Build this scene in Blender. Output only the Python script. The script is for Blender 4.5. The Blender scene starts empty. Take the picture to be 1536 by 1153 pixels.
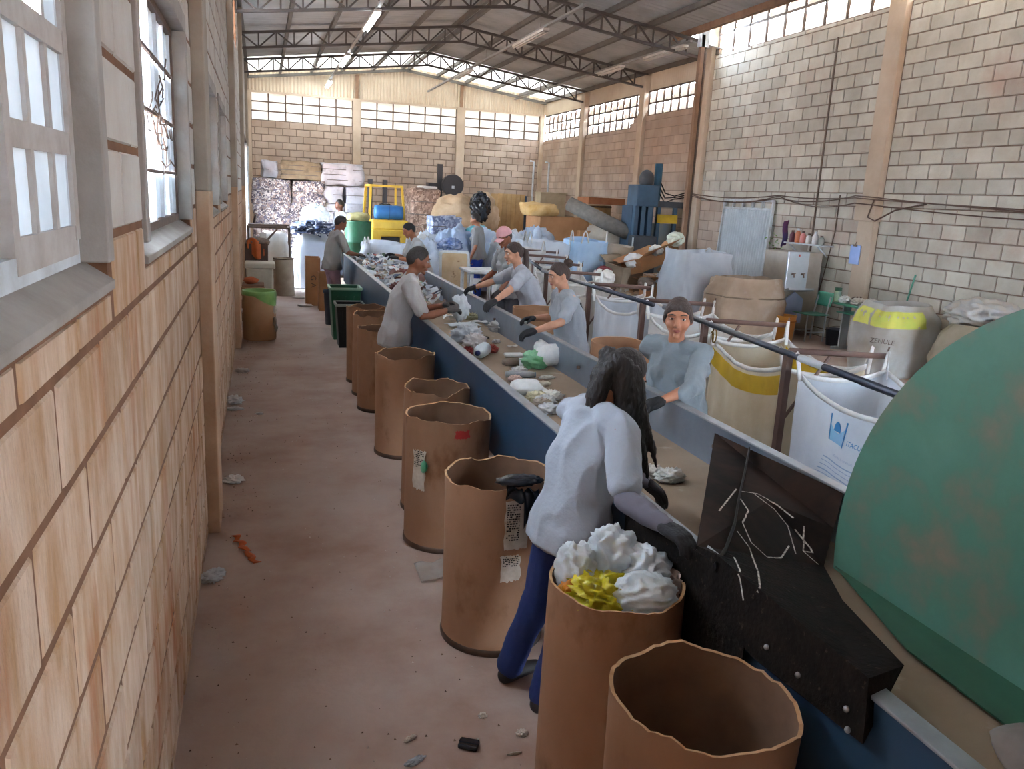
import bpy, math, random
from mathutils import Vector, Matrix, noise as mnoise

SC = bpy.context.scene
COL = SC.collection
random.seed(7)

# ---------------------------------------------------------------- camera
CAM_POS = Vector((0.33, 0.0, 2.0))
IMG_W, IMG_H, FOC = 1536.0, 1153.0, 1200.0
def camera_axes(v1=(390.0, 276.0), roll=3.0):
    cx, cy = IMG_W / 2, IMG_H / 2
    fwd = Vector((v1[0] - cx, v1[1] - cy, FOC)).normalized()      # hall's long axis seen by the camera
    r = math.radians(roll)
    u = (-math.sin(r), math.cos(r))
    t = -FOC * FOC / ((v1[0] - cx) * u[0] + (v1[1] - cy) * u[1])
    dn = Vector((u[0] * t, u[1] * t, FOC)).normalized()
    up = -dn
    rt = fwd.cross(up)
    return rt, fwd, up
AX, AY, AZ = camera_axes()
CAM_R = Matrix((AX, AY, AZ))                                       # camera (right, down, forward) -> world
cam_data = bpy.data.cameras.new('camera')
cam = bpy.data.objects.new('camera', cam_data)
COL.objects.link(cam)
right = CAM_R @ Vector((1, 0, 0)); upv = CAM_R @ Vector((0, -1, 0)); back = CAM_R @ Vector((0, 0, -1))
m = Matrix((right, upv, back)).transposed().to_4x4()
m.translation = CAM_POS
cam.matrix_world = m
cam_data.sensor_fit = 'HORIZONTAL'
cam_data.sensor_width = 36.0
cam_data.lens = FOC / IMG_W * 36.0
cam_data.clip_start = 0.02
cam_data.clip_end = 400
SC.camera = cam

def P(px, py, x=None, y=None, z=None):
    """world point on the plane x=, y= or z= that was measured at a pixel of the photograph"""
    r = CAM_R @ Vector((px - IMG_W / 2, py - IMG_H / 2, FOC))
    if x is not None: t = (x - CAM_POS.x) / r.x
    elif y is not None: t = (y - CAM_POS.y) / r.y
    else: t = (z - CAM_POS.z) / r.z
    return CAM_POS + r * t

# ---------------------------------------------------------------- world, light, exposure
world = bpy.data.worlds.new('World')
SC.world = world
world.use_nodes = True
wn = world.node_tree
wn.nodes.clear()
w_out = wn.nodes.new('ShaderNodeOutputWorld')
w_bg = wn.nodes.new('ShaderNodeBackground')
w_bg.inputs['Color'].default_value = (0.68, 0.83, 1.0, 1)
w_bg.inputs['Strength'].default_value = 9.0
wn.links.new(w_bg.outputs[0], w_out.inputs[0])
sun_d = bpy.data.lights.new('sun', 'SUN')
sun_d.energy = 7.0
sun_d.angle = math.radians(1.0)
sun_d.color = (1.0, 0.95, 0.88)
sun = bpy.data.objects.new('sun', sun_d)
COL.objects.link(sun)
sun.rotation_euler = (math.radians(-8), math.radians(14), 0)
SC.view_settings.view_transform = 'Standard'
SC.view_settings.look = 'None'
SC.view_settings.gamma = 1.0
SC.view_settings.exposure = 2.5
SC.view_settings.use_curve_mapping = False
SC.cycles.use_denoising = True
SC.cycles.max_bounces = 10
SC.cycles.diffuse_bounces = 6
SC.cycles.transparent_max_bounces = 12
SC.cycles.sample_clamp_indirect = 12.0

# ---------------------------------------------------------------- materials
def lin(h):
    h = h.lstrip('#')
    c = [int(h[i:i + 2], 16) / 255 for i in (0, 2, 4)]
    return [v / 12.92 if v <= 0.04045 else ((v + 0.055) / 1.055) ** 2.4 for v in c]

MATS = {}
def mat(name, col, col2=None, rough=0.7, metal=0.0, scale=6.0, detail=6.0, lo=0.35, hi=0.7, bump=0.0, bscale=None,
        col3=None, scale3=1.2, lo3=0.55, hi3=0.75, trans=0.0, clear=0.0, rand=0.0, isl=0.0, coords='OBJ', stretch=(1, 1, 1),
        spec=0.5, gloss_coat=0.0):
    if name in MATS: return MATS[name]
    M = bpy.data.materials.new(name)
    M.use_nodes = True
    nt = M.node_tree
    nt.nodes.clear()
    N = nt.nodes.new; L = nt.links.new
    out = N('ShaderNodeOutputMaterial')
    b = N('ShaderNodeBsdfPrincipled')
    b.inputs['Roughness'].default_value = rough
    b.inputs['Metallic'].default_value = metal
    b.inputs['Specular IOR Level'].default_value = spec
    b.inputs['Coat Weight'].default_value = gloss_coat
    if coords == 'POS':
        g = N('ShaderNodeNewGeometry'); vec = g.outputs['Position']
    else:
        g = N('ShaderNodeTexCoord'); vec = g.outputs['Object']
    mp = N('ShaderNodeMapping'); mp.inputs['Scale'].default_value = stretch
    L(vec, mp.inputs['Vector']); vec = mp.outputs['Vector']
    def ramp_noise(sc, lo, hi, det):
        n = N('ShaderNodeTexNoise'); n.inputs['Scale'].default_value = sc; n.inputs['Detail'].default_value = det
        n.inputs['Roughness'].default_value = 0.6
        L(vec, n.inputs['Vector'])
        r = N('ShaderNodeMapRange'); r.inputs['From Min'].default_value = lo; r.inputs['From Max'].default_value = hi
        L(n.outputs['Fac'], r.inputs['Value'])
        return r.outputs['Result'], n.outputs['Fac']
    def mix(fac, a, c, mode='MIX'):
        k = N('ShaderNodeMix'); k.data_type = 'RGBA'; k.blend_type = mode
        if isinstance(fac, (int, float)): k.inputs['Factor'].default_value = fac
        else: L(fac, k.inputs['Factor'])
        for s, v in (('A', a), ('B', c)):
            sock = [i for i in k.inputs if i.name == s and i.type == 'RGBA'][0]
            if isinstance(v, (list, tuple)): sock.default_value = (*v[:3], 1)
            else: L(v, sock)
        return [o for o in k.outputs if o.type == 'RGBA'][0]
    c = lin(col)
    cur = c
    if col2:
        f, _ = ramp_noise(scale, lo, hi, detail)
        cur = mix(f, c, lin(col2))
    if col3:
        f3, _ = ramp_noise(scale3, lo3, hi3, 5.0)
        cur = mix(f3, cur, lin(col3))
    if rand or isl:
        v = None
        if rand:
            oi = N('ShaderNodeObjectInfo'); v = oi.outputs['Random']; amt = rand
        if isl:
            gg = N('ShaderNodeNewGeometry'); v2 = gg.outputs['Random Per Island']
            if v is None: v = v2; amt = isl
            else:
                ad = N('ShaderNodeMath'); ad.operation = 'ADD'; L(v, ad.inputs[0]); L(v2, ad.inputs[1])
                fr = N('ShaderNodeMath'); fr.operation = 'FRACT'; L(ad.outputs[0], fr.inputs[0]); v = fr.outputs[0]; amt = rand
        mr = N('ShaderNodeMapRange'); mr.inputs['To Min'].default_value = 1 - amt; mr.inputs['To Max'].default_value = 1 + amt
        L(v, mr.inputs['Value'])
        cmb = N('ShaderNodeCombineColor')
        for i in range(3): L(mr.outputs['Result'], cmb.inputs[i])
        cur = mix(1.0, cur, cmb.outputs[0], 'MULTIPLY')
    if isinstance(cur, list): b.inputs['Base Color'].default_value = (*cur, 1)
    else: L(cur, b.inputs['Base Color'])
    if bump:
        n = N('ShaderNodeTexNoise'); n.inputs['Scale'].default_value = bscale or scale * 4; n.inputs['Detail'].default_value = 5
        L(vec, n.inputs['Vector'])
        bp = N('ShaderNodeBump'); bp.inputs['Strength'].default_value = bump; bp.inputs['Distance'].default_value = 0.02
        L(n.outputs['Fac'], bp.inputs['Height']); L(bp.outputs['Normal'], b.inputs['Normal'])
    sh = b.outputs[0]
    if trans:
        t = N('ShaderNodeBsdfTranslucent')
        if isinstance(cur, list): t.inputs['Color'].default_value = (*cur, 1)
        else: L(cur, t.inputs['Color'])
        ms = N('ShaderNodeMixShader'); ms.inputs[0].default_value = trans
        L(sh, ms.inputs[1]); L(t.outputs[0], ms.inputs[2]); sh = ms.outputs[0]
    if clear:
        t = N('ShaderNodeBsdfTransparent')
        ms = N('ShaderNodeMixShader'); ms.inputs[0].default_value = clear
        L(sh, ms.inputs[1]); L(t.outputs[0], ms.inputs[2]); sh = ms.outputs[0]
    L(sh, out.inputs[0])
    MATS[name] = M
    return M

def emit(name, col, strength):
    if name in MATS: return MATS[name]
    M = bpy.data.materials.new(name); M.use_nodes = True
    nt = M.node_tree; nt.nodes.clear()
    o = nt.nodes.new('ShaderNodeOutputMaterial'); e = nt.nodes.new('ShaderNodeEmission')
    e.inputs['Color'].default_value = (*lin(col), 1); e.inputs['Strength'].default_value = strength
    nt.links.new(e.outputs[0], o.inputs[0]); MATS[name] = M
    return M

def palette(name, cols, rough=0.6, trans=0.0, obj=False, noise=0.0):
    """every loose piece takes one of the colours"""
    if name in MATS: return MATS[name]
    M = bpy.data.materials.new(name); M.use_nodes = True
    nt = M.node_tree; nt.nodes.clear(); N = nt.nodes.new; L = nt.links.new
    out = N('ShaderNodeOutputMaterial'); b = N('ShaderNodeBsdfPrincipled'); b.inputs['Roughness'].default_value = rough
    if obj: src = N('ShaderNodeObjectInfo').outputs['Random']
    else: src = N('ShaderNodeNewGeometry').outputs['Random Per Island']
    if noise:
        t = N('ShaderNodeTexCoord'); w = N('ShaderNodeTexNoise'); w.inputs['Scale'].default_value = noise * 0.8; L(t.outputs['Object'], w.inputs['Vector'])
        ad = N('ShaderNodeVectorMath'); ad.operation = 'MULTIPLY_ADD'; L(w.outputs['Color'], ad.inputs[0]); ad.inputs[1].default_value = (0.25, 0.25, 0.25); L(t.outputs['Object'], ad.inputs[2])
        n = N('ShaderNodeTexVoronoi'); n.inputs['Scale'].default_value = noise * 1.8
        L(ad.outputs[0], n.inputs['Vector'])
        sp = N('ShaderNodeSeparateColor'); L(n.outputs['Color'], sp.inputs[0]); src = sp.outputs[0]
    r = N('ShaderNodeValToRGB'); r.color_ramp.interpolation = 'CONSTANT'
    el = r.color_ramp.elements
    while len(el) < len(cols): el.new(0.5)
    for i, c in enumerate(cols):
        el[i].position = i / len(cols); el[i].color = (*lin(c), 1)
    L(src, r.inputs['Fac']); L(r.outputs['Color'], b.inputs['Base Color'])
    sh = b.outputs[0]
    if trans:
        t = N('ShaderNodeBsdfTranslucent'); L(r.outputs['Color'], t.inputs['Color'])
        ms = N('ShaderNodeMixShader'); ms.inputs[0].default_value = trans
        L(sh, ms.inputs[1]); L(t.outputs[0], ms.inputs[2]); sh = ms.outputs[0]
    L(sh, out.inputs[0]); MATS[name] = M
    return M

# ---------------------------------------------------------------- mesh helpers
def V(*a): return Vector(a)

class MB:
    """collects shapes; build() links them as one mesh object"""
    def __init__(s): s.v = []; s.f = []
    def add(s, verts, faces):
        o = len(s.v)
        s.v.extend([tuple(p) for p in verts]); s.f.extend([tuple(i + o for i in f) for f in faces])
        return s
    def box(s, a, b):
        x0, y0, z0 = a; x1, y1, z1 = b
        return s.add([(x0,y0,z0),(x1,y0,z0),(x1,y1,z0),(x0,y1,z0),(x0,y0,z1),(x1,y0,z1),(x1,y1,z1),(x0,y1,z1)],
                     [(0,3,2,1),(4,5,6,7),(0,1,5,4),(1,2,6,5),(2,3,7,6),(3,0,4,7)])
    def cbox(s, c, d): return s.box([c[i] - d[i] / 2 for i in range(3)], [c[i] + d[i] / 2 for i in range(3)])
    def obox(s, c, d, rot):
        c = Vector(c); d = Vector(d) / 2; M = rot.to_matrix() if not isinstance(rot, Matrix) else rot
        vs = [c + M @ Vector((sx * d.x, sy * d.y, sz * d.z)) for sz in (-1, 1) for sx, sy in ((-1,-1),(1,-1),(1,1),(-1,1))]
        return s.add(vs, [(0,3,2,1),(4,5,6,7),(0,1,5,4),(1,2,6,5),(2,3,7,6),(3,0,4,7)])
    def bar(s, a, b, w, h=None, up=(0, 0, 1)):
        a = Vector(a); b = Vector(b); h = h or w
        d = (b - a); L = d.length; d.normalize(); up = Vector(up)
        if abs(d.dot(up)) > 0.98: up = Vector((1, 0, 0))
        sx = d.cross(up).normalized(); sz = sx.cross(d).normalized()
        vs = []
        for p in (a, b):
            for i, j in ((-1,-1),(1,-1),(1,1),(-1,1)): vs.append(p + sx * (w / 2 * i) + sz * (h / 2 * j))
        return s.add(vs, [(0,1,2,3),(7,6,5,4),(0,4,5,1),(1,5,6,2),(2,6,7,3),(3,7,4,0)])
    def tube(s, pts, rad, n=10, cap=True, ref=None, flat=1.0):
        pts = [Vector(p) for p in pts]
        if not hasattr(rad, '__len__'): rad = [rad] * len(pts)
        vs = []; fs = []; prev = None
        for i, p in enumerate(pts):
            d = (pts[min(i + 1, len(pts) - 1)] - pts[max(i - 1, 0)])
            if d.length < 1e-9: d = Vector((0, 0, 1))
            d.normalize()
            if prev is None:
                r0 = Vector(ref) if ref else (Vector((0, 0, 1)) if abs(d.z) < 0.9 else Vector((1, 0, 0)))
                x = (r0 - d * r0.dot(d)).normalized()
            else:
                x = (prev - d * prev.dot(d)).normalized()
            prev = x; y = d.cross(x)
            for k in range(n):
                a = 2 * math.pi * k / n
                vs.append(p + x * (math.cos(a) * rad[i]) + y * (math.sin(a) * rad[i] * flat))
        for i in range(len(pts) - 1):
            for k in range(n):
                k2 = (k + 1) % n
                fs.append((i*n+k, i*n+k2, (i+1)*n+k2, (i+1)*n+k))
        if cap:
            fs.append(tuple(range(n))[::-1]); fs.append(tuple((len(pts)-1)*n + k for k in range(n)))
        return s.add(vs, fs)
    def cyl(s, c, r, h, n=24, r2=None):
        c = Vector(c); return s.tube([c, c + Vector((0, 0, h))], [r, r if r2 is None else r2], n)
    def lathe(s, prof, c=(0, 0, 0), n=32, wob=None, close=False):
        vs = []; fs = []; c = Vector(c)
        for i, (r, z) in enumerate(prof):
            for k in range(n):
                a = 2 * math.pi * k / n
                rr, zz = (r, z) if wob is None else wob(i, a, r, z)
                vs.append(c + Vector((rr * math.cos(a), rr * math.sin(a), zz)))
        for i in range(len(prof) - 1):
            for k in range(n):
                k2 = (k + 1) % n; fs.append((i*n+k, i*n+k2, (i+1)*n+k2, (i+1)*n+k))
        if close:
            fs.append(tuple(range(n))[::-1]); fs.append(tuple((len(prof)-1)*n + k for k in range(n)))
        return s.add(vs, fs)
    def grid(s, fn, nu, nv, closeu=False):
        vs = [fn(i / (nu if closeu else nu - 1), j / (nv - 1)) for j in range(nv) for i in range(nu)]
        fs = []
        for j in range(nv - 1):
            for i in range(nu if closeu else nu - 1):
                i2 = (i + 1) % nu; fs.append((j*nu+i, j*nu+i2, (j+1)*nu+i2, (j+1)*nu+i))
        return s.add(vs, fs)
    def prism(s, outline, off):
        n = len(outline); off = Vector(off)
        a = [Vector(p) for p in outline]
        fs = [tuple(range(n))[::-1], tuple(range(n, 2 * n))] + [(i, (i+1) % n, n + (i+1) % n, n + i) for i in range(n)]
        return s.add(a + [p + off for p in a], fs)
    def blob(s, c, r, seed=0, amp=0.25, freq=2.0, nu=24, nv=16, flat=None, ridge=False, rot=None):
        c = Vector(c); r = Vector(r) if hasattr(r, '__len__') else Vector((r, r, r))
        so = Vector((seed * 3.17, seed * 1.93, seed * 7.7))
        vs = []
        for j in range(nv + 1):
            th = math.pi * j / nv
            for i in range(nu):
                ph = 2 * math.pi * i / nu
                d = Vector((math.sin(th) * math.cos(ph), math.sin(th) * math.sin(ph), math.cos(th)))
                q = mnoise.noise(d * freq + so)
                if ridge: q = 0.6 - 2.0 * abs(q) + 0.5 * mnoise.noise(d * freq * 2.3 + so)
                else: q += 0.4 * mnoise.noise(d * freq * 2.4 + so)
                k = 1 + amp * q
                p = Vector((d.x * r.x * k, d.y * r.y * k, d.z * r.z * k))
                if flat is not None and p.z < -flat: p.z = -flat
                if rot: p = rot @ p
                vs.append(c + p)
        fs = []
        for j in range(nv):
            for i in range(nu):
                i2 = (i + 1) % nu; fs.append((j*nu+i, (j+1)*nu+i, (j+1)*nu+i2, j*nu+i2))
        return s.add(vs, fs)
    def build(s, name, material, parent=None, smooth=False, origin=None, bevel=0.0, solid=0.0, auto=None):
        me = bpy.data.meshes.new(name)
        o0 = Vector(origin) if origin is not None else Vector((0, 0, 0))
        me.from_pydata([tuple(Vector(p) - o0) for p in s.v] if origin is not None else s.v, [], s.f)
        me.update()
        if smooth: me.polygons.foreach_set('use_smooth', [True] * len(me.polygons))
        o = bpy.data.objects.new(name, me); COL.objects.link(o)
        if material is not None: me.materials.append(material)
        o.location = o0
        if parent is not None:
            o.parent = parent
            o.matrix_parent_inverse = world_of(parent).inverted()
        if bevel:
            md = o.modifiers.new('bevel', 'BEVEL'); md.width = bevel; md.segments = 2; md.limit_method = 'ANGLE'
        if solid:
            md = o.modifiers.new('solid', 'SOLIDIFY'); md.thickness = solid; md.offset = 0
        return o

def world_of(o):
    mw = o.matrix_basis.copy()
    if o.parent is not None: mw = world_of(o.parent) @ o.matrix_parent_inverse @ mw
    return mw

def tag(o, label=None, cat=None, group=None, kind=None):
    if label: o['label'] = label
    if cat: o['category'] = cat
    if group: o['group'] = group
    if kind: o['kind'] = kind
    return o
def thing(name, loc, label=None, cat=None, group=None, kind=None):
    o = bpy.data.objects.new(name, None); COL.objects.link(o)
    o.empty_display_size = 0.1
    o.location = loc
    return tag(o, label, cat, group, kind)
def struct(name, mb, material, label=None, **k):
    o = mb.build(name, material, **k); o['kind'] = 'structure'
    if label: o['label'] = label
    return o
def inst(mesh, name, loc, scale=(1, 1, 1), rot=None, parent=None):
    """an object that shares mesh data; loc is in world space"""
    o = bpy.data.objects.new(name, mesh); COL.objects.link(o)
    o.location = loc; o.scale = scale
    if rot is not None: o.rotation_euler = rot
    if parent is not None:
        o.parent = parent; o.matrix_parent_inverse = world_of(parent).inverted()
    return o
def clone(root, delta=(0, 0, 0), rz=0.0):
    """copy a thing with its parts and sub-parts"""
    def rec(o, par):
        c = o.copy(); COL.objects.link(c)
        if par is not None:
            c.parent = par; c.matrix_parent_inverse = o.matrix_parent_inverse.copy()
        for ch in o.children: rec(ch, c)
        return c
    r = rec(root, None)
    r.location = root.location + Vector(delta); r.rotation_euler = (root.rotation_euler[0], root.rotation_euler[1], root.rotation_euler[2] + rz)
    return r
def fbm(p, o=3):
    a = 0; w = 1; s = 1
    for _ in range(o):
        a += w * mnoise.noise(p * s); w *= 0.5; s *= 2.1
    return a
def text_mesh(name, txt, size, material, parent, loc, xdir, ydir, depth=0.0008, align='CENTER'):
    cu = bpy.data.curves.new(name, 'FONT'); cu.body = txt; cu.size = size; cu.align_x = align; cu.align_y = 'CENTER'
    cu.resolution_u = 2
    to = bpy.data.objects.new(name, cu); COL.objects.link(to)
    dg = bpy.context.evaluated_depsgraph_get()
    me = bpy.data.meshes.new_from_object(to.evaluated_get(dg))
    bpy.data.objects.remove(to, do_unlink=True)
    x = Vector(xdir).normalized(); y = Vector(ydir).normalized(); y = (y - x * y.dot(x)).normalized(); zz = x.cross(y)
    for vv in me.vertices:
        q = vv.co.copy(); vv.co = Vector(loc) + x * q.x + y * q.y + zz * depth
    me.materials.clear(); me.materials.append(material)
    o = bpy.data.objects.new(name, me); COL.objects.link(o)
    if parent is not None:
        o.parent = parent; o.matrix_parent_inverse = world_of(parent).inverted()
    return o
# ================================================================ the hall
WX = 9.22        # right wall
YB = 25.9        # back wall
YF = -5.0        # wall behind the camera
RIDGE_X, RIDGE_Z, SLOPE = 4.65, 5.74, 0.13
def roof_z(x): return RIDGE_Z - SLOPE * abs(x - RIDGE_X)

m_floor = mat('floor_concrete', '#c2afa4', '#a88a7a', rough=0.75, scale=1.3, lo=0.38, hi=0.66, col3='#c0b4ac', scale3=0.55, lo3=0.5, hi3=0.72, bump=0.12, bscale=30, coords='POS')
m_ground = mat('outside_earth', '#b98d6c', '#a27450', rough=0.9, scale=0.4, coords='POS')
m_mortar_l = mat('mortar_left', '#7d5840', '#64442e', rough=0.95, scale=9, coords='POS')
m_mortar_r = mat('mortar_right', '#8d7c6e', '#75655a', rough=0.95, scale=9, coords='POS')
m_block_low = mat('block_peach', '#c6ad98', '#a8835f', rough=0.9, scale=5.0, lo=0.40, hi=0.62, detail=9, col3='#9c5c2e', scale3=2.6, lo3=0.53, hi3=0.72, bump=0.4, bscale=50, coords='POS', rand=0.10, isl=0.10, stretch=(1, 1.6, 0.42))
m_block_up = mat('block_chalk', '#c2beb8', '#b0a69c', rough=0.9, scale=3.0, col3='#9b8a7c', scale3=1.6, lo3=0.58, hi3=0.8, bump=0.25, bscale=45, coords='POS', rand=0.06, isl=0.06)
m_block_right = mat('block_grey', '#c9c6bc', '#b3ada1', rough=0.9, scale=2.4, col3='#b3988a', scale3=0.9, lo3=0.58, hi3=0.8, bump=0.25, bscale=45, coords='POS', rand=0.13, isl=0.13)
m_block_back = mat('block_tan', '#bcaa9c', '#a99686', rough=0.9, scale=1.6, col3='#a08472', scale3=0.5, lo3=0.5, hi3=0.75, bump=0.2, bscale=40, coords='POS', rand=0.10, isl=0.10)
m_column = mat('column_concrete', '#c8b7a4', '#b39f8a', rough=0.85, scale=1.8, coords='POS', bump=0.12, bscale=25)
m_pil_up = mat('pilaster_grey', '#a89c8e', '#8f8274', rough=0.85, scale=2.5, coords='POS', bump=0.15, bscale=25)
m_pil_low = mat('pilaster_beige', '#c9ad92', '#b08c6c', rough=0.85, scale=2.5, col3='#a87a54', scale3=3, coords='POS', bump=0.15, bscale=25)
m_frame_grey = mat('window_surround', '#a29c96', '#8b837c', rough=0.85, scale=5, col3='#96745c', scale3=3, lo3=0.62, coords='POS', bump=0.15, bscale=30)
m_steel_paint = mat('window_steel', '#b8b3ae', '#a0968e', rough=0.6, scale=12, coords='POS')
m_steel_white = mat('window_steel_white', '#cfd6dc', '#aeb2b4', rough=0.5, scale=9, coords='POS')
m_pane_dusty = mat('dusty_glass', '#dde4e8', '#c3ccd2', rough=0.3, scale=4, trans=0.10, clear=0.03, coords='POS')
m_pane_clear = mat('clear_glass', '#dfe8ee', rough=0.05, trans=0.12, clear=0.45)
m_pane_high = mat('clerestory_glass', '#f4f6f6', '#e6e6e2', rough=0.35, scale=1.5, trans=0.62, clear=0.20, coords='POS')
m_pane_far = mat('clerestory_glass_dusty', '#f0efe8', '#e0dcd2', rough=0.35, scale=1.5, trans=0.13, clear=0.02, coords='POS')
m_bar_dark = mat('window_bar', '#6d5a4e', '#564840', rough=0.7, scale=20)
m_roof = mat('roof_sheet', '#b9bbbc', '#9fa1a2', rough=0.55, metal=0.15, scale=1.2, col3='#8f8a82', scale3=0.7, coords='POS')
m_rooflight = mat('roof_light_sheet', '#efe9dc', '#e2d9c8', rough=0.5, trans=0.07, scale=1.0, coords='POS')
m_cladding = mat('gable_sheet', '#d2c4b0', '#c2b09a', rough=0.6, scale=1.2, trans=0.03, coords='POS')
m_truss = mat('truss_steel', '#57514e', '#47413f', rough=0.6, scale=6, coords='POS')
m_purlin = mat('purlin_steel', '#6b6661', '#585350', rough=0.6, scale=4, coords='POS')
m_beam_rust = mat('eave_beam', '#94745c', '#7a5c48', rough=0.7, scale=4, coords='POS')

struct('floor', MB().box((-0.16, YF - 0.2, -0.15), (WX + 0.2, YB + 0.2, 0.0)), m_floor, 'dusty reddish brown concrete floor')
struct('ground_outside', MB().box((-60, -60, -0.4), (70, 90, -0.16)), m_ground, 'bare reddish earth around the hall')

# ---- walls: a backing slab with openings, every block proud of the mortar
def slab(mb, axis, u0, u1, ztop, openings, a, b):
    """axis 'y': wall along y, thickness x in a..b;  axis 'x': wall along x, thickness y in a..b.  ztop: list of (u0,u1,z)"""
    cuts = sorted({u0, u1} | {o[0] for o in openings} | {o[1] for o in openings} | {t[0] for t in ztop} | {t[1] for t in ztop})
    cuts = [c for c in cuts if u0 <= c <= u1]
    for c0, c1 in zip(cuts, cuts[1:]):
        mid = (c0 + c1) / 2
        top = max([t[2] for t in ztop if t[0] <= mid <= t[1]] or [0])
        zs = [(0.0, top)]
        for o in openings:
            if o[0] <= mid <= o[1]:
                new = []
                for z0, z1 in zs:
                    if o[3] <= z0 or o[2] >= z1: new.append((z0, z1)); continue
                    if o[2] > z0: new.append((z0, o[2]))
                    if o[3] < z1: new.append((o[3], z1))
                zs = new
        for z0, z1 in zs:
            if z1 - z0 < 0.01: continue
            if axis == 'y': mb.box((a, c0, z0), (b, c1, z1))
            else: mb.box((c0, a, z0), (c1, b, z1))
    return mb

def block_list(u0, u1, ztop, openings, zoff, uoff, holes=()):
    out = []
    zmax = max(t[2] for t in ztop)
    k = 0
    z = zoff - 0.2
    while z < zmax:
        a, b = max(z, 0.0), min(z + 0.2, zmax)
        k += 1
        u = math.floor(u0 / 0.4) * 0.4 + uoff + (0.2 if k % 2 else 0.0) - 0.4
        while u < u1:
            segs = [(max(u, u0), min(u + 0.4, u1))]
            for o in list(openings) + list(holes):
                if min(b, o[3]) - max(a, o[2]) > 0.06:
                    n = []
                    for s0, s1 in segs:
                        if o[1] <= s0 or o[0] >= s1: n.append((s0, s1)); continue
                        if o[2] - a > 0.05: out.append((max(s0, o[0]), min(s1, o[1]), a, o[2]))
                        if b - o[3] > 0.05: out.append((max(s0, o[0]), min(s1, o[1]), o[3], b))
                        if o[0] > s0: n.append((s0, o[0]))
                        if o[1] < s1: n.append((o[1], s1))
                    segs = n
            for s0, s1 in segs:
                if s1 - s0 < 0.05: continue
                mid = (s0 + s1) / 2
                top = max([t[2] for t in ztop if t[0] <= mid <= t[1]] or [0])
                bb = min(b, top)
                if bb - a > 0.04: out.append((s0, s1, a, bb))
            u += 0.4
        z += 0.2
    return out

def project(p):
    v = CAM_R.transposed() @ (Vector(p) - CAM_POS)
    if v.z < 0.05: return None
    return (IMG_W / 2 + v.x / v.z * FOC, IMG_H / 2 + v.y / v.z * FOC, v.z)

def brick_mesh(name, face, material):
    """unit block; its face looks along +x, -x or -y"""
    i = 0.012; j = 0.025
    base = [(0, 0), (1, 0), (1, 1), (0, 1)]; fr = [(i, j), (1 - i, j), (1 - i, 1 - j), (i, 1 - j)]
    vs = []
    for d, pts in ((0, base), (1, fr)):
        for u, w in pts:
            vs.append({'+x': (d, u, w), '-x': (-d, u, w), '-y': (u, -d, w)}[face])
    fs = [(4, 5, 6, 7), (0, 1, 5, 4), (1, 2, 6, 5), (2, 3, 7, 6), (3, 0, 4, 7)]
    if face in ('-x',): fs = [f[::-1] for f in fs]
    me = bpy.data.meshes.new(name); me.from_pydata(vs, [], fs); me.update(); me.materials.append(material)
    return me

def lay_blocks(wall, blocks, face, plane, mats, depth=0.013, gap=0.016, limit=290, seed=1, split=1e9):
    rnd = random.Random(seed)
    def corner(b): return {'+x': (plane, b[0], b[2]), '-x': (plane, b[0], b[2]), '-y': (b[0], plane, b[2])}[face]
    scored = []
    for b in blocks:
        mu, mz = (b[0] + b[1]) / 2, (b[2] + b[3]) / 2
        p = (plane, mu, mz) if face != '-y' else (mu, plane, mz)
        q = project(p)
        sc = 0
        if q and -60 < q[0] < IMG_W + 60 and -60 < q[1] < IMG_H + 60: sc = 1 / q[2]
        scored.append((sc, b))
    scored.sort(key=lambda t: -t[0])
    meshes = [brick_mesh('brick', face, mm) for mm in mats]
    rest = [MB() for _ in mats]
    for n, (sc, b) in enumerate(scored):
        mi = 0 if (len(mats) == 1 or b[2] < split) else 1
        g = gap / 2
        u0, u1, z0, z1 = b[0] + g, b[1] - g, b[2] + g, b[3] - g
        d = depth * rnd.uniform(0.55, 1.25)
        if n < limit and sc > 0:
            o = bpy.data.objects.new('brick', meshes[mi]); COL.objects.link(o); o.parent = wall
            if face == '-y': o.location = (u0, plane, z0); o.scale = (u1 - u0, d, z1 - z0)
            else: o.location = (plane, u0, z0); o.scale = (d, u1 - u0, z1 - z0)
        else:
            if face == '-y': rest[mi].box((u0, plane - d, z0), (u1, plane, z1))
            elif face == '+x': rest[mi].box((plane, u0, z0), (plane + d, u1, z1))
            else: rest[mi].box((plane - d, u0, z0), (plane, u1, z1))
    for mb, mm in zip(rest, mats):
        if mb.v:
            o = mb.build('brick_rows', mm, wall); o['kind'] = 'stuff'

# ---- left wall
LW = [(0.36, 1.93, 1.816, 2.68), (2.64, 4.20, 1.816, 2.66), (5.72, 7.0, 1.816, 2.64), (7.5, 8.8, 1.816, 2.64), (11.6, 13.0, 1.816, 2.64)]
LDOOR = (16.6, 18.6, 0.0, 2.7)
LHIGH = (1.5, 14.6, 4.05, 4.85)      # window band added out of view to brighten the right wall and floor
openL = LW + [LDOOR]
wall_l = struct('wall_left', slab(MB(), 'y', YF, YB + 0.2, [(YF, YB + 0.2, 5.2)], [(o[0] - 0.055, o[1] + 0.055, o[2] - 0.058, o[3] + 0.075) for o in LW] + [LDOOR, LHIGH], -0.15, 0.0), m_mortar_l, 'long left block wall, chalky above and peach below')
PILS = [(4.65, 5.0), (10.3, 10.65), (15.95, 16.3), (21.6 + 0.85, 21.95 + 0.85), (-0.9, -0.55)]
frames_l = [(o[0] - 0.07, o[1] + 0.07, o[2] - 0.066, o[3] + 0.09) for o in LW]
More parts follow.
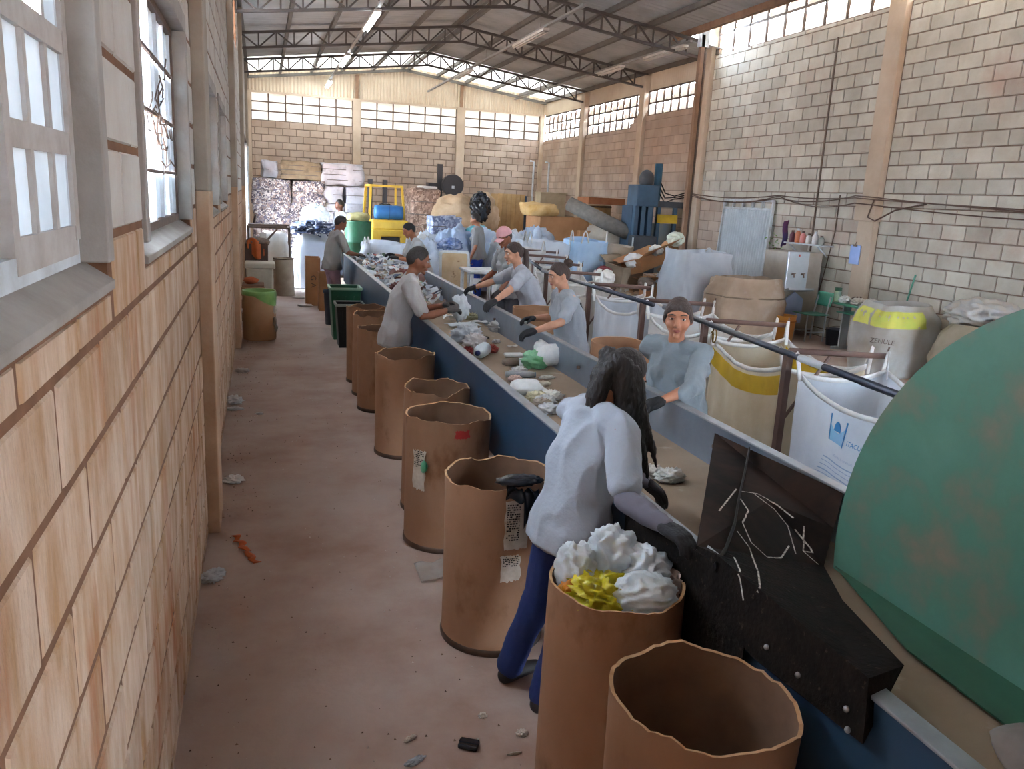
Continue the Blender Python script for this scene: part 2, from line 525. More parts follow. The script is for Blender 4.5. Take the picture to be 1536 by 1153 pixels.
lay_blocks(wall_l, block_list(YF, YB, [(YF, YB, 5.1)], frames_l + [LDOOR, LHIGH], 0.07, 0.03, [(a, b, 0, 6) for a, b in PILS]), '+x', 0.0, [m_block_low, m_block_up], seed=3, split=1.86, depth=0.005, gap=0.021)
for a, b in PILS:
    MB().box((0, a, 0), (0.07, b, 1.95)).build('pilaster', m_pil_low, wall_l, bevel=0.006)
    MB().box((0, a + 0.004, 1.95), (0.068, b - 0.004, 5.0)).build('pilaster', m_pil_up, wall_l, bevel=0.006)

def left_window(n, o, style):
    y0, y1, z0, z1 = o
    w = thing('window_%d' % n, (0, (y0 + y1) / 2, z0), kind='structure')
    w['label'] = ['', 'dusty white steel window nearest the camera in the left wall', 'clear barred steel window between the dusty window and the first pilaster',
                  'first small window beyond the first left pilaster', 'second small window beyond the first left pilaster', 'far small window beyond the second left pilaster'][n]
    t = 0.06
    for nm, a, b in (('lintel', (-0.15, y0 - t, z1), (0.014, y1 + t, z1 + 0.08)),
                     ('jamb', (-0.15, y0 - t, z0), (0.016, y0, z1)), ('jamb', (-0.15, y1, z0), (0.016, y1 + t, z1))):
        MB().box(a, b).build(nm, m_frame_grey, w, bevel=0.004)
    MB().prism([(-0.15, y0 - t, z0 - 0.01), (-0.05, y0 - t, z0), (0.014, y0 - t, z0 - 0.042), (0.014, y0 - t, z0 - 0.062), (-0.15, y0 - t, z0 - 0.062)], (0, y1 - y0 + 2 * t, 0)).build('sill', m_frame_grey, w, bevel=0.003)
    fx = -0.062
    if style == 'dusty':
        edges = [y0, y0 + 0.55, y0 + 1.08, y1]
        mb = MB()
        mb.box((fx - 0.025, y0, z0), (fx + 0.02, y1, z0 + 0.05)).box((fx - 0.025, y0, z1 - 0.04), (fx + 0.02, y1, z1)).box((fx - 0.02, y1 - 0.04, z0), (fx + 0.015, y1, z1)).box((fx - 0.02, y0, z0), (fx + 0.015, y0 + 0.04, z1))
        mb.build('outer_frame', m_steel_white, w)
        for li, (a, b) in enumerate(zip(edges, edges[1:])):
            lx = fx - 0.012 + (0.022 if li == 2 else 0.0)
            lf = MB(); c0, c1 = a + 0.015, b - 0.02; b0, b1 = z0 + 0.05, z1 - 0.04
            sash = MB()
            for yy in (c0, c1): sash.box((lx - 0.012, yy - 0.018, b0), (lx + 0.014, yy + 0.018, b1))
            rows = 4; cols = 3
            for r in range(rows + 1):
                zz = b0 + (b1 - b0) * r / rows
                sash.box((lx - 0.010, c0, zz - (0.022 if 0 < r < rows else 0.03)), (lx + 0.012, c1, zz + (0.022 if 0 < r < rows else 0.03)))
            for k in range(1, cols):
                yy = c0 + (c1 - c0) * k / cols
                sash.box((lx - 0.008, yy - 0.011, b0), (lx + 0.010, yy + 0.011, b1))
            so = sash.build('sash', m_steel_paint if li == 2 else m_steel_white, w)
            for r in range(rows):
                for k in range(cols):
                    ya = c0 + (c1 - c0) * k / cols + 0.009; yb = c0 + (c1 - c0) * (k + 1) / cols - 0.009
                    za = b0 + (b1 - b0) * r / rows + 0.018; zb = b0 + (b1 - b0) * (r + 1) / rows - 0.018
                    if li == 2 and r == 2 and k == 1:      # the cracked pane, a piece missing
                        ol = [(lx, ya, za), (lx, ya + 0.03, za), (lx, ya + 0.05, za + 0.05), (lx, ya + 0.04, zb - 0.03), (lx, yb, zb - 0.06), (lx, yb, zb), (lx, ya, zb)]
                        MB().prism(ol, (0.003, 0, 0)).build('pane', m_pane_dusty, so)
                    else:
                        MB().box((lx - 0.002, ya, za), (lx + 0.002, yb, zb)).build('pane', m_pane_dusty, so)
    else:
        cols, rows = (6, 4) if style == 'clear' else (3, 4)
        fr = MB(); 
        for yy in (y0, y1): fr.box((fx - 0.02, yy - 0.03 if yy == y1 else yy, z0), (fx + 0.02, yy if yy == y1 else yy + 0.03, z1))
        for zz in (z0, z1): fr.box((fx - 0.02, y0, zz - 0.03 if zz == z1 else zz), (fx + 0.02, y1, zz if zz == z1 else zz + 0.03))
        fr.build('outer_frame', m_bar_dark if style == 'clear' else m_steel_paint, w)
        gb = MB()
        for r in range(1, rows): gb.cbox((fx + 0.012, (y0 + y1) / 2, z0 + (z1 - z0) * r / rows), (0.012, y1 - y0, 0.012))
        gb.build('security_bars', m_bar_dark, w)
        for k in range(cols):
            ya = y0 + 0.03 + (y1 - y0 - 0.06) * k / cols; yb = y0 + 0.03 + (y1 - y0 - 0.06) * (k + 1) / cols
            MB().cbox((fx, yb, (z0 + z1) / 2), (0.022, 0.022 if k % 2 else 0.012, z1 - z0)).build('mullion', m_steel_white, w)
            for r in range(rows):
                if style == 'clear' and (k, r) in ((1, 1), (1, 2), (2, 3), (3, 1)): continue      # broken out
                za = z0 + (z1 - z0) * r / rows + 0.008; zb = z0 + (z1 - z0) * (r + 1) / rows - 0.008
                MB().box((fx - 0.006, ya + 0.008, za), (fx - 0.002, yb - 0.012, zb)).build('pane', m_pane_dusty if (style != 'clear' or k >= 3 or r == 3) else m_pane_clear, w)
    return w
left_window(1, LW[0], 'dusty')
left_window(2, LW[1], 'clear')
for i in (2, 3, 4): left_window(i + 1, LW[i], 'small')
# dead creeper caught in the bars of the clear window
tw = MB(); rr = random.Random(5)
for k in range(16):
    p = V(-0.055 + rr.uniform(-.01, .02), 3.35 + rr.uniform(-.05, .35), 2.24 + rr.uniform(-.1, .12)); pts = [p.copy()]
    for _ in range(6):
        p = p + V(rr.uniform(-.012, .014), rr.uniform(-.06, .09), rr.uniform(-.06, .05)); pts.append(p.copy())
    tw.tube(pts, 0.003, 5)
tag(tw.build('dry_creeper', mat('dry_twig', '#5e5048', rough=0.9)), 'tangle of dry creeper twigs caught in the barred window', 'plant')

# ---- left door: open, pale sliding leaf pushed aside
d1 = thing('door_1', (0.03, 19.4, 0), kind='structure', label='pale corrugated sliding door leaf pushed aside from the bright left doorway')
mb = MB()
mb.grid(lambda u, v: V(0.05 + 0.012 * (1 if int(u * 28) % 2 else -1), 18.68 + 1.45 * u, 0.05 + 2.75 * v), 57, 2)
mb.build('leaf', m_steel_white, d1, solid=0.004)
MB().box((0.03, 18.65, 0.03), (0.07, 18.68, 2.83)).box((0.03, 20.13, 0.03), (0.09, 20.18, 2.83)).box((0.03, 18.65, 2.8), (0.07, 20.18, 2.84)).build('leaf_frame', m_steel_white, d1)
MB().box((0.01, 16.4, 2.88), (0.06, 20.4, 2.93)).build('door_track', m_bar_dark, d1)

# ---- right wall
RTOP = [(YF, 15.75, 5.0), (15.75, 19.05, 4.06), (19.05, YB, 3.82)]
RCOLS = [(10.12, 10.46, 5.9), (15.42, 15.75, 5.9), (18.38, 18.66, 4.98), (22.18, 22.44, 4.98), (4.6, 4.94, 5.9)]
wall_r = struct('wall_right', slab(MB(), 'y', YF, YB + 0.2, RTOP, [], WX, WX + 0.2), m_mortar_r, 'tall grey block wall on the right')
holesR = [(a - 0.02, b + 0.02, 0, 7) for a, b, _ in RCOLS]
lay_blocks(wall_r, block_list(YF, 15.42, RTOP, [], 0.135, 0.11, holesR + [(14.42, 15.42, 0, 2.19)]), '-x', WX, [m_block_right], seed=4)
rb = MB()
for b in block_list(15.75, YB, RTOP, [], 0.135, 0.05, holesR):
    rb.box((WX - 0.010, b[0] + .006, b[2] + .006), (WX, b[1] - .006, b[3] - .006))
o = rb.build('brick_rows', m_block_back, wall_r); o['kind'] = 'stuff'
inf = MB()
for b in block_list(14.42, 15.40, [(14.42, 15.40, 2.19)], [], 0.135, 0.02):      # bricked-up doorway, set back and browner
    MB().box((WX - 0.003, b[0] + .006, b[2] + .006), (WX + 0.01, b[1] - .006, b[3] - .006)).build('brick', m_block_back, wall_r)
for a, b, zt in RCOLS:
    MB().box((WX - 0.10, a, 0), (WX + 0.12, b, zt)).build('column', m_column, wall_r, bevel=0.012)
MB().box((WX - 0.16, 10.08, 1.92), (WX - 0.0, 10.50, 2.26)).build('column_bracket', m_column, wall_r, bevel=0.01)

# ---- back wall
wall_b = struct('wall_back', slab(MB(), 'x', -0.15, WX + 0.2, [(-0.15, WX + 0.2, 3.84)], [], YB, YB + 0.2), m_mortar_r, 'tan block wall closing the far end')
BCOLS = [(3.06, 3.30), (6.30, 6.56), (-0.0, 0.12), (9.08, 9.22)]
lay_blocks(wall_b, [b for b in block_list(0, WX, [(0, WX, 3.84)], [], 0.04, 0.0, [(a, b, 0, 9) for a, b in BCOLS])], '-y', YB, [m_block_back], seed=5, depth=0.012, gap=0.022)
for a, b in BCOLS:
    MB().box((a, YB - 0.10, 0), (b, YB + 0.1, 4.66)).build('column', m_column, wall_b, bevel=0.01)
# unseen wall behind the camera, its wide gateway added to let light in
struct('wall_front', slab(MB(), 'x', -0.15, WX + 0.2, [(-0.15, WX + 0.2, 5.9)], [(6.2, 8.8, 0.0, 3.2)], YF - 0.2, YF), m_mortar_r, 'block wall at the near end with a wide gateway added to let light in')

# ---- clerestory windows
def clerestory(n, axis, plane, u0, u1, z0, z1, cols, rows, tilt, label):
    w = thing('window_%d' % n, (plane, u0, z0) if axis == 'y' else (u0, plane, z0), kind='structure', label=label)
    bw = 0.019 if n in (6, 7, 8, 9, 10, 11, 12, 13) else 0.012
    fr = MB(); cw = (u1 - u0) / cols; rh = (z1 - z0) / rows
    def bx(ua, ub, za, zb, t):
        if axis == 'y': fr.box((plane + 0.02 - t, ua, za), (plane + 0.02 + t, ub, zb))
        else: fr.box((ua, plane + 0.02 - t, za), (ub, plane + 0.02 + t, zb))
    for i in range(cols + 1): bx(u0 + i * cw - bw, u0 + i * cw + bw, z0, z1, 0.016)
    for j in range(rows + 1): bx(u0, u1, z0 + j * rh - bw, z0 + j * rh + bw, 0.016)
    fr.build('window_frame', m_bar_dark, w)
    me = bpy.data.meshes.new('pane')
    t = 0.003; a, b = cw - 0.03, rh - 0.02
    me.from_pydata([(-t, 0, 0), (t, 0, 0), (t, a, 0), (-t, a, 0), (-t, 0, b), (t, 0, b), (t, a, b), (-t, a, b)], [], [(0,3,2,1),(4,5,6,7),(0,1,5,4),(1,2,6,5),(2,3,7,6),(3,0,4,7)])
    me.materials.append(m_pane_far if n in (6, 8, 9, 10, 11, 12, 13) else m_pane_high)
    rnd = random.Random(n)
    for i in range(cols):
        for j in range(rows):
            o = bpy.data.objects.new('pane', me); COL.objects.link(o); o.parent = w
            o.matrix_parent_inverse = Matrix.Translation(-w.location)
            tl = math.radians(tilt * rnd.uniform(0.8, 1.2))
            if axis == 'y':
                o.location = (plane + 0.03, u0 + i * cw + 0.015, z0 + j * rh + 0.01); o.rotation_euler = (0, tl, 0)
            else:
                o.location = (u0 + (i + 1) * cw - 0.015, plane + 0.03, z0 + j * rh + 0.01); o.rotation_euler = (0, tl, math.pi / 2)
    return w
clerestory(6, 'y', WX + 0.03, 10.46, 15.42, 5.0, 5.82, 9, 2, 14, 'high tilted-pane window band above the near right wall, beyond the column')
clerestory(7, 'y', WX + 0.03, 4.94, 10.12, 5.0, 5.82, 11, 2, 14, 'high tilted-pane window band above the near right wall, before the column')
clerestory(8, 'y', WX + 0.03, 15.75, 18.38, 4.06, 4.62, 7, 2, 16, 'high tilted-pane window over the stepped right wall bay')
clerestory(9, 'y', WX + 0.03, 18.66, 22.18, 3.82, 4.60, 9, 3, 16, 'high tilted-pane window in the middle far right bay')
clerestory(10, 'y', WX + 0.03, 22.44, 25.85, 3.82, 4.60, 9, 3, 16, 'high tilted-pane window in the right bay next to the far corner')
clerestory(11, 'x', YB + 0.03, 0.12, 3.06, 3.84, 4.63, 6, 3, 4, 'high bright window in the left bay of the far wall')
clerestory(12, 'x', YB + 0.03, 3.30, 6.30, 3.84, 4.63, 6, 3, 4, 'high bright window in the middle bay of the far wall')
clerestory(13, 'x', YB + 0.03, 6.56, 9.08, 3.84, 4.63, 5, 3, 4, 'high bright window in the right bay of the far wall')
clerestory(14, 'y', WX + 0.03, YF, 4.6, 5.0, 5.82, 20, 2, 14, 'high window band above the right wall beside the camera')

wl_ = clerestory(15, 'y', -0.12, 1.5, 14.6, 4.05, 4.85, 28, 2, 0, 'high window band above the left wall, added out of view to brighten the hall')

# ---- gable cladding above the far windows, eave cladding on the right
gb = MB()
def gable(u, v):
    x = -0.1 + (WX + 0.25) * u; d = 0.014 * math.sin(2 * math.pi * x / 0.10)
    return V(x, YB + 0.03 + d, 4.62 + (roof_z(x) - 4.62) * v)
gb.grid(gable, 560, 2)
struct('wall_gable', gb, m_cladding, 'pale corrugated gable sheeting above the far windows', solid=0.003)
MB().box((0.0, YB - 0.06, 4.60), (WX, YB + 0.0, 4.66)).build('cladding_rail', m_column, wall_b)
MB().bar((0, YB - 0.10, 5.00), (RIDGE_X, YB - 0.10, 5.60), 0.05, 0.08).bar((RIDGE_X, YB - 0.10, 5.60), (WX, YB - 0.10, 5.00), 0.05, 0.08).build('gable_beam', m_purlin, wall_b)
for x, zt in ((3.18, 5.35), (6.43, 5.33)):
    MB().box((x - 0.045, YB - 0.09, 4.6), (x + 0.045, YB - 0.0, zt)).build('gable_post', m_beam_rust, wall_b)
MB().grid(lambda u, v: V(WX + 0.06 + 0.012 * math.sin(2 * math.pi * (15.75 + 10.2 * u) / 0.10), 15.75 + 10.2 * u, 4.61 + 0.55 * v), 560, 2).build('eave_cladding', m_cladding, wall_r, solid=0.003)

# ---- roof
def corr(mb, x0, x1, y0, y1):
    n = int((y1 - y0) / 0.045)
    def f(u, v):
        y = y0 + (y1 - y0) * u; x = x0 + (x1 - x0) * v
        return V(x, y, roof_z(x) + 0.018 * math.sin(2 * math.pi * y / 0.19))
    return mb.grid(f, n, 2)
YL = 22.75
mb = MB()
corr(mb, -0.4, RIDGE_X, YF - 0.4, YL); corr(mb, RIDGE_X, 9.7, 15.3, YL); corr(mb, RIDGE_X, 8.25, YF - 0.4, 15.3)
mb.grid(lambda u, v: V(8.0 + 1.8 * v, YF - 0.4 + (15.9 - YF) * u, 5.98 + 0.018 * math.sin(2 * math.pi * (15.9 - YF) * u / 0.19)), 480, 2)
ceiling = struct('ceiling', mb, m_roof, 'grey corrugated metal roof sheeting on purlins')
mb = MB(); corr(mb, -0.4, RIDGE_X, YL, YB + 0.5); corr(mb, RIDGE_X, 9.7, YL, YB + 0.5)
mb.build('roof_light', m_rooflight, ceiling)['label'] = 'bright translucent roof sheets at the far end'
MB().box((8.16, YF, 5.16), (8.26, 15.3, 5.27)).build('eave_beam', m_beam_rust, ceiling)
MB().grid(lambda u, v: V(8.27 + 0.01 * math.sin(2 * math.pi * 20 * u / 0.1), YF + (15.3 - YF) * u, 5.24 + 0.75 * v), 300, 2).build('fascia_sheet', m_cladding, ceiling)
for i in range(6):
    for s in (-1, 1):
        x = RIDGE_X + s * (0.10 + i * 0.9)
        yb = YB
        if x > 8.1 and s > 0: ya = 15.4
        else: ya = YF
        MB().box((x - 0.035, ya, roof_z(x) - 0.115), (x + 0.035, yb, roof_z(x) - 0.02)).build('purlin', m_purlin, ceiling)

TRUSS_LABELS = {22.3: 'dark lattice roof truss nearest the far wall', 18.5: 'dark lattice roof truss second from the far wall', 14.75: 'dark lattice roof truss third from the far wall, partly above view', 9.8: 'lattice roof truss over the drums', 5.8: 'lattice roof truss over the near bags', 1.8: 'lattice roof truss over the near end'}
def truss(y, xr):
    t = thing('roof_truss', (0, y, 4.7), kind='structure', label=TRUSS_LABELS[y])
    zt = lambda x: 5.60 - SLOPE * abs(x - RIDGE_X); zb = lambda x: 5.29 - 0.1265 * abs(x - RIDGE_X)
    MB().bar((0, y, zt(0)), (RIDGE_X, y, zt(RIDGE_X)), 0.07, 0.05).bar((RIDGE_X, y, zt(RIDGE_X)), (xr, y, zt(xr)), 0.07, 0.05).build('top_chord', m_truss, t)
    MB().bar((0, y, zb(0)), (RIDGE_X, y, zb(RIDGE_X)), 0.07, 0.045).bar((RIDGE_X, y, zb(RIDGE_X)), (xr, y, zb(xr)), 0.07, 0.045).build('bottom_chord', m_truss, t)
    n = 26; xs = [9.25 * i / n for i in range(n + 1)]
    xs = [x for x in xs if x <= xr + 0.01]
    for i, x in enumerate(xs):
        MB().bar((x, y, zb(x)), (x, y, zt(x)), 0.035, 0.028, up=(1, 0, 0)).build('web_post', m_truss, t)
        if i + 1 < len(xs):
            x2 = xs[i + 1]
            a, b = ((x, zt(x)), (x2, zb(x2))) if i % 2 == 0 else ((x, zb(x)), (x2, zt(x2)))
            MB().bar((a[0], y, a[1]), (b[0], y, b[1]), 0.03, 0.026, up=(0, 1, 0)).build('web_diagonal', m_truss, t)
    return t
for y in (22.3, 18.5, 14.75, 9.8, 5.8, 1.8): truss(y, 9.22 if y > 16 else 8.45 if y > 14 else 8.1)

# slender post carrying the third truss in front of the right wall
po = thing('truss_post', (8.47, 14.65, 0), 'tall rusty post with a white-painted foot in front of the right wall', 'post')
MB().box((8.42, 14.6, 0.75), (8.50, 14.7, 5.2)).build('shaft', m_beam_rust, po, bevel=0.004)
MB().box((8.405, 14.58, 0), (8.515, 14.72, 0.95)).build('painted_foot', mat('white_paint_worn', '#d9d2c6', '#b7a894', scale=5, rough=0.6), po, bevel=0.004)
MB().tube([(8.55, 14.66, 0.8), (8.555, 14.66, 3.0), (8.56, 14.66, 5.2)], 0.025, 8).build('conduit', m_bar_dark, po)
MB().box((8.40, 14.60, 4.98), (8.58, 14.72, 5.75)).build('post_cap', m_steel_white, po)

# ---- hanging lamp rails with fluorescent battens
m_rail = mat('lamp_rail', '#8f8d8a', '#7b7876', rough=0.5, scale=5)
m_batten = mat('batten_white', '#d5d2cc', '#bdb8b0', rough=0.5, scale=5)
m_tube_on = emit('tube_lit', '#f2f8ff', 14.0)
m_tube_off = mat('tube_unlit', '#c4bcb6', rough=0.3)
LAMPS = [(2.27, 14.5, 16.2, 1, 'lit fluorescent batten nearest the camera under the roof'), (2.27, 19.4, 21.1, 1, 'lit fluorescent batten second along the left rail'), (2.27, 24.2, 25.6, 1, 'lit fluorescent batten by the far wall on the left rail'),
         (5.22, 14.4, 16.3, 0, 'unlit fluorescent batten on the middle rail, nearest'), (5.22, 19.9, 21.4, 0, 'unlit fluorescent batten on the middle rail, second'), (7.98, 14.4, 16.1, 0, 'unlit fluorescent batten on the right rail, nearest'), (7.98, 17.2, 18.8, 0, 'unlit fluorescent batten on the right rail, second')]
for x, zz, lab in ((2.27, 4.97, 'left'), (5.22, 4.97, 'middle'), (7.98, 4.97, 'right')):
    r = thing('lamp_rail', (x, 13.0, zz), 'thin grey lamp rail hung under the trusses, the %s one' % lab, 'rail')
    MB().box((x - 0.03, 14.2 if x > 7 else 12.6, zz - 0.018), (x + 0.03, 25.2, zz + 0.02)).build('channel', m_rail, r)
    for yy in (14.75, 18.5, 22.3):
        MB().tube([(x, yy, zz), (x, yy, 5.27 - 0.1265 * abs(x - RIDGE_X))], 0.006, 6).build('hanger', m_rail, r)
for x, a, b, on, lab in LAMPS:
    t = thing('fluorescent_lamp', (x, a, 4.92), lab, 'lamp', 'fluorescent battens')
    MB().box((x - 0.06, a, 4.90), (x + 0.06, b, 4.945)).build('housing', m_batten, t, bevel=0.005)
    for s in (-0.033, 0.033):
        MB().tube([(x + s, a + 0.03, 4.882), (x + s, b - 0.03, 4.882)], 0.016, 10).build('tube', m_tube_on if on else m_tube_off, t, smooth=True)

# ---- cables and conduit on the right wall
def sag(a, b, n, d):
    a = Vector(a); b = Vector(b)
    return [a.lerp(b, i / n) - V(0, 0, d * 4 * (i / n) * (1 - i / n)) for i in range(n + 1)]
m_cable = mat('cable_brown', '#5a4438', rough=0.7)
cb = thing('wall_cable', (WX - 0.03, 10, 2.2), 'bundle of brown cables strung along the right wall', 'cable')
for k, (z1, z2, z3) in enumerate(((2.27, 2.26, 2.12), (2.22, 2.29, 2.10), (2.25, 2.18, 2.09))):
    pts = sag((8.55, 14.62, z1 - 0.02), (WX - 0.05, 12.7, z1), 8, 0.06 + 0.03 * k) + sag((WX - 0.04, 12.6, z1), (WX - 0.18, 10.5, z2), 10, 0.03 + 0.04 * k) + sag((WX - 0.18, 10.1, z2 - 0.02), (WX - 0.04, 4.5, z3), 14, 0.02 + 0.03 * k)
    MB().tube(pts, 0.009, 6).build('strand', m_cable, cb, smooth=True)
MB().tube([(WX - 0.17, 10.1, 2.24), (WX - 0.18, 10.18, 1.98), (WX - 0.19, 10.0, 1.93), (WX - 0.12, 9.7, 2.1), (WX - 0.06, 9.2, 2.2)], 0.012, 6).build('loop', m_cable, cb, smooth=True)
cd = thing('wall_conduit', (WX - 0.02, 11.55, 0.6), 'thin dark conduit running down the right wall behind the water cooler', 'pipe')
MB().tube([(WX - 0.025, 11.62, 4.75), (WX - 0.025, 11.6, 0.9)], 0.016, 8).build('pipe', m_bar_dark, cd)
MB().tube([(WX - 0.025, 11.05, 2.3), (WX - 0.025, 11.05, 1.7)], 0.011, 6).tube([(WX - 0.03, 11.05, 1.7)] + sag((WX - 0.03, 11.05, 1.68), (WX - 0.06, 11.2, 0.7), 8, 0.02), 0.009, 6).build('drop_cable', m_cable, cd)
# ================================================================ sorting conveyor
CL, CR, CZ, BZ = 1.63, 2.51, 0.95, 0.72      # left rim, right rim, rim height, belt height
CY0, CY1 = 0.35, 13.6
m_blue = mat('conveyor_blue', '#2b4862', '#243e55', rough=0.5, scale=3, col3='#1d3650', scale3=1.1, lo3=0.5, coords='POS')
m_galv = mat('galvanised', '#8b97a6', '#76818e', rough=0.38, metal=0.55, scale=3, col3='#97908a', scale3=1.4, coords='POS')
m_rim = mat('rim_steel', '#a6abb0', '#8d9196', rough=0.4, metal=0.4, scale=8, coords='POS')
m_belt = mat('belt_tan', '#a08d78', '#8d7a66', rough=0.7, scale=2.5, col3='#b5a896', scale3=6, lo3=0.62, hi3=0.75, coords='POS')
conv = thing('sorting_conveyor', (2.15, 7, 0), 'long waist-high sorting conveyor with blue side and tan belt', 'conveyor')
MB().box((CL, CY0, 0.50), (CL + 0.025, CY1, CZ - 0.004)).build('side_panel', m_blue, conv)['label'] = 'dark blue left side panel'
MB().box((CR - 0.02, CY0, 0.56), (CR + 0.005, CY1 - 1.2, CZ - 0.004)).build('side_panel', m_galv, conv)['label'] = 'bare galvanised right side panel'
MB().box((CL - 0.012, CY0, CZ - 0.006), (CL + 0.045, CY1, CZ + 0.004)).build('rim', m_rim, conv, bevel=0.003)
MB().box((CR - 0.035, CY0, CZ - 0.006), (CR + 0.02, CY1 - 1.2, CZ + 0.004)).build('rim', m_rim, conv, bevel=0.003)
MB().grid(lambda u, v: V(CL + 0.10 + (CR - CL - 0.12) * u, CY0 + (CY1 - CY0) * v, BZ - 0.006 * math.sin(math.pi * u)), 9, 60).build('belt', m_belt, conv, solid=0.012)['label'] = 'dusty tan conveyor belt'
MB().grid(lambda u, v: V(CL + 0.026 + 0.095 * u, CY0 + (CY1 - CY0) * v, CZ - 0.01 + (BZ + 0.01 - CZ + 0.01) * u ** 0.6), 6, 40).build('inner_skirt', m_rim, conv, solid=0.004)
for y in (1.0, 3.0, 5.5, 8.0, 10.5, 13.2):
    for x in (CL + 0.06, CR - 0.06):
        MB().box((x - 0.03, y - 0.03, 0), (x + 0.03, y + 0.03, 0.69)).build('leg', m_blue, conv)
    MB().box((CL + 0.03, y - 0.025, 0.30), (CR - 0.03, y + 0.025, 0.35)).build('cross_brace', m_blue, conv)
for y in (3.35, 5.2, 7.4, 9.9):
    MB().tube([(CR - 0.021, y, 0.84), (CR - 0.040, y, 0.84)], 0.012, 8).build('bolt', m_bar_dark, conv)

# feed end: rusty plate and rubber apron across the belt, green drum guard
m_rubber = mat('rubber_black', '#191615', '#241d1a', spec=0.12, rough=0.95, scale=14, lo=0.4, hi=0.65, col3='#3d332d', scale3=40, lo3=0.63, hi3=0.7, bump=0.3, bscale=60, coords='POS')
m_rustplate = mat('rusty_plate', '#2b221e', '#3a2820', spec=0.15, rough=0.9, scale=5, col3='#1c1716', scale3=2.2, lo3=0.45, hi3=0.6, coords='POS')
plate = thing('feed_apron', (2.2, 2.3, 0.7), 'black rusty plate and rubber apron with chalk arcs at the feed end of the belt', 'apron')
A = P(1072, 650, x=2.485); B = P(1265, 740, x=2.485); B2 = P(1235, 850, x=2.27)
E_ = P(1045, 820, x=1.615); E2 = P(1060, 900, x=1.597); D2 = P(1130, 985, x=1.597); D = P(1295, 1115, x=1.597); C_ = P(1355, 1000, x=1.74)
R0 = V(1.611, D.y + 0.03, 0.992); R1 = V(1.611, D2.y + 0.02, 0.992); R2 = V(1.611, E2.y, 0.992)
m1 = (A + E_) / 2 + V(0, 0, -0.004); m2 = (B + B2) / 2; mc = (A + B + B2 + E_) / 4
up = MB().add([A, B, B2, E_, m1, m2, mc], [(0, 1, 5, 6), (0, 6, 4), (4, 6, 3), (6, 5, 2), (6, 2, 3)])
up.build('rust_plate', m_rustplate, plate, solid=0.008)
lc = V(1.86, 1.84, 0.90); mq = (B2 + C_) / 2 + V(-0.02, 0.03, 0.0)
AP = [E_, B2, mq, C_, R0, R1, R2, D, D2, E2, lc]
AF = [(0, 1, 10), (1, 2, 10), (2, 3, 10), (3, 4, 10), (4, 5, 10), (5, 6, 10), (6, 0, 10), (4, 7, 8), (4, 8, 5), (5, 8, 9), (5, 9, 6), (6, 9, 0), (3, 7, 4)]
MB().add(AP, AF).build('rubber_apron', m_rubber, plate, solid=0.010)
MB().grid(lambda u, v: V(1.603 + 0.006 * math.sin(9 * u), 1.72 + 0.80 * u, 0.935 - 0.42 * v + 0.03 * math.sin(5 * u)), 14, 8).build('shade_skirt', m_rubber, plate, solid=0.006)  # added black sheet standing in for shade and dark cloth beside the rim
# chalk arcs, drawn on the plates
m_chalk = mat('chalk', '#d8d2c8', '#8a8078', rough=0.9, scale=60, lo=0.4, hi=0.6)
def on_plate(px, py):
    """nearest of the two plates along the line of sight (they are flat facets)"""
    best = None
    for tri in [(A, B, mc), (B, m2, mc), (m2, B2, mc), (mc, B2, E_), (mc, E_, m1), (A, mc, m1)] + [tuple(AP[i] for i in f) for f in AF]:
        n = (tri[1] - tri[0]).cross(tri[2] - tri[0]).normalized()
        r = CAM_R @ Vector((px - IMG_W / 2, py - IMG_H / 2, FOC))
        if abs(r.dot(n)) < 1e-6: continue
        t = (tri[0] - CAM_POS).dot(n) / r.dot(n); q = CAM_POS + r * t
        ins = True
        for i in range(3):
            if (tri[(i+1) % 3] - tri[i]).cross(q - tri[i]).dot(n) < -1e-4: ins = False
        if ins and t > 0:
            if n.dot(r) > 0: n = -n
            q = q + n * 0.0065
            if best is None or t < best[0]: best = (t, q, n)
    return best
def chalk(pts, w=0.006):
    mb = MB(); L_ = []
    for (x0, y0), (x1, y1) in zip(pts, pts[1:]):
        for i in range(6): L_.append((x0 + (x1 - x0) * i / 6, y0 + (y1 - y0) * i / 6))
    L_.append(pts[-1])
    hit = [h for h in (on_plate(*p) for p in L_) if h]
    for a, b in zip(hit, hit[1:]):
        d = b[1] - a[1]
        if d.length < 1e-5 or d.length > 0.15: continue
        s = d.cross(a[2]).normalized() * w / 2
        mb.add([a[1] - s, a[1] + s, b[1] + s, b[1] - s], [(0, 1, 2, 3)])
    if mb.v: mb.build('chalk_line', m_chalk, plate)
for c in ([(1108, 738), (1135, 742), (1165, 758), (1190, 778)], [(1130, 742), (1160, 765), (1180, 790), (1192, 832)], [(1110, 750), (1122, 768), (1112, 785), (1125, 815), (1150, 838), (1170, 838), (1182, 820)],
          [(1104, 798), (1122, 822), (1136, 860), (1139, 888)], [(1100, 838), (1113, 868), (1118, 900)], [(1192, 795), (1216, 824), (1218, 830), (1203, 828), (1226, 848)], [(1206, 790), (1203, 828)], [(1078, 768), (1104, 735)]): chalk(c)
for px, py in ((1273, 1063), (1275, 1094), (1200, 1012), (1153, 970)):
    h = on_plate(px, py)
    if h: MB().blob(h[1], 0.008, 3, 0.05, nu=10, nv=6).build('bolt_head', m_rim, plate, smooth=True)
strap = thing('hanging_strap', (2.3, 2.7, 0.85), 'black strap hung over the rusty plate, a chain with a ring at its end', 'strap')
sp = [h[1] + h[2] * 0.008 for h in (on_plate(*p) for p in ((1124, 678), (1116, 710), (1108, 745), (1098, 790), (1086, 830), (1078, 850))) if h]
MB().tube(sp, 0.014, 6, flat=0.35).build('strap_band', mat('strap_black', '#1c1b1c', rough=0.8), strap)
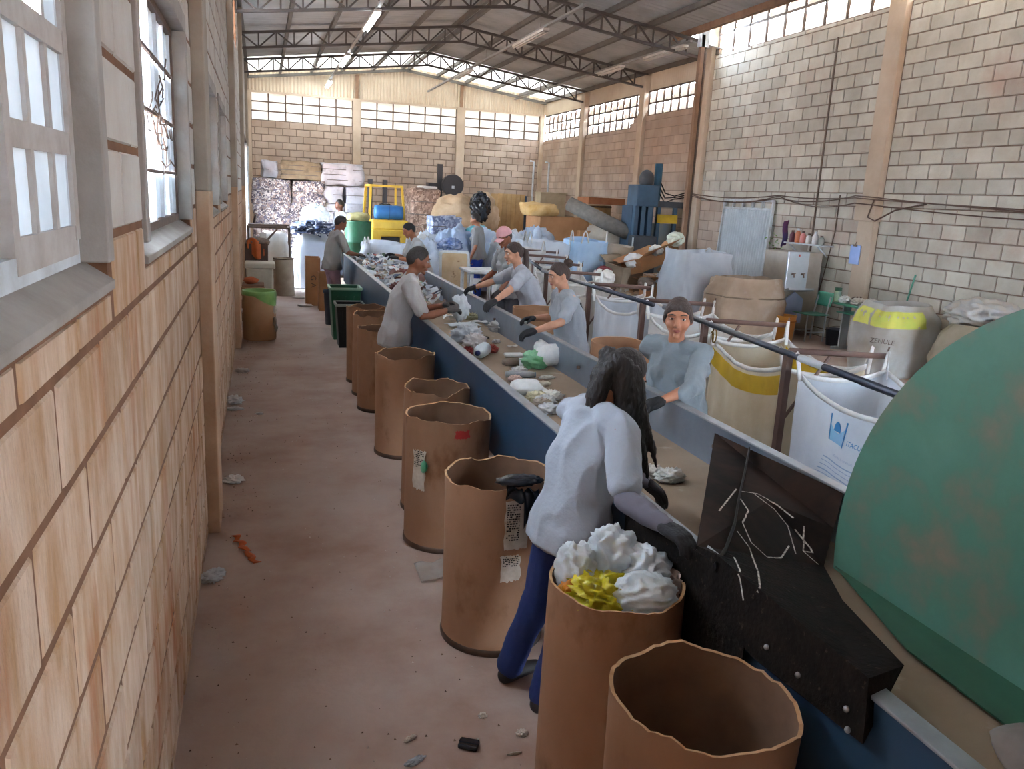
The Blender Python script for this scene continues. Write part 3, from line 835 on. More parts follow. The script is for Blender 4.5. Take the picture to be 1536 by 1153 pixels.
ch = [P(1022, 806, z=0.88), P(1046, 822, z=0.87), P(1060, 850, z=0.86), P(1068, 872, z=0.84)]
MB().tube(ch, 0.004, 6).build('chain', m_rim, strap)
rc = P(1067, 906, z=0.82); ax, ay = right, upv
MB().tube([rc + ax * 0.011 * math.cos(a) + ay * 0.011 * math.sin(a) for a in [i * math.pi / 8 for i in range(17)]], 0.002, 6).build('ring', m_rim, strap)
MB().tube([ch[-1], P(1069, 888, z=0.83), rc + ay * 0.011], 0.0022, 6).tube([rc - ay * 0.011, rc - ay * 0.03], 0.002, 6).build('link', m_rim, strap)

m_green = mat('machine_green', '#5a8674', '#46705c', rough=0.42, scale=2.6, col3='#8c7a6a', scale3=2.6, lo3=0.50, hi3=0.70, coords='POS', gloss_coat=0.15)
m_green_d = mat('machine_green_dark', '#2f5c45', '#28503b', rough=0.5, scale=3, coords='POS')
guard = thing('drum_guard', (2.7, 1.25, 0.7), 'big green steel drum guard with rust-worn paint over the feed end', 'machine')
GX, GC, GR = 2.30, (1.235, 0.885), 0.985
ol = [V(GX, GC[0] + GR * math.cos(a), GC[1] + GR * math.sin(a)) for a in [math.radians(-8.5 + 197 * i / 48) for i in range(49)]]
ol = [V(GX, p.y, max(p.z, 0.745)) for p in ol]
MB().prism(ol[::-1], (0.012, 0, 0)).build('guard_face', m_green, guard)
sh = MB(); n = len(ol)
sh.add([p for p in ol] + [p + V(0.55, 0, 0) for p in ol], [(i, i + 1, n + i + 1, n + i) for i in range(n - 1)])
sh.build('guard_shell', m_green, guard, smooth=True)
MB().prism([V(GX + 0.55, p.y, p.z) for p in ol], (0.01, 0, 0)).build('guard_back', m_green, guard)
MB().add([V(GX - 0.002, 2.20, 0.757), V(GX - 0.002, 0.3, 0.757), V(GX - 0.20, 0.3, 0.738), V(GX - 0.14, 1.70, 0.738)], [(0, 1, 2, 3)]).build('skirt_lip', m_green_d, guard, solid=0.006)
for y in (0.5, 1.9):
    MB().box((GX + 0.45, y - 0.04, 0), (GX + 0.53, y + 0.04, 0.9)).build('leg', m_green_d, guard)
m_dust = mat('cushion_grey', '#7c756e', '#69625c', rough=0.9, scale=8)
tag(MB().blob((1.74, 0.93, 1.005), (0.085, 0.12, 0.05), 4, 0.12, flat=0.046).build('grey_pad', m_dust, smooth=True), 'grey rounded pad lying on the near conveyor rim', 'pad')

# ================================================================ drums
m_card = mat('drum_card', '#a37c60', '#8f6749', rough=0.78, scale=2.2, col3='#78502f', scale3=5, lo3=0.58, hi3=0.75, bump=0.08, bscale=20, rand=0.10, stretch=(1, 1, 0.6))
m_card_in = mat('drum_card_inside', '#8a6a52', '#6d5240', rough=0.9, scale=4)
m_torn = mat('torn_card', '#c9a27c', '#b08458', rough=0.95, scale=20)
m_ring = mat('drum_base_ring', '#4d4038', '#6b5546', rough=0.5, metal=0.6, scale=9)
m_label = mat('paper_label', '#d3cabd', '#b8aa98', rough=0.8, scale=20, col3='#a07a56', scale3=9, lo3=0.62)
m_ink = mat('black_ink', '#2b2826', rough=0.8)
def drum(c, r, h, seed, label, tear=0.02, lean=0.0, oval=0.04, inside=None):
    c = Vector((c[0], c[1], 0.0))
    d = thing('cardboard_drum', c, label, 'drum', 'cardboard drums along the conveyor')
    so = Vector((seed * 5.1, seed * 2.3, 0))
    def top(a):
        q = Vector((math.cos(a) * 1.6, math.sin(a) * 1.6, 0)) + so
        return h + tear * 1.4 * mnoise.noise(q) + tear * 0.45 * mnoise.noise(q * 4.3) + tear * 0.10 * mnoise.noise(q * 9)
    def wob(i, a, rr, z):
        f = (z / h) ** 3 if z > 0 else 0
        k = 1 + oval * f * math.cos(2 * (a + seed)) + 0.02 * f * mnoise.noise(Vector((math.cos(a) * 2, math.sin(a) * 2, seed)))
        if z >= h * 0.999: z = top(a) - (0.0 if rr >= r * 0.985 else 0.002)
        return rr * k, z
    outer = MB().lathe([(r, 0.004), (r, h * 0.3), (r, h * 0.6), (r, h * 0.85), (r, h)], c, 72, wob)
    o = outer.build('shell', m_card, d, smooth=True)
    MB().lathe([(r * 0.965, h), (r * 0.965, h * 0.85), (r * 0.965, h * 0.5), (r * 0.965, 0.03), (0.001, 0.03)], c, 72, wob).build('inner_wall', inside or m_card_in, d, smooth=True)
    MB().lathe([(r * 1.003, h), (r * 0.96, h)], c, 72, wob).build('torn_rim', m_torn, d)
    MB().lathe([(r * 1.0, 0.0), (r * 1.02, 0.004), (r * 1.025, 0.016), (r * 1.02, 0.03), (r * 1.0, 0.034)], c, 48).build('base_ring', m_ring, d, smooth=True)
    return d
def curved_label(d, c, r, a0, a1, z0, z1, seed, material=None, name='paper_label', ragged=0.004, out=0.0025):
    rnd = random.Random(seed); n = 14
    mb = MB(); vs = []
    for j in range(6):
        for i in range(n):
            u, v = i / (n - 1), j / 5
            a = a0 + (a1 - a0) * u; z = z0 + (z1 - z0) * v
            if j in (0, 5): z += rnd.uniform(-ragged, ragged)
            if i in (0, n - 1): a += rnd.uniform(-ragged, ragged) / r
            vs.append((c[0] + (r + out) * math.cos(a), c[1] + (r + out) * math.sin(a), z))
    mb.add(vs, [(j*n+i, j*n+i+1, (j+1)*n+i+1, (j+1)*n+i) for j in range(5) for i in range(n - 1)])
    return mb.build(name, material or m_label, d)
D1c, D2c, D3c, D4c, D5c, D6c, D7c, D8c, D9c = (1.36, 1.53), (1.395, 2.13), (1.335, 3.28), (1.345, 4.36), (1.385, 4.87), (1.375, 6.02), (1.375, 7.35), (1.39, 7.92), (1.385, 8.47)
dr1 = drum(D1c, 0.228, 0.82, 1, 'empty torn-rimmed cardboard drum nearest the camera', 0.02, oval=0.05)
dr2 = drum(D2c, 0.222, 0.835, 2, 'cardboard drum filled with white and yellow plastic bags', 0.012, oval=0.03)
dr3 = drum(D3c, 0.235, 0.79, 3, 'cardboard drum with two paper labels and black film over its rim', 0.02, oval=0.05)
dr4 = drum(D4c, 0.242, 0.77, 4, 'cardboard drum with red tape near its rim and one torn label', 0.016, oval=0.05)
dr5 = drum(D5c, 0.215, 0.805, 5, 'cardboard drum with a frayed pale rim behind the red-taped one', 0.022, oval=0.03)
dr6 = drum(D6c, 0.225, 0.79, 6, 'cardboard drum with peeling rim in front of the grey-shirted sorter', 0.022, oval=0.03)
dr7 = drum(D7c, 0.212, 0.76, 7, 'cardboard drum just beyond the grey-shirted sorter on the aisle side', 0.02)
dr8 = drum(D8c, 0.215, 0.81, 8, 'cardboard drum with wavy torn rim, second farthest along the aisle', 0.03)
dr9 = drum(D9c, 0.212, 0.80, 9, 'farthest cardboard drum of the aisle row, beside the black bin', 0.02)
dr10 = drum((2.79, 7.08), 0.215, 1.0, 10, 'cardboard drum between the two sorters on the rack side', 0.006, inside=m_card)
dr11 = drum((2.78, 5.16), 0.222, 1.03, 11, 'cardboard drum behind the long-haired woman on the rack side', 0.006, inside=m_card)
# labels and prints
def az(c, px, py, r):
    """direction of a drum's face seen at a pixel"""
    z = 0.5; p = P(px, py, y=c[1] - r * 0.8); return math.atan2(p.y - c[1], p.x - c[0])
def print_bars(d, c, r, a0, a1, z0, z1, rows, seed, out=0.0036):
    rnd = random.Random(seed); mb = MB()
    for j in range(rows):
        z = z0 + (z1 - z0) * (j + 0.5) / rows; hh = (z1 - z0) / rows * 0.32
        a = a0
        while a < a1:
            da = rnd.uniform(0.012, 0.05)
            if rnd.random() < 0.75:
                vs = [(c[0] + (r + out) * math.cos(t), c[1] + (r + out) * math.sin(t), zz) for zz in (z - hh, z + hh) for t in (a, min(a + da, a1))]
                mb.add(vs, [(0, 1, 3, 2)])
            a += da + 0.012
    mb.build('label_print', m_ink, d)
A3 = math.radians(-100)
curved_label(dr3, D3c, 0.2365, math.radians(-98), math.radians(-72), 0.52, 0.745, 1); print_bars(dr3, D3c, 0.2365, math.radians(-96), math.radians(-82), 0.56, 0.73, 16, 2)
curved_label(dr3, D3c, 0.2365, math.radians(-100), math.radians(-78), 0.37, 0.49, 3, ragged=0.006); print_bars(dr3, D3c, 0.2365, math.radians(-98), math.radians(-80), 0.44, 0.49, 6, 4)
curved_label(dr4, D4c, 0.2465, math.radians(-152), math.radians(-132), 0.37, 0.60, 5, ragged=0.007); print_bars(dr4, D4c, 0.2465, math.radians(-150), math.radians(-134), 0.50, 0.60, 9, 6)
curved_label(dr4, D4c, 0.2475, math.radians(-94), math.radians(-74), 0.69, 0.735, 7, mat('red_tape', '#c23a34', '#a82c2a', rough=0.5, scale=9), 'red_tape', 0.006)
tg = MB().blob((1.17, 4.36 - 0.20, 0.52), (0.02, 0.03, 0.035), 3, 0.2, nu=12, nv=8)
tag(tg.build('green_scrap', mat('green_plastic', '#3f8f66', '#67b593', rough=0.4, scale=10), smooth=True), 'small green plastic scrap caught between two labelled drums', 'scrap')

# film over drum 3
m_film_black = mat('film_black', '#17181c', '#2a2e36', rough=0.22, scale=6)
fl = thing('black_film', (1.42, 3.08, 0.78), 'glossy black plastic film hanging over a drum rim', 'film')
def film(u, v):
    a = math.radians(-98 + 42 * u); r = 0.245 + 0.012 * math.sin(9 * u + 5 * v); z = 0.815 - 0.20 * v * (0.35 + 0.65 * (u > 0.45)) + 0.012 * math.sin(13 * u)
    if v < 0.25: r -= (0.25 - v) * 0.35
    return V(D3c[0] + r * math.cos(a), D3c[1] + r * math.sin(a), z)
MB().grid(film, 24, 14).build('film_sheet', m_film_black, fl, smooth=True, solid=0.002)
MB().blob((D3c[0] + 0.03, D3c[1] - 0.22, 0.83), (0.10, 0.05, 0.022), 6, 0.3, 3).build('film_fold', m_film_black, fl, smooth=True)

# bags in drum 2
m_bag_white = mat('bag_white', '#eef2f5', '#dae3ec', rough=0.35, scale=6, trans=0.3)
m_bag_yellow = mat('bag_yellow', '#d8cc2c', '#c4ae18', rough=0.3, scale=6, trans=0.15)
m_bag_orange = mat('bag_orange', '#d88a1e', rough=0.4)
def bag(name, c, r, seed, material, label, cat='bag', group=None, amp=0.3, flat=None, freq=2.2, nu=52, nv=36, rot=None):
    o = MB().blob(c, r, seed, amp, freq, nu, nv, flat, True, rot).build(name, material, smooth=True, origin=(c[0], c[1], c[2] - (r[2] if hasattr(r, '__len__') else r)))
    return tag(o, label, cat, group)
cx, cy = D2c
bag('plastic_bag', (cx - 0.12, cy + 0.06, 0.845), (0.06, 0.075, 0.085), 1, m_bag_white, 'small white plastic bag at the left rim of the filled drum', group='bags in the filled drum')
bag('plastic_bag', (cx + 0.02, cy + 0.09, 0.865), (0.085, 0.075, 0.095), 2, m_bag_white, 'tallest white plastic bag at the back of the filled drum', group='bags in the filled drum')
bag('plastic_bag', (cx + 0.11, cy + 0.02, 0.835), (0.08, 0.09, 0.08), 3, m_bag_white, 'bluish white plastic bag at the right of the filled drum', group='bags in the filled drum')
bag('plastic_bag', (cx + 0.04, cy - 0.11, 0.82), (0.105, 0.085, 0.075), 4, m_bag_white, 'round white plastic bag at the front of the filled drum', group='bags in the filled drum', amp=0.16)
bag('yellow_packet', (cx - 0.075, cy - 0.06, 0.805), (0.10, 0.095, 0.065), 5, m_bag_yellow, 'crumpled shiny yellow packet in the filled drum', group='bags in the filled drum', amp=0.45, freq=3.2)
bag('orange_packet', (cx - 0.15, cy - 0.01, 0.79), (0.045, 0.05, 0.05), 6, m_bag_orange, 'orange packet tucked behind the yellow one in the filled drum', group='bags in the filled drum', amp=0.4)
bag('paper_scrap', (cx + 0.185, cy - 0.03, 0.81), (0.03, 0.03, 0.04), 7, mat('paper_pink', '#d9c4bb', rough=0.8), 'crumpled pinkish paper at the right inside of the filled drum', 'scrap', 'bags in the filled drum', amp=0.5)
bag('trash_fill', (cx, cy, 0.735), (0.19, 0.19, 0.06), 8, m_bag_white, 'packed white film beneath the bags of the filled drum', group='bags in the filled drum', amp=0.2)
# ================================================================ people
def remesh(name, mb, material, voxel, parent=None, smooth_it=3, fold=0.0, fscale=9.0, seed=0, origin=None):
    """melt overlapping closed shapes into one continuous surface"""
    tmp = mb.build(name + '_tmp', None)
    md = tmp.modifiers.new('r', 'REMESH'); md.mode = 'VOXEL'; md.voxel_size = voxel
    if smooth_it:
        sm = tmp.modifiers.new('s', 'SMOOTH'); sm.factor = 0.5; sm.iterations = smooth_it
    dg = bpy.context.evaluated_depsgraph_get()
    me = bpy.data.meshes.new_from_object(tmp.evaluated_get(dg))
    old = tmp.data
    bpy.data.objects.remove(tmp, do_unlink=True); bpy.data.meshes.remove(old)
    me.name = name
    if fold:
        so = Vector((seed * 4.7, seed * 2.1, 0)); nn = [v.normal.copy() for v in me.vertices]
        for v, n in zip(me.vertices, nn):
            p = Vector((v.co.x * fscale, v.co.y * fscale, v.co.z * fscale * 0.55)) + so
            v.co += n * fold * (0.5 - 2.2 * abs(mnoise.noise(p)) + 0.5 * mnoise.noise(p * 2.2))
    o0 = Vector(origin) if origin is not None else Vector((0, 0, 0))
    if origin is not None:
        for v in me.vertices: v.co -= o0
    me.polygons.foreach_set('use_smooth', [True] * len(me.polygons))
    me.materials.clear(); me.materials.append(material)
    o = bpy.data.objects.new(name, me); COL.objects.link(o); o.location = o0
    if parent is not None:
        o.parent = parent; o.matrix_parent_inverse = world_of(parent).inverted()
    return o

def ball(mb, c, r, n=14, rot=None):
    c = Vector(c); r = Vector(r) if hasattr(r, '__len__') else Vector((r, r, r))
    return mb.blob(c, r, 0, 0.0, 1, n, max(8, n // 2 + 1), None, False, rot)

def limb(mb, pts, rad, n=14):
    """rounded tapered tube through points"""
    pts = [Vector(p) for p in pts]; P2 = []; R2 = []
    d0 = (pts[0] - pts[1]).normalized(); d1 = (pts[-1] - pts[-2]).normalized()
    for k in (0.98, 0.7, 0.35): P2.append(pts[0] + d0 * rad[0] * k * 0.9); R2.append(rad[0] * math.sqrt(1 - k * k))
    P2 += pts; R2 += list(rad)
    for k in (0.35, 0.7, 0.98): P2.append(pts[-1] + d1 * rad[-1] * k * 0.9); R2.append(rad[-1] * math.sqrt(1 - k * k))
    return mb.tube(P2, R2, n)

def torso(mb, rings, lat):
    """rings: (centre, half width, half depth, forward axis)"""
    n = 28; vs = []; fs = []
    full = []
    c, a, b, f = rings[0]; d = (rings[1][0] - c).normalized()
    full.append((c - d * 0.03, a * 0.6, b * 0.6, f)); full += list(rings)
    c, a, b, f = rings[-1]; d = (c - rings[-2][0]).normalized(); full.append((c + d * 0.02, a * 0.6, b * 0.6, f))
    for c, a, b, f in full:
        for k in range(n):
            t = 2 * math.pi * k / n; ct, st = math.cos(t), math.sin(t)
            e = 0.8
            x = abs(ct) ** e * (1 if ct >= 0 else -1); y = abs(st) ** e * (1 if st >= 0 else -1)
            vs.append(c + lat * (a * x) + f * (b * y))
    m_ = len(full)
    for i in range(m_ - 1):
        for k in range(n): k2 = (k + 1) % n; fs.append((i*n+k, i*n+k2, (i+1)*n+k2, (i+1)*n+k))
    fs.append(tuple(range(n))[::-1]); fs.append(tuple((m_-1)*n + k for k in range(n)))
    return mb.add(vs, fs)

def ik(a, b, l1, l2, pole):
    a = Vector(a); b = Vector(b); d = b - a; L_ = d.length
    mx = (l1 + l2) * 0.995
    if L_ > mx: b = a + d * (mx / L_); d = b - a; L_ = mx
    x = (l1 * l1 - l2 * l2 + L_ * L_) / (2 * L_); h = math.sqrt(max(l1 * l1 - x * x, 0))
    dn = d.normalized(); p = Vector(pole); p = (p - dn * p.dot(dn)).normalized()
    return a + dn * x + p * h, b

def hand_shape(mb, wrist, d, palm_n, s=1.0, curl=0.5, side=1, fat=1.0):
    """palm, four fingers of unequal length, thumb from the palm's side.  d: along the hand, palm_n: out of the palm"""
    d = Vector(d).normalized(); n = Vector(palm_n); n = (n - d * n.dot(d)).normalized(); w = d.cross(n) * side
    wrist = Vector(wrist)
    q = lambda a, b, c: wrist + d * (a * s) + w * (b * s) + n * (c * s)
    for b in (-0.028, -0.009, 0.010, 0.028):
        limb(mb, [q(0.0, b * 0.75, 0), q(0.045, b, 0.0), q(0.085, b, 0.002)], [0.017 * s * fat, 0.0165 * s * fat, 0.0135 * s * fat], 10)
    for k, (b, L_) in enumerate(((-0.031, 0.058), (-0.0105, 0.074), (0.0105, 0.080), (0.031, 0.070))):
        p = q(0.085, b, 0.002); pts = [p]; ang = 0.15; seg = L_ * s / 3
        for j in range(3):
            ang += curl * (0.55 if j == 0 else 0.75); v = d * math.cos(ang) + n * math.sin(ang)
            p = p + v * seg * (1.15, 1.0, 0.85)[j]; pts.append(p)
        limb(mb, pts, [0.0098 * s * fat, 0.0092 * s * fat, 0.0085 * s * fat, 0.0075 * s * fat], 10)
    t0 = q(0.018, 0.030, 0.006); t1 = q(0.050, 0.056, 0.018); t2 = q(0.078, 0.062, 0.018 + 0.03 * curl); t3 = q(0.098, 0.058, 0.02 + 0.055 * curl)
    limb(mb, [t0, t1, t2, t3], [0.016 * s * fat, 0.0125 * s * fat, 0.0105 * s * fat, 0.009 * s * fat], 10)

SKIN = {'brown': ('#8f5a40', '#7c4a34'), 'tan': ('#b57d60', '#a46a50'), 'light': ('#c9977c', '#b98468'), 'dark': ('#6d4330', '#5c3726')}
m_lip = mat('lip', '#8f4a44', rough=0.5)
m_eye_w = mat('eye_white', '#e4e0da', rough=0.2)
m_eye_d = mat('eye_dark', '#1d1512', rough=0.15)

def person(label, pos, face, H=1.6, lean=0.0, twist=0.0, side=0.0, head_yaw=0.0, head_pitch=0.0, hands=None, skin='brown', shirt='#a3a4a6', sleeve='short',
           trousers='#2a3f7c', gloves='#26262a', hair='short', hair_col='#1d1817', girth=1.0, voxel=0.0085, feet=None, hip_drop=0.0, poles=None, curl=0.6,
           collar=None, fine_head=True, detail=True, group='workers', stand_z=0.0, hand_dirs=None, sleeve_under=None, palms=None, pel_off=(0, 0), head_scale=1.04):
    pos = Vector((pos[0], pos[1], stand_z))
    fa = math.radians(face); F = Vector((math.cos(fa), math.sin(fa), 0)); R = Vector((F.y, -F.x, 0)); U = Vector((0, 0, 1))
    s = H / 1.65
    m_skin = mat('skin_' + skin, *SKIN[skin], rough=0.55, scale=8)
    m_shirt = mat('shirt_' + shirt, shirt, None, rough=0.9, bump=0.15, bscale=60)
    m_trous = mat('trousers_' + trousers, trousers, None, rough=0.9, bump=0.15, bscale=60)
    m_hair = mat('hair_' + hair_col, hair_col, None, rough=0.55, bump=0.5, bscale=90, stretch=(1, 1, 0.25))
    # --- skeleton
    la = math.radians(lean); sa = math.radians(side)
    pel = pos + U * (0.545 * H - hip_drop) + Vector((pel_off[0], pel_off[1], 0))
    def spine_dir(k): return (U * math.cos(la * k) + F * math.sin(la * k) + R * math.sin(sa * k)).normalized()
    waist = pel + spine_dir(0.6) * (0.075 * H); chest = waist + spine_dir(1.0) * (0.115 * H); nb = chest + spine_dir(1.15) * (0.112 * H)
    ta = math.radians(twist)
    Ft = F * math.cos(ta) + R * math.sin(ta); Rt = R * math.cos(ta) - F * math.sin(ta)
    def fax(k, base): 
        d = spine_dir(k); return (base - d * base.dot(d)).normalized()
    g = girth
    sh_w = 0.112 * H * (0.85 + 0.15 * g)
    shL = nb - Rt * sh_w - spine_dir(1.1) * (0.025 * H); shR = nb + Rt * sh_w - spine_dir(1.1) * (0.025 * H)
    ua, fo = 0.178 * H, 0.152 * H
    hands = hands or {}; poles = poles or {}
    arm = {}
    for k, sh, sg in (('L', shL, -1), ('R', shR, 1)):
        tgt = Vector(hands.get(k, sh + Vector((0, 0, -0.31 * H)) + F * 0.05 + R * 0.05 * sg))
        pole = Vector(poles.get(k, -F * 0.6 - U * 0.6 + R * 0.5 * sg))
        el, wr = ik(sh, tgt, ua, fo, pole); arm[k] = (sh, el, wr, sg)
    hd_k = 0.9
    ya = math.radians(head_yaw); Fh = Ft * math.cos(ya) - Rt * math.sin(ya)
    pa = math.radians(head_pitch)
    Rh = Fh.cross(U).normalized()
    Fh2 = Fh * math.cos(pa) - U * math.sin(pa); Uh = Rh.cross(Fh2).normalized()
    neck_top = nb + (spine_dir(1.0) * 0.6 + Uh * 0.5) * (0.045 * H)
    hc = neck_top + Uh * (0.062 * H) + Fh2 * (0.012 * H)
    legs = {}
    for k, sg in (('L', -1), ('R', 1)):
        hip = pel + R * (0.052 * H * sg) - U * 0.015
        ft = pos + R * (0.075 * H * sg) if not feet else Vector((feet[k][0], feet[k][1], stand_z))
        ank = ft + U * (0.05 * H)
        kn, an = ik(hip, ank, 0.245 * H, 0.245 * H, F)
        legs[k] = (hip, kn, ank, ft)
    # --- body: one continuous skin
    B = MB()
    torso(B, [(pel - U * 0.05 * H, 0.092 * H * g, 0.062 * H * g, F), (pel, 0.095 * H * g, 0.065 * H * g, F), (waist, 0.077 * H * g, 0.055 * H * g, fax(0.8, F)), (chest, 0.09 * H * g, 0.062 * H * g, fax(1, Ft)), (nb - spine_dir(1.1) * 0.03 * H, 0.085 * H, 0.045 * H, fax(1.1, Ft))], R)
    limb(B, [nb - spine_dir(1.1) * 0.02 * H, neck_top, hc - Uh * 0.02 * H], [0.036 * H, 0.031 * H, 0.034 * H])
    ball(B, shL, 0.036 * H); ball(B, shR, 0.036 * H)
    for k in 'LR':
        sh, el, wr, sg = arm[k]
        mid = el.lerp(wr, 0.3)
        limb(B, [nb.lerp(sh, 0.5), sh, sh.lerp(el, 0.5), el, mid, wr], [0.035 * H, 0.031 * H, 0.0275 * H, 0.0235 * H, 0.0245 * H, 0.0155 * H])
        hip, kn, ank, ft = legs[k]
        limb(B, [hip, hip.lerp(kn, 0.5), kn, kn.lerp(ank, 0.35), ank], [0.055 * H * g, 0.047 * H * g, 0.034 * H, 0.036 * H, 0.022 * H])
    # head
    S = 0.134 * H / 0.215 * head_scale
    def hp(r, f, u): return hc + Rh * (r * S) + Fh2 * (f * S) + Uh * (u * S)
    vs = []; NU, NV = 36, 24; fs = []
    def head_pt(d, k=1.0):
        dr, df, du = d
        w = 0.074; l = 0.098; h = 0.110
        if du < 0: w *= 1 - 0.30 * (-du) ** 1.5; l *= 1 - 0.10 * (-du)
        f = df * l
        if df > 0: f = df * l * 0.90 + 0.006 * max(0, -du) * df
        else:
            f = df * l * (1.0 - 0.25 * max(0, -du))
        return hp(dr * w * k, f * k, du * h * k)
    for j in range(NV + 1):
        th = math.pi * j / NV
        for i in range(NU):
            ph = 2 * math.pi * i / NU
            vs.append(head_pt((math.sin(th) * math.cos(ph), math.sin(th) * math.sin(ph), math.cos(th))))
    for j in range(NV):
        for i in range(NU): i2 = (i + 1) % NU; fs.append((j*NU+i, (j+1)*NU+i, (j+1)*NU+i2, j*NU+i2))
    B.add(vs, fs)
    limb(B, [hp(0, 0.080, 0.018), hp(0, 0.094, -0.008), hp(0, 0.103, -0.026)], [0.010 * S, 0.011 * S, 0.0135 * S], 10)
    for q in (-1, 1):
        ball(B, hp(0.012 * q, 0.092, -0.029), 0.0095 * S, 10)
        ball(B, hp(0.075 * q, -0.008, -0.006), (0.011 * S, 0.020 * S, 0.030 * S), 12, Matrix((Rh, Fh2, Uh)).transposed())
        limb(B, [hp(0.010 * q, 0.083, 0.030), hp(0.034 * q, 0.079, 0.034), hp(0.055 * q, 0.062, 0.026)], [0.009 * S, 0.010 * S, 0.008 * S], 8)
        ball(B, hp(0.040 * q, 0.060, -0.028), 0.024 * S, 10)
    ball(B, hp(0, 0.080, -0.056), (0.026 * S, 0.012 * S, 0.012 * S), 10, Matrix((Rh, Fh2, Uh)).transposed())
    ball(B, hp(0, 0.074, -0.090), (0.022 * S, 0.018 * S, 0.017 * S), 10, Matrix((Rh, Fh2, Uh)).transposed())
    if not gloves:
        for k in 'LR':
            sh, el, wr, sg = arm[k]
            d = Vector(hand_dirs[k]) if hand_dirs and k in hand_dirs else (wr - el)
            hand_shape(B, wr, d, palms[k] if palms and k in palms else Vector((0, 0, -1)) - R * 0.4 * sg, s, curl, sg)
    body = remesh('person', B, m_skin, voxel if detail else voxel * 1.3, None, 2, origin=pos)
    tag(body, label, 'person', group)
    # face
    rot = Matrix((Rh, Fh2, Uh)).transposed()
    if detail:
        for q in (-1, 1):
            e = ball(MB(), hp(0.031 * q, 0.0785, 0.010), (0.0135 * S, 0.008 * S, 0.0062 * S), 12, rot).build('eye', m_eye_w, body, smooth=True)
            ball(MB(), hp(0.031 * q, 0.0845, 0.010), (0.0062 * S, 0.0042 * S, 0.0060 * S), 10, rot).build('iris', m_eye_d, e, smooth=True)
            MB().tube([hp(0.013 * q, 0.0935, 0.031), hp(0.030 * q, 0.0915, 0.036), hp(0.050 * q, 0.077, 0.031)], [0.0030 * S, 0.0038 * S, 0.0022 * S], 8).build('eyebrow', m_hair, body, smooth=True)
            MB().tube([hp(0.016 * q, 0.0860, 0.0135), hp(0.031 * q, 0.0885, 0.0175), hp(0.046 * q, 0.0815, 0.0135)], [0.0018 * S, 0.0026 * S, 0.0018 * S], 8).build('eyelid', m_skin, body, smooth=True)
        MB().tube([hp(-0.022, 0.081, -0.0555), hp(-0.009, 0.0915, -0.0535), hp(0, 0.0925, -0.0545), hp(0.009, 0.0915, -0.0535), hp(0.022, 0.081, -0.0555)], [0.0016 * S, 0.0045 * S, 0.0042 * S, 0.0045 * S, 0.0016 * S], 8).tube([hp(-0.020, 0.081, -0.058), hp(0, 0.0915, -0.0625), hp(0.020, 0.081, -0.058)], [0.0016 * S, 0.0055 * S, 0.0016 * S], 8).build('lips', m_lip, body, smooth=True)
    # hair shell
    hv = []; NU, NV = 44, 28; hf = []
    for j in range(NV + 1):
        th = math.pi * j / NV
        for i in range(NU):
            ph = 2 * math.pi * i / NU
            d = (math.sin(th) * math.cos(ph), math.sin(th) * math.sin(ph), math.cos(th))
            az_ = math.degrees(math.atan2(abs(d[0]), d[1]))
            KN = [(0, 0.60), (35, 0.52), (60, 0.18), (80, 0.02), (95, -0.10), (125, -0.42), (180, -0.60)]
            if hair == 'tied': KN = [(0, 0.55), (35, 0.42), (60, 0.06), (80, -0.22), (95, -0.34), (125, -0.50), (180, -0.62)]
            for (k0, e0), (k1, e1) in zip(KN, KN[1:]):
                if k0 <= az_ <= k1: edge = e0 + (e1 - e0) * (az_ - k0) / (k1 - k0)
            t = max(0, min(1, (d[2] - edge) / 0.42 + 0.62)); t = t * t * (3 - 2 * t)
            thick = {'short': 1.07, 'bun': 1.07, 'tied': 1.13, 'pony': 1.08, 'long': 1.11, 'cap': 1.05}[hair]
            hv.append(head_pt(d, 0.80 + (thick - 0.80) * t + 0.012 * t * mnoise.noise(Vector(d) * 7)))
    for j in range(NV):
        for i in range(NU): i2 = (i + 1) % NU; hf.append((j*NU+i, (j+1)*NU+i, (j+1)*NU+i2, j*NU+i2))
    hb = MB().add(hv, hf)
    if hair == 'bun':
        bs = MB(); ball(bs, hp(0.0, -0.100, 0.075), 0.040 * S, 16)
        hb.blob(hp(0.0, -0.098, 0.085), 0.042 * S, 3, 0.15, 3, 20, 14)
    elif hair == 'pony':
        limb(hb, [hp(0, -0.095, 0.03), hp(0, -0.125, 0.0), hp(0, -0.125, -0.08), hp(0.0, -0.105, -0.20), hp(0.0, -0.10, -0.28)], [0.022 * S, 0.032 * S, 0.032 * S, 0.026 * S, 0.010 * S], 14)
    elif hair == 'tied':
        hb.blob(hp(0.0, -0.095, -0.02), (0.04 * S, 0.04 * S, 0.05 * S), 3, 0.15, 3, 18, 12)
    ho = hb.build('hair', m_hair, body, smooth=True)
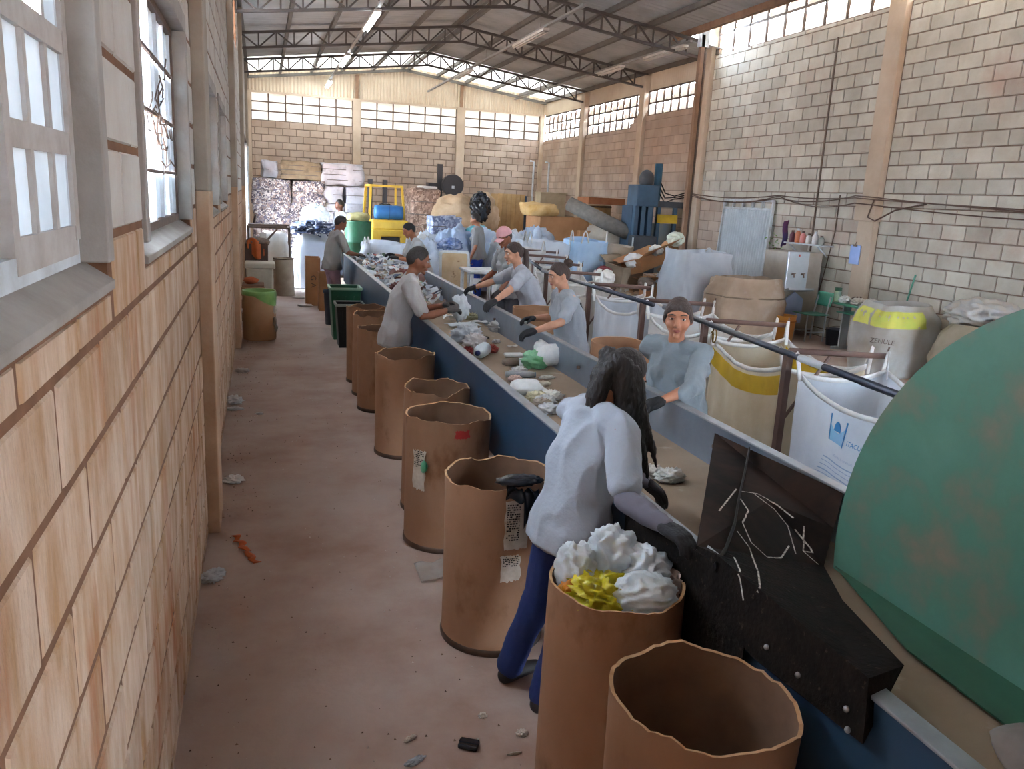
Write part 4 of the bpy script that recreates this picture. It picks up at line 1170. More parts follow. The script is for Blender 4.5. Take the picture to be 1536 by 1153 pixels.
    if hair == 'long':      # heavy hair falling past the shoulder, a few loose locks down the back
        lk = MB()
        dn = Vector((0, 0, -1))
        root = hp(0.0, -0.07, 0.02)
        for k, (r0, f0, dr, ln, rad) in enumerate(((-0.080, -0.045, -0.03, 0.22, 0.042), (-0.05, -0.085, -0.025, 0.27, 0.050), (-0.015, -0.10, 0.0, 0.30, 0.052), (-0.055, -0.07, 0.03, 0.25, 0.040), (-0.03, -0.085, 0.05, 0.30, 0.044), (0.0, -0.09, 0.05, 0.38, 0.048), (0.03, -0.085, 0.05, 0.44, 0.046), (0.06, -0.055, 0.045, 0.47, 0.040), (0.078, -0.015, 0.03, 0.40, 0.028), (0.05, -0.08, 0.05, 0.52, 0.034))):
            a = hp(r0, f0, 0.045); pts = [a]
            for t in (0.15, 0.35, 0.6, 0.8, 1.0):
                pts.append(a + dn * (ln * S * t) + Fh * (0.10 * S * t ** 1.2) + Rh * ((dr + 0.02) * S * t) + Vector((0.01 * math.sin(7 * t + k), 0, 0)))
            limb(lk, pts, [rad * 0.7 * S, rad * S, rad * 1.05 * S, rad * 0.85 * S, rad * 0.6 * S, rad * 0.15 * S], 14)
        for q in (0.0, 0.035):
            e_ = nb - Ft * (0.025 * H) + Rt * (q * 0.5) + U * 0.01
            limb(lk, [hp(q, -0.075, 0.03), hp(q, -0.095, -0.04), (hp(q, -0.085, -0.08) + e_) / 2, e_], [0.036, 0.036, 0.032, 0.022], 14)
        remesh('hair_fall', lk, m_hair, 0.007, body, 7, fold=0.005, fscale=55)
    if hair == 'cap':
        m_cap = mat('cap_pink', '#d9a5a8', '#c79296', rough=0.85, scale=9)
        cv = []; cf = []
        for j in range(12):
            th = math.pi / 2 * 0.98 * j / 11
            for i in range(32):
                ph = 2 * math.pi * i / 32; d = (math.sin(th) * math.cos(ph), math.sin(th) * math.sin(ph), math.cos(th))
                p = head_pt((d[0], d[1], d[2] * 0.9 + 0.24), 1.0); cv.append(hp(0, 0, 0) + (p - hp(0, 0, 0)) * 1.09)
        for j in range(11):
            for i in range(32): i2 = (i + 1) % 32; cf.append((j*32+i, (j+1)*32+i, (j+1)*32+i2, j*32+i2))
        cp = MB().add(cv, cf).build('cap', m_cap, body, smooth=True, solid=0.004)
        MB().grid(lambda u, v: hp((u - 0.5) * 0.14 * (1 - 0.25 * v * v), 0.085 + 0.065 * v - 0.10 * (u - 0.5) ** 2, 0.030 - 0.022 * v - 0.10 * (u - 0.5) ** 2), 12, 6).build('visor', m_cap, cp, smooth=True, solid=0.005)
    # shirt
    Sx = MB(); e = 0.010
    hem = pel - spine_dir(0.2) * (0.055 * H)
    torso(Sx, [(hem, 0.112 * H * g + e * 1.8, 0.082 * H * g + e * 1.8, F), (pel, 0.109 * H * g + e * 1.8, 0.079 * H * g + e * 1.8, F), (waist, 0.094 * H * g + e, 0.068 * H * g + e, fax(0.8, F)), (chest, 0.098 * H * g + e, 0.070 * H * g + e, fax(1, Ft)), (nb - spine_dir(1.1) * 0.035 * H, 0.098 * H + e, 0.052 * H + e, fax(1.1, Ft)), (nb + spine_dir(1.1) * 0.002 * H, 0.056 * H, 0.044 * H, fax(1.1, Ft))], R)
    if collar is not None or True:
        bust = (0.03 if g > 1.05 else 0.018) * H
        for q in (-1, 1): ball(Sx, chest + fax(1, Ft) * (0.045 * H * g) + Rt * (0.045 * H * q), (0.045 * H, 0.045 * H, 0.042 * H))
    for k in 'LR':
        sh, el, wr, sg = arm[k]
        ball(Sx, sh, 0.041 * H)
        if sleeve == 'short': limb(Sx, [nb.lerp(sh, 0.35), sh, sh.lerp(el, 0.5), sh.lerp(el, 0.80)], [0.045 * H, 0.046 * H, 0.040 * H, 0.039 * H])
        elif sleeve == 'three': limb(Sx, [nb.lerp(sh, 0.45), sh, sh.lerp(el, 0.55), el, el.lerp(wr, 0.42)], [0.046 * H, 0.048 * H, 0.043 * H, 0.037 * H, 0.032 * H])
        else: limb(Sx, [nb.lerp(sh, 0.45), sh, sh.lerp(el, 0.55), el, el.lerp(wr, 0.9)], [0.040 * H, 0.042 * H, 0.038 * H, 0.033 * H, 0.026 * H])
    remesh('shirt', Sx, m_shirt, voxel, body, 1, fold=0.016 * s, fscale=9, seed=len(label) % 17)
    if sleeve_under:
        m_us = mat('sleeve_' + sleeve_under, sleeve_under, None, rough=0.9)
        for k in 'LR':
            sh, el, wr, sg = arm[k]
            us = MB(); limb(us, [sh.lerp(el, 0.6), el, el.lerp(wr, 0.35), el.lerp(wr, 0.97)], [0.032 * H, 0.030 * H, 0.030 * H, 0.021 * H])
            remesh('sleeve', us, m_us, voxel, body, 2, fold=0.005, fscale=16)
    # trousers
    T = MB()
    torso(T, [(pel - U * 0.07 * H, 0.098 * H * g + e, 0.068 * H * g + e, F), (pel, 0.098 * H * g + e, 0.066 * H * g + e, F), (pel.lerp(waist, 0.4), 0.086 * H * g + e, 0.06 * H * g + e, F)], R)
    for k in 'LR':
        hip, kn, ank, ft = legs[k]
        limb(T, [hip, hip.lerp(kn, 0.5), kn, kn.lerp(ank, 0.4), ank + U * 0.005 * H], [0.062 * H * g, 0.054 * H * g, 0.046 * H * g, 0.044 * H, 0.040 * H])
    remesh('trousers', T, m_trous, voxel * 1.1, body, 2, fold=0.006, fscale=9)
    m_shoe = mat('shoe_dark', '#2c2624', rough=0.6)
    for k in 'LR':
        hip, kn, ank, ft = legs[k]
        sb = MB(); limb(sb, [ft - F * 0.03 * s + U * 0.04, ft + F * 0.06 * s + U * 0.042, ft + F * 0.16 * s + U * 0.032], [0.040 * s, 0.040 * s, 0.030 * s]); limb(sb, [ft + U * 0.045, ank], [0.04 * s, 0.036 * s])
        so = remesh('shoe', sb, m_shoe, 0.010, body, 2)
        for v in so.data.vertices:
            if v.co.z < stand_z + 0.006: v.co.z = stand_z + 0.001
    if gloves:
        m_gl = mat('glove_' + gloves, gloves, None, rough=0.8, bump=0.3, bscale=120)
        for k in 'LR':
            sh, el, wr, sg = arm[k]
            gl = MB()
            d = Vector(hand_dirs[k]) if hand_dirs and k in hand_dirs else (wr - el)
            hand_shape(gl, wr, d, palms[k] if palms and k in palms else Vector((0, 0, -1)) - R * 0.4 * sg, s * 1.05, curl, sg, 1.12)
            fd = (wr - el).normalized()
            limb(gl, [wr - fd * 0.055 * s, wr - fd * 0.01, wr + fd * 0.02], [0.027 * s, 0.026 * s, 0.026 * s])
            remesh('glove', gl, m_gl, 0.005 if voxel < 0.009 else 0.007, body, 1)
    return body
# ---- the ten workers (facing: 0 = towards +x, 90 = down the hall, 180 = towards the aisle)
Z = BZ
p1 = person('woman with long dark hair bending over the conveyor, seen from behind, white shirt', (1.38, 2.70), 20, H=1.46, lean=14, twist=8, head_yaw=-6, head_pitch=32, pel_off=(0.07, -0.03),
       hands={'R': P(1000, 790, z=0.985), 'L': (1.86, 2.86, 0.86)}, poles={'R': (-0.25, -0.45, -0.75), 'L': (-0.2, 0.6, -0.6)}, skin='tan', shirt='#a3a8b2', trousers='#1f3166', gloves='#2b2a2d', hair='long', hair_col='#241d1c',
       girth=0.97, voxel=0.0075, sleeve_under='#6b6872', curl=0.5, feet={'L': (1.30, 2.86), 'R': (1.37, 2.64)})
p2 = person('woman with short dark hair in a grey shirt on the aisle side, holding white plastic', (1.40, 6.66), -8, H=1.54, lean=15, head_yaw=0, head_pitch=14,
       hands={'R': (1.80, 6.45, 1.06), 'L': (1.82, 6.64, 1.08)}, skin='brown', shirt='#a5a19f', trousers='#5b6270', gloves='#4a4644', hair='short', hair_col='#221b19', girth=1.02, curl=0.8)
p3 = person('worker in grey shirt and faded pink trousers at the far aisle end', (1.38, 12.9), 15, H=1.56, lean=10, head_yaw=0, head_pitch=18,
       hands={'R': (1.80, 12.85, 1.0), 'L': (1.78, 13.15, 0.98)}, skin='brown', shirt='#8d8986', trousers='#a58a9c', gloves='#5d4f4a', hair='short', hair_col='#2a211e', voxel=0.012, detail=False)
p5 = person('dark-haired worker in a white shirt bending over the heaped far end of the belt', (2.70, 12.2), 186, H=1.55, lean=20, head_pitch=24,
       hands={'R': (2.24, 12.35, 1.05), 'L': (2.26, 12.05, 1.03)}, skin='tan', shirt='#b9bdc0', trousers='#4a4f5c', gloves='#26262a', hair='short', hair_col='#141316', voxel=0.012, detail=False)
p8 = person('woman in a grey shirt reaching over the far rim with both gloved hands', (3.06, 7.95), 176, H=1.55, lean=24, head_yaw=6, head_pitch=10,
       hands={'R': (2.48, 8.45, 1.0), 'L': (2.48, 7.52, 0.98)}, poles={'R': (0.3, 0.6, -0.5), 'L': (0.4, -0.7, -0.4)}, skin='light', shirt='#a6a8b0', trousers='#5a2540', gloves='#26252a', hair='pony', hair_col='#33231e', girth=1.06)
p7 = person('worker with a pink cap and grey shirt standing behind the reaching woman', (3.30, 9.6), 200, H=1.60, lean=6, head_pitch=22,
       skin='brown', shirt='#9a9da0', trousers='#4b4d55', gloves='#3a3638', hair='cap', hair_col='#2a1f1b', hands={'R': (2.98, 9.85, 0.92), 'L': (3.05, 9.25, 0.86)}, voxel=0.0095)
p9 = person('woman with a hair bun and grey shirt on the rack side, lifting a white tray', (2.82, 6.22), 178, H=1.47, lean=12, head_yaw=4, head_pitch=14,
       hands={'R': (2.56, 6.5, 0.99), 'L': (2.38, 5.92, 0.98)}, poles={'R': (0.3, 0.5, -0.6), 'L': (0.3, -0.8, -0.35)}, skin='light', shirt='#969ba3', trousers='#2b4286', gloves='#23252b', hair='bun', hair_col='#3a2a24', girth=1.14)
p10 = person('woman with tied-back hair in a grey three-quarter-sleeve shirt, looking at the camera', (2.70, 4.16), 218, H=1.44, lean=12, head_yaw=22, head_pitch=2, head_scale=1.14,
       hands={'R': (2.60, 4.45, 0.90), 'L': (2.40, 3.80, 0.96)}, poles={'R': (0.5, 0.6, -0.5), 'L': (0.75, -0.6, -0.2)}, skin='tan', shirt='#7d868d', trousers='#2f4d8c', gloves='#201f21', hair='tied', hair_col='#382a25', girth=1.18, sleeve='three', voxel=0.0075)
p6 = person('worker in a grey shirt and bright blue trousers standing in the aisle behind the table', (4.38, 15.3), 150, H=1.62, lean=4, head_pitch=12, skin='tan', shirt='#8b8c8e', trousers='#2446a8', gloves=None, hair='short', hair_col='#2c2422', voxel=0.012, detail=False)
p4 = person('worker in a white shirt in front of the far white bales', (2.06, 18.9), 200, H=1.70, skin='dark', shirt='#d7dde2', trousers='#39404f', gloves=None, hair='short', hair_col='#15110f', voxel=0.014, detail=False)
# ================================================================ bag rack with hanging bulk bags
m_rackpipe = mat('rack_pipe', '#6a5148', '#574039', rough=0.6, scale=6, coords='POS')
m_rackrail = mat('rack_rail', '#4a4f5c', '#3a3d47', rough=0.35, metal=0.5, scale=6, coords='POS')
m_weave = mat('woven_white', '#d4d4d2', '#c2c0bc', rough=0.75, scale=2.5, trans=0.35, col3='#b8ab98', scale3=1.3, lo3=0.52, hi3=0.8, bump=0.08, bscale=120, coords='POS')
m_weave_b = mat('woven_bluish', '#ced4dc', '#bac3cf', rough=0.7, scale=2.5, trans=0.35, bump=0.08, bscale=120, coords='POS')
m_weave_y = mat('woven_cream', '#c9c0ac', '#b5a88e', rough=0.75, scale=2.5, trans=0.4, bump=0.08, bscale=120, coords='POS')
m_yellow = mat('woven_yellow', '#cfae2e', '#b8982a', rough=0.7, scale=4, trans=0.3, coords='POS')
m_strap = mat('bag_strap', '#dcdcdc', '#c8c6c2', rough=0.8, scale=9)
m_blueink = mat('blue_print', '#2f7fb4', '#3c74b0', rough=0.7, scale=9)
m_blueink_l = mat('blue_print_pale', '#7fb3d2', '#8fb8dc', rough=0.7, scale=9)
m_greyink = mat('blue_print_fine', '#8ea2bf', rough=0.8)
RZ = 1.12
def rail_x(y):
    if y < 6.4: return 3.34 + (3.74 - 3.34) * (y - 2.4) / 4.0
    if y < 9.6: return 3.70
    return 3.72 + (y - 9.6) * 0.22
rack = thing('bag_rack', (3.7, 7, 0), 'long pipe rack with outrigger arms holding the open bulk bags', 'rack')
for a, b in ((2.4, 6.35), (6.5, 9.55), (9.6, 13.2)):
    MB().tube([(rail_x(a), a, RZ), (rail_x(b) if b < 9.58 or a > 9 else 3.7, b, RZ)], 0.022, 12).build('rail', m_rackrail, rack, smooth=True)
MB().tube([(rail_x(3.86), 3.86, RZ), (rail_x(4.12), 4.12, RZ)], 0.024, 12).build('tape_wrap', m_bag_white, rack, smooth=True)
POSTS = [2.9, 4.26, 5.5, 6.7, 8.0, 9.4, 10.7, 12.0, 13.15]
for i, y in enumerate(POSTS):
    x = rail_x(y)
    MB().box((x - 0.022, y - 0.022, 0), (x + 0.022, y + 0.022, RZ - 0.01)).build('post', m_rackpipe, rack)
    MB().tube([(x + 0.02, y + 0.02, RZ + 0.015), (x + 0.72, y - 0.06, RZ - 0.012)], 0.02, 10).build('arm', m_rackpipe, rack, smooth=True)
    MB().bar((x, y, 0.66), (x + 0.30, y - 0.02, RZ - 0.02), 0.016).build('brace', m_rackpipe, rack)
    MB().tube([(x + 0.715, y - 0.06, RZ), (x + 0.725, y - 0.06, RZ + 0.05)], 0.006, 6).build('hook', m_bar_dark, rack)

def bag_face(seed, y0, y1, zt, zb, bulge):
    so = Vector((seed * 3.3, seed * 1.7, 0))
    def f(s, v):
        k = math.sin(math.pi * min(max(s, 0), 1))
        sag = bulge * k * (0.25 + 1.1 * v * (1.25 - v))
        return sag + 0.020 * (0.5 - abs(mnoise.noise(Vector((s * 3.1, v * 0.8, 0)) + so)) * 2) * (0.4 + k) + 0.010 * mnoise.noise(Vector((s * 9, v * 3, 4)) + so)
    return f
def hang_bag(y0, y1, depth, zt, zb, seed, label, material, bulge=0.07, band=None, cut=None, sagtop=0.10, strap=True):
    x0a, x0b = rail_x(y0) + 0.035, rail_x(y1) + 0.035
    b = thing('bulk_bag', ((x0a + x0b) / 2 + depth / 2, (y0 + y1) / 2, zb), label, 'bag', 'bulk bags hung on the rack')
    F = bag_face(seed, y0, y1, zt, zb, bulge); Bk = bag_face(seed + 9, y0, y1, zt, zb, bulge)
    def edge(s): return sagtop * math.sin(math.pi * s) ** 0.8
    def pt(u, v):
        u = (u % 1.0) * 4
        q = int(u); s = u - q
        if q == 0:   # front, from y1 down to y0 (seen left to right)
            y = y1 + (y0 - y1) * s; x = x0b + (x0a - x0b) * s - F(s, v); z = zt - edge(s) + (zb - zt + edge(s)) * v
        elif q == 1:
            y = y0 - 0.4 * F(s, v); x = x0a + depth * s; z = zt - 0.6 * edge(s) + (zb - zt + 0.6 * edge(s)) * v
        elif q == 2:
            y = y0 + (y1 - y0) * s; x = x0a + (x0b - x0a) * s + depth + Bk(s, v); z = zt - edge(s) + (zb - zt + edge(s)) * v
        else:
            y = y1 + 0.4 * Bk(s, v); x = x0b + depth - depth * s; z = zt - 0.6 * edge(s) + (zb - zt + 0.6 * edge(s)) * v
        return V(x, y, z)
    mb = MB().grid(pt, 112, 22, closeu=True)
    mb.f.append(tuple(range(21 * 112, 22 * 112)))
    mb.build('bag_body', material, b, smooth=True)
    MB().grid(lambda u, v: pt(u, v * 0.035) + V(-0.004 if (u % 1) * 4 < 1 else 0.003, 0, 0.004), 112, 2, closeu=True).build('hem', m_strap, b, smooth=True, solid=0.008)
    if band:
        MB().grid(lambda u, v: pt(0.004 + u * 0.242, band[0] + (band[1] - band[0]) * v) + V(-0.005, 0, 0), 40, 6).build('yellow_band', m_yellow, b, smooth=True)
        MB().grid(lambda u, v: pt(0.504 + u * 0.242, band[0] + (band[1] - band[0]) * v) + V(-0.006, 0, 0), 40, 6).build('yellow_band', m_yellow, b, smooth=True)
    if strap:
        for (cx_, cy_, tx, ty) in ((x0a, y0, rail_x(y0), y0), (x0b, y1, rail_x(y1), y1), (x0a + depth, y0, rail_x(y0) + 0.70, y0 - 0.03), (x0b + depth, y1, rail_x(y1) + 0.70, y1 - 0.0)):
            mb = MB()
            top = V(tx, ty, RZ + 0.028)
            for dx in (-0.07, 0.07):
                base = V(cx_ + dx * 0.6, cy_ + (dx if cx_ > x0a + depth * 0.5 else dx), zt - 0.05)
                mb.tube([base, base.lerp(top, 0.6) + V(0, 0, 0.0), top], [0.016, 0.016, 0.014], 6, flat=0.25)
            mb.build('lifting_loop', m_strap, b, smooth=True)
    return b, F, (x0a, x0b)
# the printed bag
bA, FA, (xa, xb) = hang_bag(2.98, 4.16, 0.66, 1.03, 0.08, 1, 'bluish white bulk bag printed ITACUÁ, hung nearest the green guard', m_weave_b, 0.06)
def bag_x(y, z):
    s = (4.16 - y) / (4.16 - 2.98); e = 0.10 * math.sin(math.pi * min(max(s, 0), 1)) ** 0.8
    v = (1.03 - e - z) / (1.03 - e - 0.08)
    return xb + (xa - xb) * s - FA(s, v) - 0.004
def print_on(name, shapes, material):
    mb = MB()
    for pts in shapes: mb.add([V(bag_x(y, z), y, z) for y, z in pts], [tuple(range(len(pts)))])
    return mb.build(name, material, bA)
def pz(px, py):
    p = P(px, py, x=3.42); return (p.y, p.z)
e0 = pz(1229, 655); e1 = pz(1257, 672); ew = e1[0] - e0[0]; ez = e0[1] - 0.012
def L_(a, b): return (e0[0] + ew * a, ez + abs(ew) * b)
def strip(pts0, pts1): return [[pts0[i], pts0[i + 1], pts1[i + 1], pts1[i]] for i in range(len(pts0) - 1)]
N = 12
print_on('emblem', [[L_(0, 0), L_(0.08, 0), L_(0.08, 0.95), L_(0, 0.95)], [L_(0.94, -0.05), L_(1.02, -0.05), L_(1.02, 0.85), L_(0.94, 0.85)]] + strip([L_(0.51 - 0.22 * math.cos(math.pi * i / N), 0.40) for i in range(N + 1)], [L_(0.51 - 0.22 * math.cos(math.pi * i / N), 0.40 + 0.36 * math.sin(math.pi * i / N)) for i in range(N + 1)]), m_blueink)
print_on('emblem_base', strip([L_(0.09 + 0.84 * i / N, 0.0) for i in range(N + 1)], [L_(0.09 + 0.84 * i / N, 0.36 + 0.22 * (2 * i / N - 1) ** 2) for i in range(N + 1)]), m_blueink_l)
tx = text_mesh('lettering', 'ITACU\u00c1', 0.040, m_blueink, bA, (3.40, 0, 0), (0, -1, 0), (0, 0, 1))
t0 = pz(1276, 671)
for v in tx.data.vertices:
    y = v.co.y + t0[0]; z = v.co.z + t0[1]; v.co = Vector((bag_x(y, z), y, z))
tx2 = text_mesh('small_print', 'INDUSTRIA E COMERCIO', 0.018, m_greyink, bA, (3.40, 0, 0), (0, -1, 0), (0, 0, 1))
t1 = pz(1256, 690)
for v in tx2.data.vertices:
    y = v.co.y + t1[0]; z = v.co.z + t1[1]; v.co = Vector((bag_x(y, z), y, z))
ln = []
for k in range(9):
    z = t1[1] - 0.035 - 0.026 * k; ya = t1[0] + 0.20 + 0.01 * k; yb = t1[0] - 0.22
    ln += strip([(ya + (yb - ya) * i / 14, z) for i in range(15)], [(ya + (yb - ya) * i / 14, z - (0.008 if k % 3 == 0 else 0.004)) for i in range(15)])
print_on('printed_lines', ln, m_greyink)
hang_bag(4.36, 5.40, 0.66, 1.02, 0.06, 2, 'cream translucent bulk bag with a yellow band, facing the woman who looks up', m_weave_y, 0.05, band=(0.06, 0.20))
hang_bag(5.60, 6.62, 0.66, 1.03, 0.10, 3, 'plain white bulk bag hung behind the woman who looks up', m_weave, 0.05)
hang_bag(6.82, 7.90, 0.66, 1.03, 0.10, 4, 'bluish white bulk bag hung behind the drum on the rack side', m_weave_b, 0.05)
hang_bag(8.10, 9.30, 0.68, 1.03, 0.10, 5, 'plain white bulk bag hung behind the reaching woman', m_weave, 0.05)
hang_bag(9.55, 10.60, 0.68, 1.02, 0.10, 6, 'white bulk bag hung behind the pink-capped worker', m_weave, 0.06)
hang_bag(10.82, 11.9, 0.68, 1.02, 0.10, 7, 'second farthest bulk bag hung on the rack', m_weave, 0.06)
hang_bag(12.1, 13.05, 0.68, 1.02, 0.10, 8, 'farthest bulk bag hung on the rack', m_weave_b, 0.06)
# carabiner on the rail, dark bag on a post
cb = MB(); cc = V(rail_x(5.32), 5.32, RZ - 0.07)
cb.tube([cc + V(0, 0.03 * math.cos(a), 0.055 * math.sin(a)) for a in [i * math.pi / 8 for i in range(17)]], 0.006, 6).tube([cc + V(0, 0.03 + 0.022 * math.cos(a), -0.02 + 0.045 * math.sin(a)) for a in [i * math.pi / 8 for i in range(17)]], 0.005, 6)
tag(cb.build('wire_loops', mat('brass_wire', '#7a6236', rough=0.4, metal=0.7), smooth=True), 'pair of bent wire loops hanging from the rack rail', 'hook')
bag('black_pouch', (3.60, 8.02, 0.78), (0.05, 0.06, 0.14), 21, mat('pouch_dark', '#3d3d40', '#2a2a2d', rough=0.5, scale=9), 'dark plastic pouch hanging from a rack post behind the reaching woman', 'bag', amp=0.2)

# ================================================================ things along the right wall
# steel door leaning on the wall
ld = thing('steel_door', (9.1, 13.5, 0), 'pale corrugated steel door leaf leaning on the right wall', 'door')
m_door = mat('door_galv', '#c6ced4', '#b0bac2', rough=0.4, metal=0.2, scale=3, coords='POS')
dy0, dy1, dz1, dx = 12.74, 14.36, 2.17, 9.16
MB().grid(lambda u, v: V(dx - 0.10 * (1 - v) + 0.012 * (1 if int(u * 38) % 2 else -1), dy0 + 0.04 + (dy1 - dy0 - 0.08) * u, 0.03 + (dz1 - 0.20) * v), 77, 2).build('corrugated_sheet', m_door, ld, solid=0.004)
fr = MB()
for y in (dy0, dy1): fr.bar((dx - 0.105, y, 0.0), (dx, y, dz1), 0.04, 0.05)
for z in (0.03, dz1 - 0.15, dz1): fr.bar((dx - 0.10 * (1 - z / dz1), dy0, z), (dx - 0.10 * (1 - z / dz1), dy1, z), 0.035, 0.04)
for k in range(1, 5): fr.bar((dx - 0.006, dy0 + (dy1 - dy0) * k / 5, dz1 - 0.15), (dx, dy0 + (dy1 - dy0) * k / 5, dz1), 0.03, 0.05)
fr.build('door_frame', m_steel_white, ld)
MB().cbox((dx - 0.07, dy1 + 0.0, 0.95), (0.07, 0.05, 0.16)).build('latch', m_bar_dark, ld)

def sack(name, c, size, seed, label, material, n=72, open_top=True, fold=0.11, top=0.85, flare=1.05, tie=None, group=None, cat='bag'):
    """soft upright bag standing on the floor; c = base centre"""
    c = Vector(c); w, d, h = size; so = Vector((seed * 2.7, seed * 5.3, 0))
    def prof(v): return 0.90 + 0.16 * math.sin(math.pi * min(v * 1.1, 1)) * 1.0
    def pt(u, v):
        a = 2 * math.pi * u; ca, sa = math.cos(a), math.sin(a); e = 0.62
        x = abs(ca) ** e * (1 if ca > 0 else -1); y = abs(sa) ** e * (1 if sa > 0 else -1)
        k = prof(v) + fold * (0.55 - 2 * abs(mnoise.noise(Vector((ca * 1.7, sa * 1.7, v * 1.3)) + so))) + fold * 0.5 * (0.4 - abs(mnoise.noise(Vector((ca * 4.5, sa * 4.5, v * 3)) + so)) * 2) + fold * 0.35 * mnoise.noise(Vector((ca * 9, sa * 9, v * 8)) + so)
        if v > top: k *= 1 + (flare - 1) * (v - top) / (1 - top)
        z = h * v + 0.05 * h * mnoise.noise(Vector((ca * 1.1, sa * 1.1, 7)) + so) * v * v
        return c + V(x * w / 2 * k, y * d / 2 * k, max(z, 0.002))
    mb = MB().grid(pt, n, 28, closeu=True)
    base = len(mb.v)
    mb.f.append(tuple(range(n))[::-1])
    t = thing(name, c, label, cat, group)
    mb.build('bag_body', material, t, smooth=True)
    # contents just below the mouth
    MB().grid(lambda u, v: c + (pt(u, 0.86) - c) * V(1, 1, 1).x * (1 - v) * 0.97 + V(0, 0, h * 0.86 * v * 0.98 + 0.10 * h * v * (1 - v)) , n, 6, closeu=True).build('contents', mat('contents_mix', '#b9b4ac', '#8f959c', rough=0.7, scale=14, bump=0.6, bscale=30), t, smooth=True)
    return t, pt
def loops(t, pt, h, us, up=0.18, material=None):
    for u in us:
        a = pt(u - 0.03, 0.97); b = pt(u + 0.03, 0.97); m_ = (a + b) / 2 + V(0, 0, up)
        MB().tube([a, a.lerp(m_, 0.6) + V(0, 0, up * 0.2), m_, b.lerp(m_, 0.6) + V(0, 0, up * 0.2), b], [0.014] * 5, 6, flat=0.3).build('lifting_loop', material or m_strap, t, smooth=True)
t, pt = sack('bulk_bag', (7.25, 11.9, 0), (1.05, 0.95, 1.30), 31, 'tall bluish white bulk bag standing before the leaning steel door', m_weave_b, flare=1.0); loops(t, pt, 1.3, (0.12, 0.4), 0.06)
t, pt = sack('bulk_bag', (7.52, 10.85, 0), (1.10, 0.95, 0.98), 32, 'dusty beige bulk bag standing beside the water cooler', mat('woven_dusty', '#b5a08c', '#a18a74', rough=0.85, scale=2.5, col3='#c7bdb2', scale3=1.5, lo3=0.55, trans=0.1), flare=0.9, fold=0.13)
MB().tube([pt(u, 0.70) * 1.0 + V(0, 0, 0.01) for u in [i / 24 for i in range(25)]], 0.012, 6).build('tie_rope', mat('rope', '#7d6c5c', rough=0.9), t)

# water cooler
wc = thing('water_cooler', (8.75, 11.35, 0), 'stainless steel industrial water cooler with two taps and a drip tray', 'water cooler')
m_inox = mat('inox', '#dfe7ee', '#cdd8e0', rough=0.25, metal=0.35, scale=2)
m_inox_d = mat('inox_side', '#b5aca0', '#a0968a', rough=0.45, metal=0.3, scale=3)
MB().box((8.42, 11.10, 0.78), (8.82, 11.14, 1.38)).build('front_panel', m_inox, wc, bevel=0.01)
MB().box((8.42, 11.14, 0.10), (9.10, 11.75, 1.37)).build('tank', m_inox_d, wc, bevel=0.012)
MB().prism([(8.36, 11.13, 0.74), (8.84, 11.13, 0.74), (8.80, 10.86, 0.79), (8.32, 10.86, 0.79)], (0, 0, 0.03)).build('drip_tray', m_inox, wc)
MB().prism([(8.47, 11.10, 0.62), (8.63, 11.10, 0.735), (8.80, 11.10, 0.62), (8.80, 11.10, 0.22), (8.47, 11.10, 0.28)], (0, 0.03, 0)).build('lower_panel', mat('panel_blue', '#b4c4e4', '#a0b2da', rough=0.3, metal=0.1), wc)
for x in (8.52, 8.70):
    MB().tube([(x, 11.10, 1.02), (x, 11.04, 1.02), (x, 11.03, 0.97)], 0.013, 8).tube([(x - 0.035, 11.05, 1.035), (x + 0.035, 11.05, 1.035)], 0.008, 8).build('tap', m_bar_dark, wc, smooth=True)
for x in (8.47, 9.05):
    for y in (11.18, 11.70): MB().cyl((x, y, 0), 0.025, 0.11, 10).build('foot', m_bar_dark, wc)
MB().cbox((8.62, 11.095, 1.32), (0.03, 0.006, 0.035)).build('badge', mat('badge_red', '#b55048', rough=0.5), wc)
# shelf with bottles over the cooler
sh = thing('wall_shelf', (9.1, 11.5, 1.5), 'pale wall shelf over the water cooler', 'shelf')
MB().box((8.95, 11.02, 1.475), (9.19, 12.02, 1.495)).build('board', m_steel_white, sh)
for y in (11.15, 11.9): MB().bar((9.19, y, 1.30), (8.98, y, 1.47), 0.02).build('bracket', m_steel_white, sh)
m_green_pl = MATS['green_plastic']
BT = [(11.95, 0.20, '#6b3a48', 'maroon bottle at the left end of the wall shelf'), (11.80, 0.24, '#c77a58', 'orange bottle on the wall shelf'), (11.66, 0.20, '#d48a86', 'pink bottle on the wall shelf'), (11.50, 0.17, '#d8d2cc', 'white jar on the wall shelf'), (11.34, 0.21, '#d5d5d8', 'tall white bottle on the wall shelf'), (11.18, 0.15, '#8d8f86', 'grey jar at the right end of the wall shelf')]
for y, h, colr, lab in BT:
    b = thing('shelf_bottle', (9.06, y, 1.495), lab, 'bottle', 'bottles on the wall shelf')
    MB().lathe([(0.001, 0), (0.045, 0.0), (0.05, 0.02), (0.05, h * 0.62), (0.03, h * 0.78), (0.022, h * 0.84)], (9.06, y, 1.4955), 16).build('bottle_body', mat('bottle_' + colr, colr, rough=0.35), b, smooth=True)
    MB().cyl((9.06, y, 1.495 + h * 0.84), 0.024, h * 0.16, 12).build('cap', m_steel_white if h > 0.2 else m_bar_dark, b)
nv = thing('hanging_rag', (9.0, 12.05, 1.55), 'dark blue and maroon rag hung at the shelf end', 'cloth')
MB().grid(lambda u, v: V(9.02 + 0.03 * math.sin(9 * u), 12.06 + 0.14 * u + 0.02 * math.sin(7 * v), 1.86 - 0.42 * v - 0.05 * u), 12, 14).build('rag_sheet', mat('rag_blue', '#3a3c6e', '#6e2f44', rough=0.9, scale=4), nv, smooth=True, solid=0.01)
